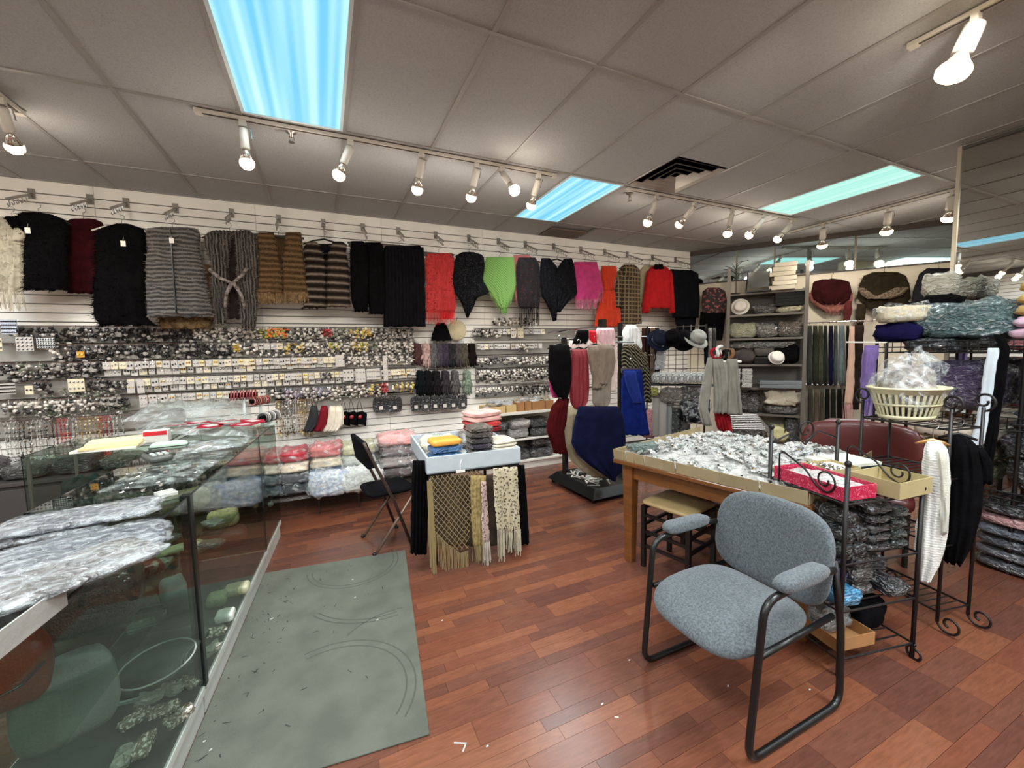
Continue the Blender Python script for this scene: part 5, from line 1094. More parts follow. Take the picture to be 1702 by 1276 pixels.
garment('brown_cloth', 'brown cloth hanging behind the fishnet shawl', 'cloth', FP(.6, 2.72, RZT), [('body', [(790, 716, 860), (850, 716, 862), (905, 716, 864)], mat('brown_cloth', (36, 29, 23), .9, col2=(70, 56, 38), vscale=10, bump=.5), dict(thick=.015, fold=.02, nf=7))])
garment('black_cloth', 'black cloth hanging at the right side of the draped table', 'cloth', FP(.6, 2.8, RZT), [('body', [(772, 858, 872), (830, 858, 876), (906, 858, 880)], BLK, dict(thick=.01, fold=.01))])
# folding chair
t = thing('folding_chair', 'brown metal folding chair beside the draped table', 'chair', (.42, 3.3, 0), math.radians(8)); FC = mat('brown_enamel', (70, 54, 48), .35, .3)
for s in (-1, 1):
    y = s * .2
    m = MB(); m.tube([V(-.22, y, .86), V(-.2, y, .8), V(-.02, y, .38), V(.1, y, 0)], .012, 8); obj('back_leg', m, FC, t, True); m = MB(); m.tube([V(.16, y * .92, .44), V(-.18, y * .92, 0)], .011, 8); obj('front_leg', m, mat('tan_enamel', (128, 108, 92), .35, .3), t, True)
    m = MB(); m.ell((.1, y, .012), (.018, .018, .014), 8, 6); m.ell((-.18, y * .92, .012), (.018, .018, .014), 8, 6); obj('rubber_foot', m, BLACK_PLASTIC, t)
m = pillow(.36, .36, .045, 2, .02).shift((.02, 0, -.42)); obj('seat', m, BLK2, t, True); m = MB(); m.prism([(-.205, .66), (-.13, .66), (-.2, .86), (-.235, .86)], -.2, .2); obj('backrest', m, BLK2, t, bevel=.008)

# ================================================================== low wire platform and bagged scarves along the wall
DW = mat('dark_wire', (66, 62, 60), .35, .7)
t = thing('wire_platform', 'low dark wire platform with round white feet along the wall', 'wire shelf', (.05, 4.5, 0)); 
for k in range(24): m = MB(); m.tube([V(-1.0, -.32 + k * .03, .165), V(1.15, -.32 + k * .03, .165)], .0035, 5); obj('wire', m, DW, t)
for k, x in enumerate((-.55, -.16, .19, .53, .9)):
    m = MB(); m.tube([V(x, .36, .42), V(x + .03, -.1, .3), V(x, -.335, .17)], .007, 6); obj('brace', m, STEEL, t); m = MB(); m.ell((x, -.345, .165), (.022, .012, .022), 12, 8); obj('round_foot', m, mat('foot_white', (206, 202, 194), .4), t, True); m = MB(); m.tube([V(x, -.335, .165), V(x, -.33, 0)], .006, 5); m.tube([V(x, .36, .165), V(x, .36, 0)], .006, 5); obj('upright', m, DW, t)
m = MB(); m.bx(-1.0, 1.15, .37, .385, .0, .42); obj('back_panel', m, mat('dark_panel', (58, 54, 52), .7), t)
def bag_stack(label, px0, px1, y, z0, cols, h, d=.36, group=None, wrap=True, amp=.12):
    a, b = wx(px0, 740, y), wx(px1, 740, y); z = z0
    for i, c in enumerate(cols):
        packet('scarf_bag', '%s, %s' % (label(c[1]), ('topmost' if i == len(cols) - 1 and i else ORD[i])), 'scarf bag', ((a + b) / 2, y, z), (b - a, d, h * 1.12), wrapped(c[0], .5) if not wrap else fabric(c[0], .25), 0, amp=amp, group=group, wrap=wrap); z += h
GRP = 'bagged scarves on the wire platform'
bag_stack(lambda n: 'clear bag of %s scarves, left end of wire platform' % n, 436, 470, 4.38, .2, [((70, 76, 92), 'slate'), ((112, 116, 124), 'grey'), ((196, 180, 168), 'pale'), ((176, 140, 128), 'rosy')], .1, group=GRP)
bag_stack(lambda n: 'clear bag of %s scarves under the long chains' % n, 462, 512, 4.36, .2, [((60, 62, 66), 'black'), ((86, 88, 92), 'charcoal'), ((224, 208, 186), 'cream'), ((176, 54, 66), 'red patterned')], .1, group=GRP)
bag_stack(lambda n: 'bag of %s scarves below the slipper socks' % n, 514, 568, 4.36, .2, [((120, 86, 104), 'plum'), ((120, 140, 168), 'blue grey'), ((208, 196, 172), 'beige'), ((190, 110, 108), 'rose striped')], .105, group=GRP)
bag_stack(lambda n: 'bag of %s scarves right of the blue bag' % n, 566, 622, 4.34, .2, [((196, 200, 190), 'white'), ((150, 176, 160), 'sage'), ((180, 186, 176), 'pale grey'), ((176, 172, 140), 'olive patterned')], .1, group=GRP)
bag_stack(lambda n: 'bag of %s scarves behind the folding chair' % n, 628, 690, 4.42, .2, [((96, 84, 84), 'dark'), ((150, 140, 138), 'grey brown'), ((120, 108, 108), 'taupe'), ((232, 168, 164), 'pink')], .11, group=GRP)
for px, c, n in ((545, (150, 170, 200), 'blue lace'), (600, (206, 214, 206), 'white lace')):
    packet('scarf_bag', 'loose clear bag of %s scarves leaning on the platform front' % n, 'scarf bag', (wx(px, 750, 4.12), 4.1, .19), (.36, .14, .22), mat('lace_' + n.split()[0], c, .6, col2=(230, 232, 232), vscale=30, bump=1), 0, wrap=True, amp=.15)

# dark ledge below the necklaces, behind the counters
t = thing('low_cabinet', 'low dark grey cabinet below the bead necklaces', 'cabinet', (-1.85, 4.73, 0)); LC = mat('dark_grey_board', (62, 59, 57), .6)
for n, d in (('body', (-.88, .88, -.17, .18, 0, .5)), ('top', (-.9, .9, -.2, .19, .5, .53)), ('door', (-.86, -.02, -.182, -.172, .05, .47)), ('door', (.02, .86, -.182, -.172, .05, .47))): m = MB(); m.bx(*d); obj(n, m, LC, t, bevel=.003)
for i, (x, c, w, h, n) in enumerate(((-2.58, (92, 84, 100), .3, .2, 'mauve grey'), (-2.26, (60, 60, 58), .28, .12, 'charcoal'), (-1.96, (34, 34, 36), .26, .16, 'black'), (-1.66, (84, 80, 72), .28, .12, 'taupe'), (-1.36, (44, 48, 46), .28, .15, 'green black'), (-1.08, (110, 106, 98), .24, .12, 'pale grey'))): packet('goods_bag', n + ' wrapped bag on the low cabinet under the necklaces', 'goods bag', (x, 4.72, .532), (w, .28, h), wrapped(c, .4), 0, group='bags on the low cabinet')
# ================================================================== white shelf unit by the wall
t = thing('shelf_unit', 'low white shelf unit against the slat wall', 'shelf', (2.3, 4.74, 0))
for n, d in (('side', (-.62, -.595, -.2, .19, 0, .7)), ('side', (.72, .745, -.2, .19, 0, .7)), ('top', (-.64, .76, -.21, .19, .7, .735)), ('shelf', (-.595, .72, -.2, .19, .37, .39)), ('bottom', (-.595, .72, -.2, .19, .09, .115)), ('kick', (-.595, .72, -.18, -.16, 0, .09)), ('back', (-.595, .72, .18, .19, .115, .7))): m = MB(); m.bx(*d); obj(n, m, WHITE, t, bevel=.002)
for i, (x, z, w, c) in enumerate(((1.88, .115, .3, (34, 34, 38)), (2.18, .115, .3, (28, 28, 30)), (2.5, .115, .34, (60, 62, 66)), (1.9, .235, .28, (44, 46, 50)), (2.5, .245, .3, (36, 38, 40)), (1.86, .39, .28, (40, 44, 46)), (2.18, .39, .28, (170, 168, 166)), (2.5, .39, .32, (36, 36, 38)), (1.88, .5, .28, (66, 70, 72)), (2.2, .5, .26, (206, 200, 196)), (2.48, .5, .3, (44, 48, 50)))):
    packet('black_bag', ['dark', 'black', 'charcoal', 'slate', 'dark grey', 'green black', 'silver', 'jet black', 'steel grey', 'white', 'ink black'][i] + ' wrapped goods packed inside the low white shelf unit', 'goods bag', (x, 4.68, z + .002), (w, .26, .125), wrapped(c, .55), 0, amp=.12, group='wrapped goods in the white shelf unit')
CARDB = mat('brown_cardboard', (168, 120, 74), .85, var=.08, vscale=6); CARDL = mat('light_cardboard', (206, 178, 124), .85, var=.06, vscale=6)
def carton(label, loc, rz, w, d, h, m=CARDB, group=None, th=.004, name='cardboard_tray'):
    t = thing(name, label, 'cardboard tray', loc, rz, group)
    for n, q in (('base', (-w / 2, w / 2, -d / 2, d / 2, 0, th)), ('front_flap', (-w / 2, w / 2, -d / 2, -d / 2 + th, th, h)), ('back_flap', (-w / 2, w / 2, d / 2 - th, d / 2, th, h)), ('side_flap', (-w / 2, -w / 2 + th, -d / 2 + th, d / 2 - th, th, h)), ('side_flap', (w / 2 - th, w / 2, -d / 2 + th, d / 2 - th, th, h))): b = MB(); b.bx(*q); obj(n, b, m, t)
    return t
for i, (px0, px1, h) in enumerate(((806, 838, .07), (839, 856, .08), (857, 869, .1), (870, 881, .1), (882, 903, .1), (904, 918, .1))):
    a, b = wx(px0, 665, 4.58), wx(px1, 665, 4.58); carton('brown cardboard tray on the white shelf unit, %s from the left' % ['first', 'second', 'third', 'fourth', 'fifth', 'sixth'][i], ((a + b) / 2, 4.67, .737), 0, b - a - .006, .26, h + .01, CARDB if i > 1 else CARDL, 'cardboard trays on the white shelf unit')
    for k in range(3): packet('plastic_pack', 'small clear packet heaped in the cardboard trays on the shelf unit', 'packet', ((a + b) / 2 + (k - 1) * .05 * (b - a) / .2, 4.63 + k * .04, .745 + k * .03), ((b - a) * .6, .14, .07), wrapped([(196, 198, 190), (170, 150, 120), (206, 206, 210)][(i + k) % 3], .7), k, amp=.2, group='packets in the cardboard trays')

# ================================================================== black rolling garment stand
FR = FP(2.26, 3.16, math.radians(2)); t = thing('garment_rack', 'black rolling garment stand with a wide base and bent chrome bars', 'garment rack', FR @ V(.27, .4, 0), FR.to_euler().z)
m = MB(); m.add([(-.27, -.42, .05), (.3, -.42, .05), (.3, .42, .05), (-.27, .42, .05), (-.19, -.34, .13), (.24, -.34, .13), (.24, .34, .13), (-.19, .34, .13)], [(0, 3, 2, 1), (4, 5, 6, 7), (0, 1, 5, 4), (1, 2, 6, 5), (2, 3, 7, 6), (3, 0, 4, 7)]); obj('base', m, BLACK_PLASTIC, t, bevel=.006)
for x in (-.22, .25):
    for y in (-.36, .36): m = MB(); m.ell((x, y, .026), (.026, .014, .026), 10, 8); m.bx(x - .012, x + .012, y - .012, y + .012, .03, .055); obj('caster', m, BLACK_PLASTIC, t)
m = MB(); m.bx(.14, .2, -.05, .02, .13, 1.8); obj('post', m, BLACK_METAL, t); m = MB(); m.bx(-.17, -.13, .2, .26, .13, 1.62); obj('post', m, BLACK_METAL, t)
for q in ([V(.15, -.02, 1.72), V(-.25, -.02, 1.69), V(-.5, -.02, 1.66)], [V(-.15, .22, 1.6), V(.17, -.02, 1.62)], [V(.17, -.02, 1.56), V(.6, -.02, 1.56)], [V(.17, -.02, 1.1), V(-.2, -.02, 1.08)]): m = MB(); m.tube(q, .011, 8); obj('bar', m, CHROME, t)
for i in range(46):
    p = FR @ V(.27 + rnd.uniform(-.17, .2), .4 + rnd.uniform(-.3, .2), .133 + .012 * (i % 3)); m = MB(); l = rnd.uniform(.03, .06); m.tube([V(-l, 0, .006), V(l, 0, .006)], .006, 6); m.box((l, 0, .008), (.018, .022, .014)) if i % 3 else m.tube([V(l, 0, .006), V(l + .02, .01, .01), V(l + .02, .03, .01)], .003, 5)
    o = obj('plastic_clip', m, [WHITE, mat('grey_plastic', (168, 166, 158), .4)][i % 2]); o.location = p; o.rotation_euler = (0, 0, rnd.uniform(0, 6.2)); tag(o, 'small white plastic hanger clip strewn on the garment stand base', 'clip', 'clips on the garment stand base')
FA, FA2, FA3, FA4 = FW(3.3), FW(3.14), FW(3.42), FW(3.55)
RG = 'clothes on the rolling garment stand'
SEQ = lambda n, c: mat('sequin_' + n, c, .7, col2=(236, 220, 220), vscale=160, lo=.7, hi=.74, bump=.3, bscale=80)
garment('black_camisole', 'black sleeveless knit top with a few sequins on the stand', 'top', FA, [('body', [(573, 913, 946), (600, 911, 949), (630, 912, 949), (650, 920, 946), (660, 928, 940)], BLK, dict(thick=.05))], RG)
garment('red_camisole', 'red sequinned sleeveless top on the stand', 'top', FA, [('body', [(580, 950, 974), (600, 949, 977), (640, 946, 978), (665, 947, 977), (678, 952, 966)], SEQ('red', (112, 12, 26)), dict(thick=.05, fold=.016))], RG)
TAUPE = fabric((116, 102, 90), .12, .35, 90)
garment('taupe_cardigan', 'taupe draped cardigan on the stand', 'cardigan', FA, [('left_front', [(574, 976, 996), (600, 978, 996), (615, 981, 1000), (632, 986, 1010), (645, 984, 1000)], TAUPE, dict(thick=.04, off=.02)), ('right_front', [(572, 992, 1018), (600, 992, 1022), (622, 990, 1018), (638, 994, 1006)], TAUPE, dict(thick=.05, off=.03, seed=4)), ('body', [(578, 978, 1020), (630, 984, 1016), (670, 984, 1014), (676, 990, 1008)], fabric((126, 116, 104), .1), dict(thick=.03))], RG)
garment('pale_cardigan', 'pale pink and white cardigan behind the taupe cardigan', 'cardigan', FA3, [('body', [(566, 946, 1020), (580, 944, 1026), (610, 1008, 1026), (650, 1008, 1022)], fabric((206, 188, 180), .1), dict(thick=.04))], RG)
garment('pink_scarf', 'pale pink scarf hung over the top bar of the stand', 'scarf', FA3, [('body', [(545, 992, 1020), (555, 990, 1022), (575, 996, 1022)], fabric((208, 172, 178), .1), dict(thick=.03, vrib=.012, ribn=5, nu=30))], RG)
garment('red_scarf', 'bright red scarf end on the top bar of the stand', 'scarf', FA3, [('body', [(549, 979, 990), (560, 979, 991), (570, 981, 990)], fabric((196, 20, 36), .1), dict(thick=.03))], RG)
garment('black_scarf', 'black scarf end on the top bar beside the red one', 'scarf', FA3, [('body', [(548, 960, 978), (560, 955, 978), (572, 948, 976)], BLK, dict(thick=.03))], RG)
garment('navy_shawl', 'large navy blue shawl hanging low on the stand', 'shawl', FA2, [('body', [(675, 962, 1026), (690, 957, 1036), (720, 951, 1040), (738, 949, 1040), (758, 962, 1038), (775, 982, 1034), (788, 1002, 1028), (797, 1014, 1020)], fabric((15, 19, 44), .2, .3, 50), dict(thick=.035, fold=.025, nf=3))], RG)
garment('maroon_vest', 'dark red knitted vest low on the left of the stand', 'vest', FA, [('body', [(662, 928, 946), (675, 917, 942), (700, 909, 940), (715, 908, 936), (735, 915, 938), (752, 920, 942)], fabric((62, 13, 16), .25), dict(thick=.06))], RG)
garment('beige_shawl', 'beige shawl hanging behind the navy shawl', 'shawl', FA, [('body', [(674, 944, 970), (710, 938, 968), (745, 940, 975), (765, 948, 985), (782, 965, 1010), (792, 985, 1016)], fabric((172, 160, 132), .12), dict(thick=.04, fold=.02))], RG)
garment('white_knit', 'white knitted strip hanging beside the beige shawl', 'top', FA3, [('body', [(676, 942, 954), (700, 934, 950), (724, 931, 944)], fabric((206, 192, 184), .1), dict(nu=8, thick=.03))], RG)
garment('magenta_blouse', 'magenta top showing below the black camisole', 'top', FA3, [('body', [(630, 912, 924), (648, 914, 930), (660, 918, 932)], PINK, dict(nu=8, thick=.03))], RG)
for px, py, w, half in ((930, 572, 'black camisole', .13), (962, 578, 'red camisole', .09), (990, 572, 'taupe cardigan', .13)): hanger('hanger under the %s on the garment stand' % w, FA, px, py, half, BLACK_PLASTIC, hook=.09)
# blue skirt, dark striped blouse and white blouse right of the stand post
DIN = FP(3.05, 3.5, math.radians(-8))
garment('blue_skirt', 'long royal blue wrap skirt hung right of the stand post', 'skirt', DIN, [('body', [(614, 1036, 1066), (630, 1033, 1068), (660, 1032, 1070), (700, 1034, 1076), (722, 1036, 1080)], fabric((16, 30, 92), .2, .2, 60), dict(thick=.05, fold=.016, nf=3)), ('wrap_panel', [(616, 1036, 1056), (640, 1040, 1062), (670, 1052, 1068)], fabric((22, 40, 108), .15, .2, 60), dict(nu=10, thick=.02, off=.05))])
garment('striped_blouse', 'black and gold striped blouse above the royal blue skirt', 'blouse', FP(3.05, 3.56, math.radians(-8)), [('body', [(572, 1036, 1058), (585, 1033, 1068), (605, 1033, 1074), (618, 1034, 1070)], striped('black_gold_stripe', [(20, 19, 18), (34, 32, 28), (120, 112, 88)], 16, 'DIAGONAL', dist=1.5), dict(thick=.05)), ('sleeve', [(585, 1062, 1074), (630, 1068, 1080), (668, 1072, 1082)], MATS['black_gold_stripe'], dict(nu=8, thick=.04))])
garment('white_blouse', 'white ruffled blouse behind the striped blouse', 'blouse', FP(3.15, 3.7, math.radians(-8)), [('body', [(540, 1040, 1056), (552, 1034, 1064), (575, 1036, 1066), (590, 1040, 1062)], fabric((214, 216, 216), .08), dict(thick=.05, fold=.03, nf=5))])
hanger('chrome clip hanger holding the royal blue skirt', DIN, 1050, 612, .13, CHROME, 'clip', .16)
m = MB(); m.bx(-.02, .02, -.02, .02, 0, 1.78); o = obj('rack_post', m, BLACK_METAL); 
t = thing('dress_stand', 'black stand with chrome bar carrying the royal blue skirt', 'clothes stand', (3.1, 3.78, 0)); o.parent = t; o.name = 'upright'
m = MB(); m.tube([V(-.3, -.06, 1.62), V(.45, -.1, 1.62)], .01, 8); obj('bar', m, CHROME, t); m = MB(); m.bx(-.25, .25, -.2, .2, 0, .04); obj('foot', m, BLACK_METAL, t)
# ================================================================== wooden table heaped with packets
OAK = mat('honey_oak', (116, 70, 32), .35, var=.18, vscale=6, stretch=(1, 1, 8), detail=6, coat=.3, distort=.4)
TA = math.radians(13.3); FTB = FP(1.8, 2.27, TA)
t = thing('wooden_table', 'honey coloured wooden table carrying a long tray of packets', 'table', FTB @ V(.6, -.58, 0), TA)
def L(x0, x1, y0, y1, z0, z1): m = MB(); m.bx(x0 - .6, x1 - .6, y0 + .58, y1 + .58, z0, z1); return m
for x in (.05, 1.1):
    for y in (-.09, -1.12): m = MB(); cx, cy = x + .03 - .6, y + .58; m.add([(cx - .028, cy - .028, 0), (cx + .028, cy - .028, 0), (cx + .028, cy + .028, 0), (cx - .028, cy + .028, 0), (cx - .04, cy - .04, .7), (cx + .04, cy - .04, .7), (cx + .04, cy + .04, .7), (cx - .04, cy + .04, .7)], [(0, 3, 2, 1), (4, 5, 6, 7), (0, 1, 5, 4), (1, 2, 6, 5), (2, 3, 7, 6), (3, 0, 4, 7)]); obj('leg', m, OAK, t, bevel=.004)
obj('table_top', L(0, 1.2, -1.17, 0, .7, .73), OAK, t, bevel=.006)
for q in ((.06, .08, -1.08, -.12, .6, .7), (1.1, 1.12, -1.08, -.12, .6, .7), (.1, 1.08, -.1, -.08, .6, .7), (.1, 1.08, -1.13, -1.11, .6, .7)): obj('apron', L(*q), OAK, t)
TRM = mat('kraft_tray', (160, 142, 108), .8, var=.07, vscale=9, bump=.1, bscale=30)
tr = thing('packet_tray', 'long low kraft cardboard tray with many cut flaps on the wooden table', 'tray', FTB @ V(.6, -.58, .731), TA)
m = MB(); m.bx(-.59, .59, -.57, .57, 0, .006); obj('base', m, TRM, tr)
ys = [.575, .47, .405, .33, .2, .11, -.15, -.36, -.575]
for a, b in zip(ys[:-1], ys[1:]): m = MB(); o_ = rnd.uniform(-.004, .004); m.add([(-.597, b + .003, .0), (-.597, a - .003, 0), (-.607 + o_, a - .003, .068), (-.607 + o_, b + .003, .068), (-.591, b + .003, 0), (-.591, a - .003, 0), (-.601 + o_, a - .003, .068), (-.601 + o_, b + .003, .068)], [(0, 1, 2, 3), (7, 6, 5, 4), (0, 4, 5, 1), (1, 5, 6, 2), (2, 6, 7, 3), (3, 7, 4, 0)]); obj('side_flap', m, TRM, tr)
xs = [-.59, -.3, .02, .3, .59]
for a, b in zip(xs[:-1], xs[1:]):
    m = MB(); m.bx(a + .003, b - .003, .572, .578, 0, .066); obj('end_flap', m, TRM, tr); m = MB(); m.bx(a + .003, b - .003, -.578, -.572, 0, .066); obj('end_flap', m, TRM, tr)
# packets: shared crumpled film bags with a little jewellery inside
def pk_mesh(i):
    r = random.Random(i + 40); m = MB(); n = 5; w, d = r.uniform(.04, .07), r.uniform(.03, .05); vs = []
    for s in (0, 1):
        for a in range(n):
            for b in range(n):
                k = noise.noise(V(a * 1.3 + i * 9, b * 1.3, s)) * .014 + noise.noise(V(a * .6, b * .6 + i * 5, 3)) * .012
                vs.append(((a / (n - 1) - .5) * w, (b / (n - 1) - .5) * d, .012 + k + s * .01 * min(a, n - 1 - a, 1) * min(b, n - 1 - b, 1)))
    fs = []; N = n * n
    for a in range(n - 1):
        for b in range(n - 1): p = a * n + b; fs += [(p, p + 1, p + n + 1, p + n), (N + p, N + p + n, N + p + n + 1, N + p + 1)]
    for a in range(n - 1): fs += [(a, N + a, N + a + 1, a + 1), ((n - 1) * n + a, (n - 1) * n + a + 1, N + (n - 1) * n + a + 1, N + (n - 1) * n + a), (a * n, (a + 1) * n, N + (a + 1) * n, N + a * n), (a * n + n - 1, N + a * n + n - 1, N + (a + 1) * n + n - 1, (a + 1) * n + n - 1)]
    m.add(vs, fs); m.cur = 1
    for k in range(3): m.ell((r.uniform(-.02, .02), r.uniform(-.015, .015), .014), (.01, .007, .006), 6, 4)
    return mesh_of('jewellery_packet', m, [[wrapped((232, 231, 227), .9), wrapped((220, 220, 217), .9), wrapped((238, 234, 228), .8), wrapped((206, 210, 206), .9)][i % 4], [BLKS, CHROME, PEARL, pal((120, 150, 140)), GOLD][i % 5]])
PKS = [pk_mesh(i) for i in range(12)]
hm = MB(); n = 30; vs = []; fs = []
def heap(x, y): return .012 + .05 * max(0, 1 - (2 * abs(x) / 1.18) ** 4) * max(0, 1 - (2 * abs(y) / 1.14) ** 4) + .02 * noise.noise(V(x * 5, y * 5, 1)) + (.02 * (1 - (y / .57)) if 0 else 0)
for j in range(n + 1):
    for i in range(n + 1): x, y = -.585 + 1.17 * i / n, -.565 + 1.13 * j / n; vs.append((x, y, heap(x, y) + .012 * noise.noise(V(x * 30, y * 30, 4))))
for j in range(n):
    for i in range(n): p = j * (n + 1) + i; fs.append((p, p + 1, p + n + 2, p + n + 1))
hm.add(vs, fs); o = obj('packet_heap', hm, wrapped((228, 227, 222), .8)); o.location = FTB @ V(.6, -.58, .731); o.rotation_euler = (0, 0, TA); tag(o, 'underlying mass of tiny clear packets filling the kraft tray', 'packets', kind='stuff')
for i in range(290):
    x, y = rnd.uniform(-.56, .56), rnd.uniform(-.54, .54); o = bpy.data.objects.new('jewellery_packet', PKS[i % 12]); COL.objects.link(o)
    o.location = FTB @ V(.6 + x, -.58 + y, .731 + heap(x, y) + rnd.uniform(.0, .02)); o.rotation_euler = (rnd.uniform(-.6, .6), rnd.uniform(-.6, .6), rnd.uniform(0, 6.2)); tag(o, 'tiny clear jewellery packet in the heap on the kraft tray', 'packet', 'jewellery packets on the wooden table')
packet('green_packet', 'greenish wrapped bundle at the far corner of the kraft tray', 'packet', FTB @ V(.14, -.14, .79), (.2, .1, .05), wrapped((110, 128, 122), .5), TA - .5, amp=.2)
# stools under the table
def stool(label, x, y, rz, s=.36, h=.46):
    t = thing('stool', label, 'stool', (x, y, 0), rz, 'stools under the wooden table'); a = s / 2 - .02
    m = pillow(s, s, .045, 1, .02, .22).shift((0, 0, -h + .03)); obj('seat', m, mat('tan_vinyl', (176, 150, 104), .5, var=.12, vscale=5), t, True)
    for i in (-1, 1):
        for j in (-1, 1): m = MB(); m.bx(i * a - .014, i * a + .014, j * a - .014, j * a + .014, 0, h - .03); obj('leg', m, BLACK_METAL, t)
    for z in (.2, .3, h - .045):
        for i in (-1, 1): m = MB(); m.bx(-a, a, i * a - .009, i * a + .009, z - .01, z + .01); obj('stretcher', m, BLACK_METAL, t); m = MB(); m.bx(i * a - .009, i * a + .009, -a, a, z - .05 - .01, z - .05 + .01); obj('stretcher', m, BLACK_METAL, t)
stool('black framed stool with tan seat under the near end of the table', 2.12, 1.98, TA)
stool('second tan stool deeper under the wooden table', 2.62, 2.1, TA)
carton('shallow brown carton on the floor under the wooden table', (2.3, 1.55, .0), TA, .4, .3, .2, mat('dark_cardboard', (132, 88, 58), .85), name='floor_carton')

# ================================================================== black scroll rack with boxes
RA = math.radians(-11.8); FRA = FP(2.04, .98, RA); RW, RD = .44, .4
t = thing('scroll_rack', 'black iron four tier rack with scroll trim beside the grey chair', 'rack', FRA @ V(RW / 2, RD / 2, 0), RA)
def rp_(x, y, z): return V(x - RW / 2, y - RD / 2, z)
for x, y, h in ((0, 0, .97), (RW, 0, .82), (0, RD, 1.06), (RW, RD, 1.06)):
    m = MB(); m.tube([rp_(x, y, 0), rp_(x, y, h)], .0095, 8); m.ell(rp_(x, y, h + .008), (.014, .014, .016), 8, 6); obj('post', m, BROWN_IRON, t, True)
def scroll(c, r, a0, turns, ax, ay, n=26):
    return [c + (ax * math.cos(a0 + turns * 2 * PI * k / n) + ay * math.sin(a0 + turns * 2 * PI * k / n)) * (r * (1 - .72 * k / n)) for k in range(n + 1)]
for z in (.075, .3, .52, .795):
    m = MB(); m.tube([rp_(0, 0, z), rp_(RW, 0, z), rp_(RW, RD, z), rp_(0, RD, z)], .006, 6, closed=True); obj('shelf_frame', m, BROWN_IRON, t)
    for k in range(1, 7): m = MB(); m.tube([rp_(0, RD * k / 7, z), rp_(RW, RD * k / 7, z)], .0042, 5); obj('shelf_wire', m, BROWN_IRON, t)
ex, ey, ez = V(1, 0, 0), V(0, 1, 0), V(0, 0, 1)
for x in (0, RW):
    m = MB(); m.tube([rp_(x, RD * .86, .795), rp_(x, RD * .86, .94), rp_(x, RD * .8, .955), rp_(x, RD * .5, .9), rp_(x, RD * .35, .84), rp_(x, RD * .25, .82)], .0045, 6); m.tube(scroll(rp_(x, RD * .25, .875), .055, -PI / 2, -1.3, ey, ez), .0045, 6); obj('side_scroll', m, BROWN_IRON, t, True)
m = MB(); m.tube(scroll(rp_(RW, -.012, .03), .04, PI / 2, 1.25, -ey, ez), .006, 6); obj('scroll_foot', m, BROWN_IRON, t, True)
m = MB(); m.tube([rp_(0, RD, .98), rp_(RW * .3, RD, 1.03), rp_(RW * .5, RD, .96), rp_(RW * .7, RD, 1.03), rp_(RW, RD, .98)], .005, 6); m.tube(scroll(rp_(RW * .5, RD, 1.04), .06, -PI / 2, 1.3, ex, ez), .005, 6); obj('back_scroll', m, BROWN_IRON, t, True)
def ra(x, y, z): return FRA @ V(x, y, z)
MAG = mat('magenta_damask', (176, 22, 62), .5, col2=(214, 110, 130), vscale=34, distort=4, lo=.56, hi=.6)
carton('magenta patterned box lid on the scroll rack top shelf', ra(.1, .2, .803), RA + .0, .19, .36, .062, MAG, name='magenta_box')
packet('white_packets', 'white packets filling the magenta box', 'packets', ra(.1, .2, .81), (.17, .33, .05), wrapped((222, 222, 216), .8), RA, amp=.15)
YB = mat('cream_carton', (172, 156, 114), .7, var=.04)
carton('cream open carton at the front right of the scroll rack top', ra(.36, .08, .803), RA + .12, .24, .2, .075, YB, name='cream_carton')
carton('kraft carton of beads behind the magenta box', ra(.3, .32, .803), RA, .2, .16, .06, YB, name='bead_carton')
for i in range(60):
    o = obj('glass_bead', MB().ell((0, 0, 0), (.011, .008, .008), 7, 5), [BLKS, PEARL, CHROME, pal((150, 60, 40))][(i % 3) if i % 9 else 3], None, True); o.location = ra(.3 + rnd.uniform(-.085, .085), .32 + rnd.uniform(-.065, .065), .835 + .012 * (i % 3)); o.rotation_euler = (0, rnd.uniform(-.5, .5), rnd.uniform(0, 6)); tag(o, 'small bead in the kraft carton on the scroll rack', 'bead', 'beads on the scroll rack')
o = obj('flat_carton', MB().box((0, 0, .008), (.3, .2, .016)), mat('lid_white', (214, 214, 200), .6)); o.location = ra(.5, .42, .834); o.rotation_euler = (0, 0, RA)
tag(o, 'flat white box lid behind the bead carton', 'box lid')
m = MB(); m.bx(-.14, .14, -.09, .09, 0, .03); o = obj('dark_box', m, mat('teal_box', (40, 62, 58), .6)); o.location = ra(.5, .42, .803); o.rotation_euler = (0, 0, RA); tag(o, 'dark teal box under the flat white lid', 'box')
def roll(label, loc, rz, l, r, c, group):
    t = thing('wrapped_roll', label, 'wrapped roll', loc, rz, group); mb = MB(); n = 16; vs = []
    prof = [(-l / 2, r * .3), (-l / 2, r * .95), (-l * .3, r), (0, r * 1.03), (l * .3, r), (l / 2, r * .95), (l / 2, r * .3)]
    mb.tube([V(0, y, r) for y, _ in prof], [q for _, q in prof], n); obj('roll_body', mb, wrapped(c, .45), t, True)
    s = MB(); s.tube(scroll(V(0, -l / 2 - .002, r), r * .8, 0, 1.8, V(1, 0, 0), V(0, 0, 1)), .003, 4); obj('rolled_edge', s, mat('dark_edge', (52, 54, 54), .4), t)
    b = MB(); b.tube([V(r * 1.02 * math.cos(q * PI / 6), -l * .12, r + r * 1.02 * math.sin(q * PI / 6)) for q in range(12)], .003, 4, closed=True); obj('tie_band', b, mat('grey_tie', (96, 96, 94), .5), t)
RGP = 'black wrapped rolls on the scroll rack'
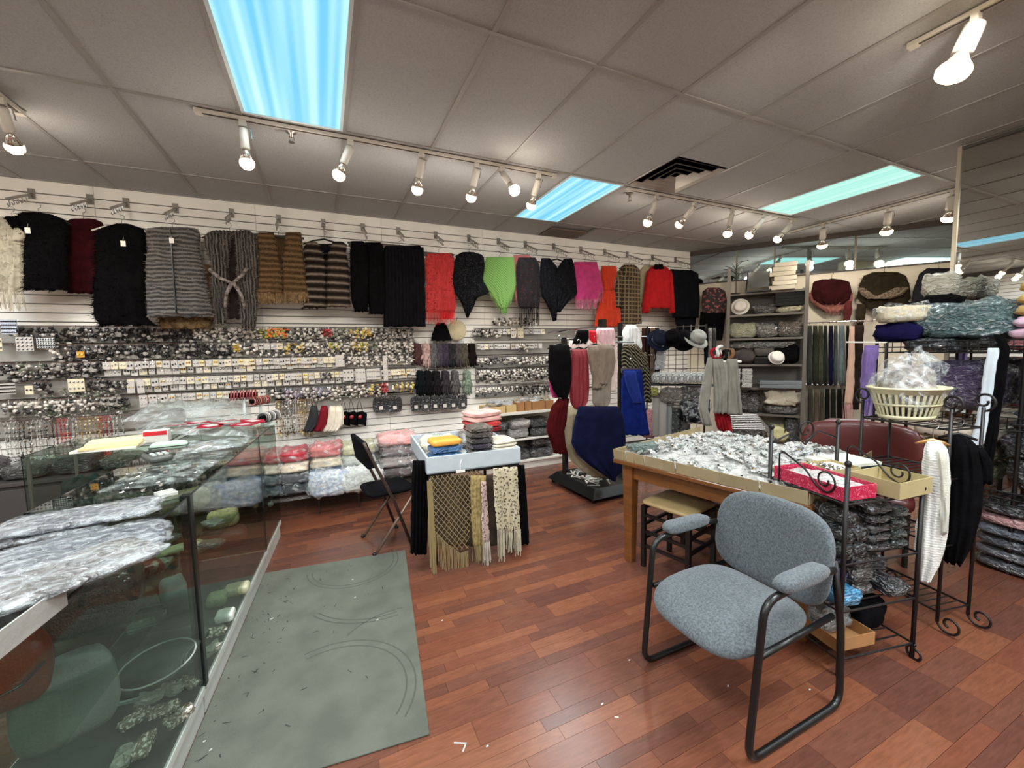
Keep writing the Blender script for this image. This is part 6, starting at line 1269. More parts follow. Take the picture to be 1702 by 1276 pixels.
for i, (x, z, c) in enumerate(((.055, .527, (24, 46, 44)), (.13, .527, (20, 24, 26)), (.055, .6, (30, 40, 42)), (.13, .6, (26, 26, 30)), (.07, .672, (34, 34, 36)))): roll(['dark green roll, lower left of the rack bundle', 'black roll, lower right of the rack bundle', 'dark roll, middle left of the rack bundle', 'black roll, middle right of the rack bundle', 'black roll on top of the rack bundle'][i], ra(x, .19, z), RA, .34, .036, c, RGP)
for i in range(5): packet('black_scarf_pack', 'black folded scarf pack, %s on the rack second shelf' % ORD[i], 'scarf packet', ra(.26, .17, .527 + i * .045), (.14, .28, .048), wrapped((34, 30, 32), .3), RA, group='black scarf packs on the rack')
for i in range(4): packet('green_scarf_pack', 'green black scarf pack, %s at the right of the second shelf' % ORD[i], 'scarf packet', ra(.38, .17, .527 + i * .05), (.1, .28, .052), wrapped((24, 36, 34), .3), RA, group='green black packs on the rack')
for i, (x, y, z, c, lab) in enumerate(((.07, .1, .305, (64, 150, 196), 'light blue folded towel at the front of the third shelf'), (.06, .24, .305, (60, 120, 180), 'blue packet behind the light blue towel'), (.06, .16, .37, (30, 40, 140), 'royal blue packet on the blue towel'), (.07, .2, .43, (26, 36, 120), 'deep blue packet topmost on the third shelf'), (.2, .15, .305, (52, 46, 42), 'brown black packet in the middle of the third shelf'), (.2, .15, .37, (60, 54, 48), 'dark brown packet second in the middle pile'), (.21, .16, .435, (40, 38, 38), 'black packet on top of the middle pile'), (.36, .1, .305, (30, 30, 34), 'black bag at the right end of the third shelf'), (.36, .2, .38, (36, 40, 44), 'glossy black bundle sticking out at the right of the third shelf'))):
    packet('goods_packet', lab, 'packet', ra(x, y, z + .003), (.13, .2, .068), wrapped(c, .4), RA, amp=.12, group='packets on the rack third shelf')
carton('torn carton tray on the lowest shelf of the rack', ra(.14, .16, .083), RA, .22, .26, .06, CARDB, name='torn_carton')
packet('clear_bundle', 'clear bag bundle lying in the torn carton', 'packet', ra(.14, .2, .09), (.18, .16, .12), wrapped((150, 150, 150), .8), RA, wrap=True, amp=.2)
packet('black_cap_bag', 'black fabric bag on the lowest shelf of the rack', 'bag', ra(.33, .2, .083), (.16, .24, .16), BLK2, RA, amp=.1)
m = MB(); m.bx(-.06, .06, -.01, .01, 0, .17); o = obj('grey_board', m, mat('grey_board', (120, 122, 122), .7)); o.location = ra(.43, .25, .083); o.rotation_euler = (0, .12, RA + 1.2); tag(o, 'grey board leaning at the right end of the lowest rack shelf', 'board')

# ---- second iron rack with the laundry basket
RB = math.radians(-11.8); FRB = FP(2.83, .93, RB); W2, D2 = .22, .42
t = thing('scroll_rack', 'taller iron rack behind, carrying the cream laundry basket', 'rack', FRB @ V(W2 / 2, D2 / 2, 0), RB)
def r2(x, y, z): return V(x - W2 / 2, y - D2 / 2, z)
for x, y in ((0, 0), (W2, 0), (0, D2), (W2, D2)):
    m = MB(); m.tube([r2(x, y, .05), r2(x, y, 1.16)], .008, 8); obj('post', m, BROWN_IRON, t, True)
    m = MB(); m.tube(scroll(r2(x, y - .05, .06), .055, 0, 1.2, ey, -ez), .006, 6); obj('scroll_foot', m, BROWN_IRON, t, True)
    m = MB(); m.tube(scroll(r2(x, y, 1.19), .05, -PI / 2, 1.3, ey if y else -ey, ez), .006, 6); obj('scroll_top', m, BROWN_IRON, t, True)
for z in (.1, .45, .8, 1.055):
    m = MB(); m.tube([r2(0, 0, z), r2(W2, 0, z), r2(W2, D2, z), r2(0, D2, z)], .006, 6, closed=True); obj('shelf_frame', m, BROWN_IRON, t)
    for k in range(1, 10): m = MB(); m.tube([r2(0, D2 * k / 10, z), r2(W2, D2 * k / 10, z)], .0035, 5); obj('shelf_wire', m, BROWN_IRON, t)
BC = mat('cream_plastic', (214, 206, 168), .4)
bk = thing('laundry_basket', 'cream plastic slotted laundry basket holding a clear bag', 'laundry basket', on_plane(1506, 690, V(3.05, 1.17, 0), V(-.93, -.36, 0)), math.radians(-20)); bk.location.z = 1.063
H, R0, R1, SQ = .175, .135, .19, .8
m = MB(); m.lathe([(R0 - .006, 0), (R0, 0), (R0 + .006, .022), (R0, .022), (R0 - .01, .006)], 40, sy=SQ); obj('bottom_band', m, BC, bk, True)
m = MB(); m.lathe([(0, .002), (R0, .002), (R0, .006), (0, .006)], 40, sy=SQ); obj('floor_plate', m, BC, bk)
m = MB(); m.lathe([(R1 - .012, H - .03), (R1 - .006, H - .03), (R1 + .002, H - .004), (R1 + .014, H - .002), (R1 + .014, H + .006), (R1 - .002, H + .008), (R1 - .008, H)], 44, sy=SQ); obj('rim', m, BC, bk, True)
m = MB(); rm = (R0 + R1) / 2 - .002; m.lathe([(rm - .006, H * .45), (rm, H * .44), (rm + .004, H * .5), (rm - .002, H * .51)], 44, sy=SQ); obj('middle_band', m, BC, bk, True)
for k in range(34):
    a = 2 * PI * k / 34; m = MB(); da = .045
    def bp(q, r, z): return (r * math.cos(q), r * SQ * math.sin(q), z)
    rb, rt = R0 + .003, R1 - .006
    m.add([bp(a - da, rb, .018), bp(a + da, rb, .018), bp(a + da, rt, H - .026), bp(a - da, rt, H - .026), bp(a - da, rb - .004, .018), bp(a + da, rb - .004, .018), bp(a + da, rt - .004, H - .026), bp(a - da, rt - .004, H - .026)], [(0, 1, 2, 3), (7, 6, 5, 4), (0, 3, 7, 4), (1, 5, 6, 2)]); obj('rib', m, BC, bk)
bgt = thing('clear_goods_bag', 'big crumpled clear bag of dark goods sitting in the laundry basket', 'bag', bk.location + V(0, 0, .01), -.2)
m = MB(); m.ell((0, 0, .15), (.15, .115, .14), 24, 14, amp=.25, seed=3); obj('goods', m, mat('speckled_goods', (110, 104, 100), .7, col2=(168, 160, 152), vscale=24, bump=1, bscale=50), bgt, True)
m = MB(); m.ell((0, 0, .17), (.185, .14, .165), 26, 16, amp=.4, seed=3); m.ell((.1, .02, .3), (.085, .06, .09), 16, 10, amp=.5, seed=8); m.ell((-.1, 0, .27), (.08, .06, .06), 14, 10, amp=.5, seed=5); obj('film', m, CLEAR, bgt, True)
# ---- knitted cardigans hung at the end of the racks
KN = striped('white_rib_knit', [(196, 196, 190), (226, 226, 220), (238, 236, 232)], 26, dist=.8)
FK = FP(2.62, .9, math.radians(-55))
garment('white_cardigan', 'long white ribbed knit cardigan hanging on the rack end', 'cardigan', FK, [('body', [(732, 1540, 1562), (745, 1535, 1574), (790, 1532, 1578), (840, 1528, 1576), (880, 1522, 1574), (910, 1519, 1568), (935, 1522, 1560), (960, 1524, 1543)], KN, dict(thick=.05, rib=.004, ribn=40, nv=80, fold=.016, nf=2)), ('front_edge', [(745, 1556, 1574), (800, 1560, 1579), (850, 1562, 1578), (885, 1562, 1572)], fabric((206, 204, 190), .08), dict(nu=8, thick=.02, off=.05))])
hanger('gold wire hanger of the white cardigan', FK, 1550, 732, .06, mat('brass_wire', (196, 150, 96), .3, .8), hook=.12)
FK2 = FP(2.95, .93, math.radians(-58))
garment('black_cardigan', 'long black knit cardigan hanging behind the white cardigan', 'cardigan', FK2, [('body', [(722, 1582, 1600), (735, 1578, 1622), (760, 1576, 1630), (800, 1574, 1634), (850, 1572, 1630), (900, 1566, 1616), (930, 1568, 1600)], BLK, dict(thick=.06, fold=.02, nf=3)), ('sleeve', [(740, 1618, 1632), (770, 1622, 1650), (800, 1622, 1648)], BLK, dict(nu=8, nv=8, thick=.05))])
hanger('hanger of the long black cardigan', FK2, 1592, 722, .07, BLACK_PLASTIC, hook=.1)
# red leatherette chair behind the racks
t = thing('red_chair', 'dark red leatherette chair back showing behind the scroll rack', 'chair', (3.24, 1.5, 0), math.radians(-66)); RL = mat('red_leatherette', (84, 26, 22), .4, var=.1, coat=.2)
m = pillow(.66, .1, .44, 1, .03).shift((0, -.1, -.52)); obj('backrest', m, RL, t, True); m = pillow(.6, .42, .14, 2, .03).shift((0, -.3, -.34)); obj('seat', m, RL, t, True)
for x in (-.26, .26):
    for y in (.12, .46): m = MB(); m.tube([V(x, y, 0), V(x, y, .36)], .016, 8); obj('leg', m, BLACK_METAL, t)

# ================================================================== wire grid shelves of stacked goods before the mirror
SX = 3.9
t = thing('grid_shelf', 'black wire grid shelf unit loaded with stacked goods before the mirror', 'shelf', (SX + .28, .98, 0))
for y in (-.75, .0, .75):
    for x in (-.26, .26): m = MB(); m.tube([V(x, y, 0), V(x, y, 1.56)], .012, 8); obj('post', m, BLACK_METAL, t)
for z in (.45, .93, 1.42):
    for zz in (0, .04, .08): m = MB(); m.tube([V(-.27, -.75, z + zz), V(-.27, .75, z + zz)], .004, 5); obj('lip_wire', m, BLACK_METAL, t); m = MB(); m.tube([V(-.27, .75, z + zz), V(.26, .75, z + zz)], .004, 5); obj('lip_wire', m, BLACK_METAL, t)
    for k in range(31): y = -.75 + k * .05; m = MB(); m.tube([V(-.27, y, z + .08), V(-.27, y, z), V(.26, y, z)], .003, 4); obj('grid_wire', m, BLACK_METAL, t)
def sh(px, py): p = on_plane(px, py, V(SX, 0, 0), V(1, 0, 0)); return p.y, p.z
def sgoods(name, label, cat, pyc, z, w, h, m, d=.42, amp=.09, dx=0, group='goods on the grid shelves', wrap=False):
    return packet(name, label, cat, (SX + .02 + d / 2 + dx, pyc, z), (d, w, h), m, 0, amp=amp, group=group, wrap=wrap)
y1 = sh(1570, 560)[0]
sgoods('goods_bag', 'large dark teal goods bag on top of the grid shelves', 'goods bag', 1.28, 1.51, .5, .25, wrapped((88, 118, 120), .6), .5, .16)
sgoods('goods_bag', 'dark grey bag under the teal bag on the grid shelves', 'goods bag', 1.45, 1.425, .3, .1, wrapped((70, 76, 82), .5), .5, .12)
packet('fur_bundle', 'black furry bundle on the left end of the grid shelves', 'fur bundle', (4.18, 1.5, 1.7), (.24, .28, .12), BLK, .3, amp=.25)
packet('navy_bundle', 'navy blue folded coat under the cream bag', 'coat', (4.02, 1.63, 1.502), (.26, .28, .14), fabric((22, 19, 56), .3), .1, amp=.15)
packet('cream_bundle', 'clear bag of cream fringed scarves on the navy coat', 'scarf bag', (4.0, 1.62, 1.645), (.26, .28, .12), mat('cream_fringe', (216, 204, 168), .8, col2=(238, 230, 206), vscale=8, stretch=(1, 6, 6), bump=.8), .5, wrap=True, amp=.15)
packet('white_bundle', 'white lacy bag behind the black furry bundle', 'scarf bag', (4.3, 1.52, 1.83), (.2, .2, .18), wrapped((210, 204, 184), .7), .3, amp=.15)
for i, (c, n) in enumerate((((176, 104, 108), 'rose pink'), ((214, 178, 196), 'pale pink'), ((216, 184, 204), 'lilac pink'), ((176, 144, 90), 'tan'), ((206, 170, 96), 'mustard'), ((190, 150, 70), 'ochre'))):
    sgoods('folded_shawl', '%s folded shawl, %s of the pastel stack on the grid shelves' % (n, ORD[i] if i < 5 else 'topmost'), 'shawl', .86 + .01 * i, 1.425 + i * .072, .44 - .035 * i, .08, fabric(c, .1) if i else wrapped(c, .3), .44, .07, group='pastel shawl stack')
sgoods('goods_bag', 'shiny purple wrapped blanket on the upper grid shelf', 'blanket', 1.3, 1.02, .44, .34, wrapped((72, 60, 92), .35), .46, .05)
sgoods('goods_bag', 'dark violet wrapped blanket right of the black scarf', 'blanket', .78, 1.14, .5, .25, wrapped((58, 50, 70), .3), .46, .05)
for i, c in enumerate(((52, 52, 66), (76, 82, 98), (60, 66, 84))): sgoods('folded_shawl', 'slate blue folded shawl, %s right of the black scarf' % ORD[i], 'shawl', .8, .935 + i * .065, .46, .07, wrapped(c, .25), .46, .05, group='slate shawl stack')
for i, (c, n) in enumerate((((110, 112, 74), 'olive'), ((124, 118, 82), 'moss green'), ((206, 190, 170), 'leopard spotted'))): sgoods('folded_shawl', '%s folded shawl beside the laundry basket, %s' % (n, ORD[i]), 'shawl', 1.3, .54 + i * .13 if i < 2 else .8, .42, .13, wrapped(c, .3) if i < 2 else mat('leopard', (206, 190, 170), .5, col2=(40, 34, 34), vscale=18, lo=.6, hi=.62, coat=.5), .46, .06, group='olive shawl stack')
for i, (c, n) in enumerate((((70, 72, 78), 'dark grey'), ((92, 94, 100), 'grey'), ((60, 62, 70), 'charcoal'), ((96, 104, 116), 'blue grey'), ((196, 148, 148), 'dusty pink'), ((34, 34, 38), 'black'))):
    sgoods('folded_blanket', '%s blanket in plastic, %s of the floor stack before the mirror' % (n, ORD[i] if i < 5 else 'topmost'), 'blanket', .78, .002 + i * .074, .74, .078, wrapped(c, .3), .46, .05, dx=-.03, group='floor stack before the mirror')
sgoods('goods_bag', 'shiny black goods bag above the floor stack', 'goods bag', .75, .54, .56, .2, wrapped((40, 40, 44), .4), .44, .12); sgoods('goods_bag', 'smoky black wrapped shawls above the black goods bag', 'goods bag', .8, .74, .56, .18, wrapped((52, 50, 56), .3), .44, .08)
FS = Matrix.Translation((SX - .03, 0, 0)) @ Matrix.Rotation(-PI / 2, 4, 'Z')
garment('satin_scarf', 'long white satin strip hanging down the front of the grid shelves', 'sash', FS, [('strip', [(578, 1642, 1661), (640, 1631, 1652), (690, 1625, 1644), (735, 1612, 1636), (752, 1622, 1630)], fabric((206, 216, 224), .04, .1), dict(nu=10, thick=.012, fold=.004, nf=1))])
garment('dark_scarf', 'long black strip hanging beside the white satin strip', 'sash', FS, [('strip', [(556, 1650, 1664), (580, 1662, 1680), (660, 1650, 1668), (740, 1636, 1656), (780, 1630, 1650)], BLK, dict(nu=10, thick=.02, off=-.01))])
# sweaters on the side wall, seen only in the mirror
FL_ = Matrix.Translation((X0 + .1, 0, 0)) @ Matrix.Rotation(PI / 2, 4, 'Z')
for yy, c, n in ((3.25, (150, 50, 50), 'dull red'), (3.85, (104, 84, 64), 'brown'), (2.7, (24, 24, 26), 'black')):
    t = thing('mirror_sweater', n + ' sweater on the far wall, visible only in the mirror', 'sweater', (X0 + .12, yy, 1.55), PI / 2, 'sweaters seen in the mirror')
    m = MB(); m.prism([(-.26, 0), (.26, 0), (.27, .45), (.38, .1), (.46, .14), (.3, .62), (.1, .7), (-.1, .7), (-.3, .62), (-.46, .14), (-.38, .1), (-.27, .45)], -.03, .03); obj('body', m, fabric(c, .15), t, bevel=.02); m = MB(); m.tube([V(-.2, 0, .67), V(0, 0, .74), V(.2, 0, .67)], .009, 6); obj('hanger_bar', m, BLACK_PLASTIC, t)
# ================================================================== far right: ponchos on the slanted wall
FPO = FD(.09)
PG = 'ponchos on the slanted wall'
garment('maroon_poncho', 'maroon poncho with dusty pink fringed border on the slanted wall', 'poncho', FPO, [('yoke', [(464, 1366, 1398), (468, 1352, 1412), (485, 1348, 1416), (498, 1352, 1412), (506, 1366, 1402)], fabric((44, 15, 17), .25), dict(thick=.028, fold=.025, nf=5)), ('border', [(486, 1344, 1418), (500, 1347, 1417), (512, 1360, 1408), (518, 1372, 1398)], mat('pink_border', (112, 58, 52), .9, col2=(150, 98, 88), vscale=30, bump=.5), dict(thick=.03, off=-.02, fringe=((lambda m: m.bottom), 30, .05, None))), ('side_tail', [(500, 1404, 1416), (520, 1402, 1416), (534, 1402, 1412)], fabric((84, 34, 34), .25), dict(nu=8, nv=8, thick=.03))], PG)
garment('olive_poncho', 'olive fur trimmed poncho with a patterned band on the slanted wall', 'poncho', FPO, [('body', [(452, 1452, 1492), (458, 1436, 1506), (475, 1428, 1512), (495, 1424, 1514), (510, 1438, 1502), (520, 1458, 1480)], fabric((40, 34, 25), .25), dict(thick=.03, fold=.028, nf=5, fur=(700, .03, None), fringe=((lambda m: m.bottom), 30, .06, None))), ('band', [(478, 1426, 1436), (490, 1432, 1452), (497, 1442, 1480), (490, 1462, 1500), (478, 1488, 1512)], mat('leopard_band', (130, 112, 92), .9, col2=(44, 36, 30), vscale=60, bump=.8), dict(nu=14, thick=.02, off=.06)), ('side_tail', [(505, 1424, 1440), (530, 1422, 1438), (540, 1424, 1434)], fabric((48, 40, 30), .25), dict(nu=8, nv=8, thick=.03))], PG)
garment('black_blouse', 'black top on a hanger beside the mirror frame on the slanted wall', 'top', FPO, [('body', [(446, 1540, 1582), (455, 1528, 1590), (480, 1518, 1596), (510, 1514, 1600)], fabric((34, 34, 38), .2), dict(thick=.05))], PG)
for px, py, w in ((1382, 464, 'maroon poncho'), (1470, 453, 'olive poncho'), (1560, 447, 'black top by the mirror')): hanger('hanger of the ' + w, FPO, px, py, .16, BLACK_PLASTIC, hook=.12)
garment('patterned_blouse', 'dark sheer blouse with pink print at the corner of the walls', 'blouse', FD(.25), [('body', [(478, 1176, 1196), (484, 1168, 1206), (500, 1166, 1208), (520, 1168, 1206)], mat('dark_print', (46, 38, 40), .8, col2=(160, 84, 84), vscale=22, lo=.55, hi=.6), dict(thick=.05)), ('hem', [(518, 1164, 1206), (545, 1162, 1204), (566, 1162, 1200)], BLK, dict(thick=.04, vrib=.015, ribn=6, nu=30))])
# ---- scarves on bars along the slanted wall
FSC = FD(.2)
sc = thing('scarf_rail', 'two tier chrome rail of hanging scarves on the slanted wall', 'scarf rail', DM @ V(1.9, -.2, 0), DANG)
for z in (1.79, .93):
    m = MB(); m.tube([V(-.34, 0, z), V(.42, 0, z)], .01, 8); obj('bar', m, CHROME, sc)
    for x in (-.32, .4): m = MB(); m.tube([V(x, 0, z), V(x, .2, z)], .008, 6); obj('bracket', m, CHROME, sc)
    for k in range(10): m = MB(); m.tube([V(-.3 + k * .075, 0, z + .012), V(-.3 + k * .075, -.02, z + .0), V(-.3 + k * .075, 0, z - .02)], .004, 5); obj('ring', m, CHROME, sc)
SCU = [(1346, 9, (84, 90, 80), 'grey green'), (1355, 9, (70, 74, 62), 'olive'), (1364, 9, (88, 90, 74), 'sage'), (1372, 7, (56, 62, 54), 'dark olive'), (1381, 8, (34, 32, 60), 'navy'), (1389, 7, (96, 106, 108), 'steel'), (1399, 11, (136, 150, 154), 'pale blue checked'), (1409, 6, (44, 42, 40), 'black brown')]
for px, w, c, n in SCU: garment('hanging_scarf', n + ' scarf on the upper scarf rail', 'scarf', FSC, [('cloth', [(541, px - w * .42, px + w * .42), (580, px - w * .5, px + w * .5), (630, px - w * .52, px + w * .52), (640, px - w * .4, px + w * .3)], fabric(tuple(int(q * .72) for q in c), .25), dict(nu=12, nv=12, thick=.03, vrib=.01, ribn=3))], 'scarves on the upper rail')
garment('hanging_scarf', 'long beige and pink scarf hanging to the lower tier', 'scarf', FD(.3), [('cloth', [(542, 1412, 1420), (580, 1410, 1421), (640, 1406, 1420), (672, 1403, 1417)], mat('beige_pink', (206, 170, 150), .9, var=.1, vscale=4), dict(nu=10, thick=.03, fringe=((lambda m: m.bottom), 12, .3, fabric((206, 156, 150)), .004)))])
garment('hanging_scarf', 'dark brown scarf right of the long beige scarf', 'scarf', FSC, [('cloth', [(540, 1421, 1436), (600, 1418, 1434), (680, 1414, 1428)], fabric((44, 34, 30), .3), dict(nu=10, thick=.04))])
for i, (px, w, c, n) in enumerate(((1347, 9, (96, 92, 76), 'olive beige'), (1357, 9, (140, 120, 96), 'tan'), (1366, 8, (110, 104, 84), 'khaki'), (1375, 8, (34, 36, 32), 'black'), (1385, 9, (50, 54, 42), 'dark green'), (1395, 9, (36, 38, 34), 'green black'), (1405, 8, (30, 30, 30), 'jet'))): garment('hanging_scarf', n + ' scarf on the lower scarf rail', 'scarf', FSC, [('cloth', [(646, px - w * .42, px + w * .42), (690, px - w * .5, px + w * .5), (738, px - w * .5, px + w * .5)], fabric(tuple(int(q * .62) for q in c), .25), dict(nu=12, nv=12, thick=.03, vrib=.01, ribn=3))], 'scarves on the lower rail')
FPU = FP(3.75, 1.9, math.radians(-62))
garment('purple_shawl', 'purple fringed shawl hanging behind the laundry basket', 'shawl', FPU, [('cloth', [(574, 1436, 1462), (600, 1432, 1458), (640, 1430, 1452), (668, 1432, 1450)], fabric((112, 92, 146), .15), dict(nu=14, thick=.04, fold=.016, fringe=((lambda m: m.bottom), 22, .13, None, .003)))])
t = thing('peg_bar', 'white wire bar carrying the purple shawl', 'bar', FPU @ V(*[(lambda a: (a[0], 0, 0))(loc_pt(FPU, 1445, 572))][0]), math.radians(-62)); z = loc_pt(FPU, 1445, 572)[1]
m = MB(); m.tube([V(-.14, 0, z + .02), V(.1, 0, z + .01)], .006, 6); obj('bar', m, WHITE, t); m = MB(); m.tube([V(.1, 0, z + .01), V(.1, .0, .0)], .01, 6); m.bx(-.02, .2, -.12, .12, 0, .02); obj('stand', m, BLACK_METAL, t)

# ================================================================== metal shelving with black and white goods
FU = DM @ Matrix.Translation((1.07, -.4, 0)); ang = DANG
def u(x, y, z): return FU @ V(x, y, z)
t = thing('metal_shelving', 'tall taupe metal shelving before the slanted wall', 'shelving', u(0, .19, 0), ang); TM = mat('taupe_metal', (112, 106, 98), .4, .3)
for x in (-.47, .47):
    for y in (-.19, .17): m = MB(); m.bx(x - .022, x + .022, y - .012, y + .012, 0, 2.62 if y < 0 else 2.3); obj('post', m, TM, t)
LV = [.08, .5, .88, 1.22, 1.6, 1.94, 2.25]
for z in LV: m = MB(); m.bx(-.46, .46, -.19, .17, z - .028, z); obj('shelf', m, TM, t)
for z in (2.42, 2.56): m = MB(); m.tube([V(-.0, -.19, z), V(.47, -.19, z + .03)], .006, 6); obj('guard_wire', m, TM, t)
m = MB(); m.bx(-.46, .46, .165, .172, .9, 2.24); obj('back_sheet', m, mat('grey_sheet', (120, 112, 106), .5), t)
def shelfpack(label, x, z, w, h, c, crease_glint=.7, d=.28, cat='goods bag', amp=.14, wrap=None): return packet('shelf_pack', label, cat, u(x, .16, z + .002), (w, d, h), wrap or wrapped(c, crease_glint), ang, amp=amp, group='goods on the metal shelving')
shelfpack('silver bag of black goods beside the white sun hat', -.02, LV[5], .3, .14, (84, 82, 80), .8); shelfpack('cream wrapped tray under the black trays', .28, LV[5], .34, .09, (206, 200, 168), .6)
for i in range(4): m = MB(); m.bx(-.17, .17, -.14, .14, 0, .03); m.bx(-.17, .17, -.14, -.13, .03, .045); o = obj('black_tray', m, BLACK_PLASTIC); o.location = u(.28, .17, LV[5] + .1 + i * .048); o.rotation_euler = (0, 0, ang); tag(o, 'flat black tray in the pile on the metal shelving, ' + ORD[i], 'tray', 'black trays on the metal shelving')
shelfpack('bag of cream and silver goods, large left bundle', -.28, LV[4], .36, .22, (170, 170, 140), .9); shelfpack('bag of silver goods under the shelf, middle bundle', .02, LV[4], .28, .2, (120, 116, 108), .9); shelfpack('bag of black and copper goods at the right of the shelf', .3, LV[4], .32, .22, (92, 78, 66), .8)
shelfpack('shiny black flat packs hanging over the shelf edge', -.05, LV[4] - .16, .86, .1, (96, 94, 90), .9, .3)
shelfpack('black handbag on the fourth shelf', .27, LV[3], .3, .3, (14, 14, 15), .1, wrap=BLK); shelfpack('grey box bag on the fourth shelf', -.26, LV[3], .3, .24, (66, 60, 58), .2, wrap=fabric((72, 66, 64), .15)); shelfpack('dull grey bag in the middle of the fourth shelf', .0, LV[3] + .1, .26, .18, (84, 78, 74), .2, wrap=fabric((92, 86, 82), .15)); 
m = MB(); m.bx(-.13, .13, -.1, .1, 0, .1); o = obj('black_stand', m, BLACK_PLASTIC, bevel=.01); o.location = u(.0, .1, LV[3] + .001); o.rotation_euler = (0, 0, ang); tag(o, 'low black display block on the fourth shelf', 'display block')
def hat(name, label, loc, rx, rz, m, r=.1, brim=.15, h=.1, band=None, group='hats'):
    t = thing(name, label, 'hat', loc, rz, group); t.rotation_euler = (rx, 0, rz)
    q = MB(); q.lathe([(brim, .004), (brim * .99, .0), (r * 1.02, .008), (r, .02), (r * .95, h * .8), (r * .75, h), (r * .3, h * .97), (0, h * .9)], 24); obj('crown', q, m, t, True)
    q = MB(); q.lathe([(brim, .0), (brim * 1.02, .006), (brim, .01), (r, .014), (r, .004)], 24); obj('brim', q, m, t, True)
    if band: q = MB(); q.lathe([(r * 1.02, .014), (r * 1.03, .02), (r * 1.01, .036), (r * .99, .04)], 24); obj('band', q, band, t, True)
    return t
WH = fabric((224, 220, 212), .05)
hat('sun_hat', 'white hat standing on the upper metal shelf', u(-.32, .05, LV[5] + .12), 1.35, ang, WH, .085, .12, .07); hat('sports_cap', 'white cap leaning on the fourth shelf before the black bag', u(.14, -.08, LV[3] + .09), 1.1, ang + .3, WH, .085, .1, .08)
for i in range(7):
    for j in (0, 1): m = MB(); m.box((0, 0, .02), (.13, .2, .036)); o = obj('white_pack', m, wrapped((214, 212, 206), .5), bevel=.006); o.location = u(-.36 + j * .15, .02, LV[2] + .002 + i * .039); o.rotation_euler = (0, 0, ang + .05 * ((i + j) % 3 - 1)); tag(o, 'white folded pack, %s of the %s pile on the metal shelving' % (ORD[i] if i < 6 else 'topmost', ['left', 'right'][j]), 'pack', 'white packs on the metal shelving')
for i in range(2): m = MB(); m.box((0, 0, .026), (.5, .26, .05)); o = obj('grey_case', m, mat('grey_case', (112, 118, 120), .4), bevel=.006); o.location = u(.2, .06, LV[2] + .002 + i * .053); o.rotation_euler = (0, 0, ang); tag(o, ['lower', 'upper'][i] + ' flat grey case on the metal shelving', 'case', 'grey cases on the metal shelving')
shelfpack('white fluffy scarf heap on the second metal shelf', .24, LV[1] + .12, .42, .22, (0, 0, 0), 0, wrap=mat('white_fluff', (216, 208, 186), .9, col2=(160, 146, 120), vscale=10, bump=1, bscale=40, lo=.6, hi=.75), amp=.25, cat='scarf'); shelfpack('wrapped brown black scarves under the white fluffy scarf', .22, LV[1], .44, .12, (64, 54, 48), .7, cat='scarf'); shelfpack('dark brown wrapped scarves left of the white fluffy scarf', -.24, LV[1], .4, .3, (52, 44, 42), .7, cat='scarf')
shelfpack('cream bobble hat on the lowest metal shelf', .2, LV[0], .26, .26, (0, 0, 0), 0, wrap=fabric((206, 198, 150), .1), cat='hat'); shelfpack('black folded goods beside the cream bobble hat', .36, LV[0], .2, .36, (30, 28, 28), .4); shelfpack('dark wrapped goods on the lowest metal shelf', -.2, LV[0], .4, .36, (56, 50, 48), .6)
# on top of the shelving
t = thing('jewellery_tree', 'black wire jewellery tree on top of the metal shelving', 'jewellery tree', u(-.38, 0, LV[6]), ang); m = MB(); m.lathe([(.06, 0), (.06, .008), (.01, .014)], 14); m.tube([V(0, 0, 0), V(0, 0, .42)], .006, 6); obj('trunk', m, BLACK_METAL, t)
for k in range(9): a = k * .7; m = MB(); m.tube([V(0, 0, .2 + .022 * k), V(.09 * math.cos(a), .09 * math.sin(a), .28 + .02 * k), V(.17 * math.cos(a + .2), .17 * math.sin(a + .2), .3 + .018 * k)], .004, 5); obj('branch', m, BLACK_METAL, t)
t = thing('display_stand', 'small black display stand on top of the metal shelving', 'display stand', u(-.1, 0, LV[6]), ang)
m = MB(); m.bx(-.13, .13, -.01, .01, .06, .28); obj('panel', m, mat('dark_panel2', (44, 54, 52), .2), t); m = MB(); m.tube([V(-.13, 0, .28), V(-.15, -.06, 0)], .01, 6); m.tube([V(.13, 0, .28), V(.15, -.06, 0)], .01, 6); m.bx(-.15, .15, -.07, .05, 0, .02); obj('frame', m, BLACK_METAL, t)
for i in range(6): m = MB(); m.box((0, 0, .03), (.3 - .02 * (i % 3), .2, .058)); o = obj('white_box', m, mat('box_white', (224, 216, 196), .6), bevel=.003); o.location = u(.2 + .015 * ((i * 7) % 3 - 1), .03, LV[6] + .002 + i * .062); o.rotation_euler = (0, 0, ang + .06 * ((i * 5) % 3 - 1)); tag(o, 'white carton, %s of the stack on top of the shelving' % (ORD[i] if i < 5 else 'topmost'), 'box', 'white cartons on the shelving')

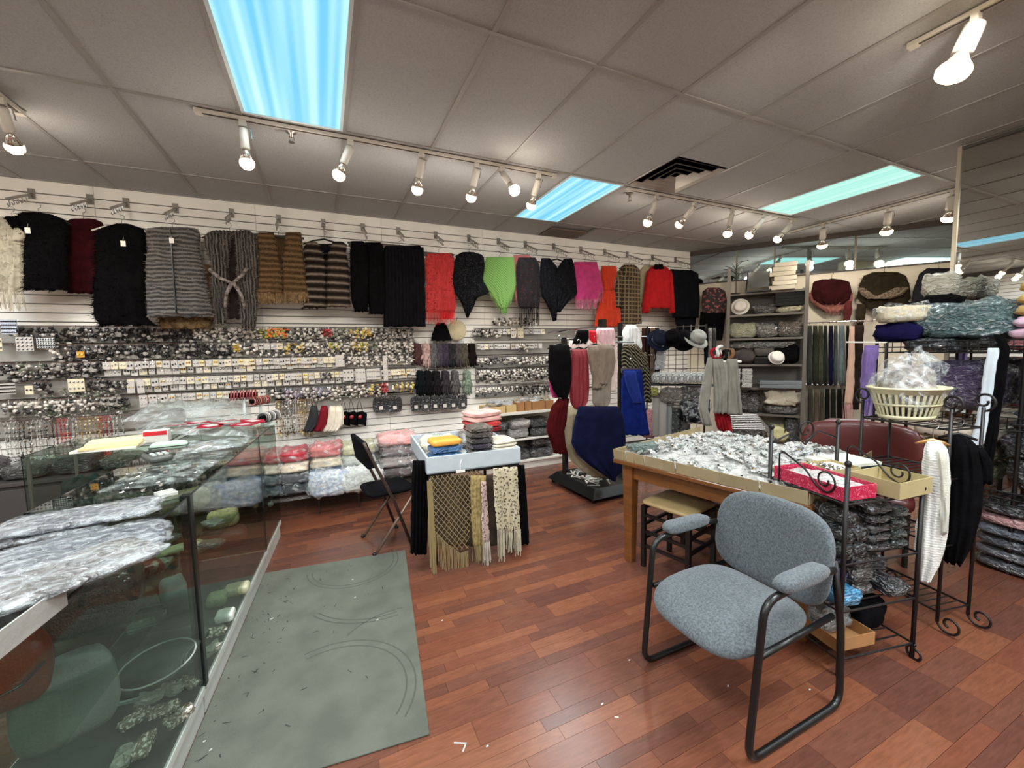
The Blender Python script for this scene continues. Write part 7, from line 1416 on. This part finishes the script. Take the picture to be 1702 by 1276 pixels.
# ================================================================== hats, rolls and tubes on a chrome grid stand
HA = math.radians(-44); FHS = FP(3.72, 3.62, HA)
def hp(px, py, off=0): a = loc_pt(FHS, px, py); return FHS @ V(a[0], -off, a[1])
c0 = FHS.inverted() @ hp(1122, 700); zt = loc_pt(FHS, 1122, 540)[1]
t = thing('grid_stand', 'chrome grid stand carrying hats and rolled bags', 'grid stand', FHS @ V(c0.x, .03, 0), HA)
for k in range(9): m = MB(); m.tube([V(-.32 + k * .08, 0, .05), V(-.32 + k * .08, 0, zt)], .004, 5); obj('grid_wire', m, CHROME if k % 4 else BLACK_METAL, t)
for k in range(11): m = MB(); m.tube([V(-.32, 0, .1 + k * (zt - .12) / 10), V(.32, 0, .1 + k * (zt - .12) / 10)], .004, 5); obj('grid_wire', m, CHROME, t)
for x in (-.32, .32): m = MB(); m.tube([V(x, -.22, .02), V(x, .22, .02)], .014, 8); m.tube([V(x, 0, .02), V(x, 0, zt)], .01, 8); obj('foot', m, BLACK_METAL, t)
NV2 = mat('navy_print', (20, 26, 44), .8, col2=(200, 204, 212), vscale=30, lo=.62, hi=.66)
hat('brimmed_hat', 'navy hat with white dotted band on the grid stand', hp(1096, 566, .16), 1.1, HA + .3, fabric((18, 22, 36), .2), .09, .14, .09, NV2); hat('brimmed_hat', 'black hat left of the grey fedora', hp(1135, 566, .14), 1.2, HA, BLK, .09, .13, .1); hat('brimmed_hat', 'black furry hat in the middle of the hats', hp(1118, 562, .2), 1.2, HA - .2, BLK, .08, .11, .1)
hat('fedora', 'pale grey fedora tipped on the grid stand', hp(1154, 566, .18), .75, HA + .6, fabric((140, 142, 136), .08), .085, .13, .11, mat('dark_band', (90, 92, 88), .7))
RC = film('roll_film', (214, 216, 212), .3, .8, 14)
for i in range(9):
    p = hp(1092 + i * 9.6, 636, .14); t = thing('rolled_bag', 'clear rolled plastic bag in the row below the hats', 'rolled bag', p, HA, 'clear rolled bags on the grid stand')
    m = MB(); m.tube([V(0, y, .075) for y in (-.1, -.05, 0, .05, .1)], [.05, .066, .07, .066, .05], 14); obj('film', m, RC, t, True); m = MB(); m.tube(scroll(V(0, -.1, .075), .055, 0, 1.6, ex, ez), .004, 4); obj('rolled_edge', m, MATS['grey_case'], t)
bg = thing('roll_shelf', 'thin black wire shelf under the clear rolled bags', 'shelf', hp(1132, 642, .12), HA)
for y in (-.12, -.06, 0, .06, .12): m = MB(); m.tube([V(-.34, y, .03), V(.34, y, .03)], .005, 5); obj('wire', m, BLACK_METAL, bg)
def upright(label, px, py0, py1, w, m, d=.08, name='goods_tube', cat='tube', off=.08):
    a, b = hp(px, py1, off), hp(px, py0, off); t = thing(name, label, cat, a, HA); h = b.z - a.z
    q = MB(); q.lathe([(w * .5, 0), (w * .52, .01), (w * .5, h - .01), (w * .48, h)], 14); obj('shell', q, m, t, True); q = MB(); q.lathe([(w * .54, h - .03), (w * .54, h), (w * .3, h + .01)], 14); obj('cap', q, mat('tube_cap', (120, 118, 112), .4), t, True)
for i, (px, a, b, w, c, n) in enumerate(((1090, 655, 722, .09, (176, 176, 170), 'left'), (1101, 652, 722, .1, (196, 196, 190), 'second'), (1113, 668, 722, .08, (150, 158, 160), 'third'))): upright('tall clear packing tube before the grid stand, ' + n, px, a, b, w, mat('tube_%d' % i, c, .15, coat=1, alpha=.8))
upright('dark green wrapped tube before the grid stand', 1123, 672, 722, .12, wrapped((24, 44, 40), .4)); upright('black wrapped tube right of the green tube', 1137, 680, 722, .12, wrapped((20, 20, 22), .4))
packet('goods_bag', 'clear bag with a black hat hanging right of the tubes', 'bag', hp(1152, 700, .1), (.3, .14, .3), BLK2, HA, wrap=True, amp=.15); packet('goods_bag', 'grey silver packet below the rolled bags', 'bag', hp(1116, 668, .1), (.26, .14, .18), wrapped((130, 126, 118), .7), HA); packet('goods_bag', 'yellow green packet left of the rolled bags', 'bag', hp(1087, 656, .12), (.1, .1, .1), wrapped((170, 168, 70), .4), HA); packet('goods_bag', 'chrome and black trinkets packet right below the rolls', 'bag', hp(1148, 666, .1), (.26, .14, .18), wrapped((70, 68, 66), .9), HA)
packet('pink_bag', 'pale pink bag beside the royal blue skirt', 'bag', hp(1078, 726, .02), (.2, .14, .32), wrapped((206, 140, 146), .4), HA)
for i, (px, c, n) in enumerate(((1070, (60, 40, 36), 'brown'), (1077, (44, 30, 30), 'dark brown'), (1084, (110, 88, 70), 'spotted tan'), (1092, (30, 28, 30), 'black'))): garment('hanging_scarf', n + ' scarf hanging left of the hats', 'scarf', FP(3.7, 3.75, HA), [('cloth', [(545, px - 3.5, px + 3.5), (580, px - 4, px + 4), (640, px - 4, px + 5)], fabric(c, .3), dict(nu=10, thick=.03, vrib=.01, ribn=2))], 'scarves left of the hats')
garment('clear_pouch', 'white translucent garment bag below the navy hat', 'garment bag', FHS, [('bag', [(582, 1092, 1108), (600, 1089, 1106), (614, 1088, 1104)], wrapped((176, 178, 180), .5), dict(nu=8, nv=8, thick=.03, off=.1))])
for i, px in enumerate((1174, 1180, 1187)): garment('hanging_scarf', ['narrow black', 'checked grey', 'black and white'][i] + ' scarf hanging right of the fedora', 'scarf', FP(3.95, 3.35, HA), [('cloth', [(545, px - 3, px + 3), (575, px - 4, px + 4), (605, px - 4, px + 3)], fabric([(16, 16, 17), (120, 118, 112), (60, 58, 58)][i], .4, vscale=40), dict(nu=8, thick=.03))], 'scarves right of the fedora')
# ---- grey cardigan over a red skirt on a white display arm
FCG = FP(3.2, 2.62, math.radians(-40)); GC = fabric((124, 121, 112), .1, .3, 110)
cs = thing('cardigan_stand', 'white display arm carrying the grey cardigan', 'clothes stand', FCG @ V(loc_pt(FCG, 1203, 720)[0], .06, 0), math.radians(-40)); z = loc_pt(FCG, 1203, 601)[1]
m = MB(); m.tube([V(-.13, -.05, z), V(.13, -.05, z)], .012, 8); obj('arm', m, WHITE, cs); m = MB(); m.tube([V(0, 0, .02), V(0, 0, z + .04), V(0, -.05, z)], .013, 8); obj('post', m, CHROME, cs); m = MB(); m.lathe([(.16, 0), (.16, .02), (.03, .03)], 20); obj('base', m, BLACK_METAL, cs)
garment('grey_cardigan', 'grey hooded open cardigan hanging over a red skirt', 'cardigan', FCG, [('left_front', [(596, 1183, 1202), (620, 1184, 1206), (645, 1186, 1209), (686, 1186, 1208)], GC, dict(thick=.03, fold=.022, nf=3, off=.02)), ('right_front', [(596, 1208, 1226), (620, 1208, 1228), (645, 1208, 1230), (688, 1208, 1234)], GC, dict(thick=.03, fold=.022, nf=3, off=.02, seed=4)), ('left_sleeve', [(594, 1176, 1184), (620, 1170, 1184), (650, 1164, 1182), (678, 1160, 1176), (706, 1168, 1184)], GC, dict(nu=10, thick=.05, off=.01)), ('inner_top', [(602, 1198, 1214), (630, 1200, 1214), (650, 1204, 1212)], fabric((140, 136, 126), .08), dict(nu=10, thick=.03))])
garment('red_skirt', 'deep red pleated skirt under the grey cardigan', 'skirt', FP(3.23, 2.66, math.radians(-40)), [('cloth', [(660, 1188, 1212), (690, 1187, 1214), (712, 1192, 1217), (720, 1206, 1217)], fabric((136, 14, 26), .2), dict(thick=.03, vrib=.014, ribn=5, nu=30))])
for i, (px, py, c, n) in enumerate(((1190, 588, (140, 20, 34), 'red'), (1196, 584, (216, 214, 208), 'white'), (1206, 590, (24, 22, 22), 'black'), (1213, 588, (120, 84, 52), 'brown'))):
    m = MB(); m.tube([V(.05 * math.cos(a), .012 * math.sin(3 * a), .05 * math.sin(a)) for a in [q * PI / 8 for q in range(16)]], .014, 7, closed=True); o = obj('scrunchie', m, fabric(c, .2), None, True); o.location = FCG @ V(loc_pt(FCG, px, py)[0], .02 + .012 * i, loc_pt(FCG, px, py)[1]); o.rotation_euler = (.2 * i, 0, .5 * i); tag(o, n + ' scrunchie above the grey cardigan', 'scrunchie', 'scrunchies above the grey cardigan')
# ---- chrome wire hanger bundle lying behind the wooden table
wr = thing('wire_rack', 'stack of bent chrome wires behind the heaped wooden table', 'wire rack', FP(3.5, 2.45, math.radians(-38)) @ V(0, 0, 0), math.radians(-38))
for k in range(9): m = MB(); z = .74 + .012 * k; y = .03 * k; m.tube([V(-.17, y, z - .14), V(-.17, y, z), V(.12, y, z), V(.22, y, z - .12)], .0045, 5); obj('wire', m, STEEL, wr)
for x in (-.17, .2): m = MB(); m.tube([V(x, 0, .0), V(x, 0, .66), V(x, .26, .68), V(x, .26, 0)], .008, 6); obj('leg', m, STEEL, wr)
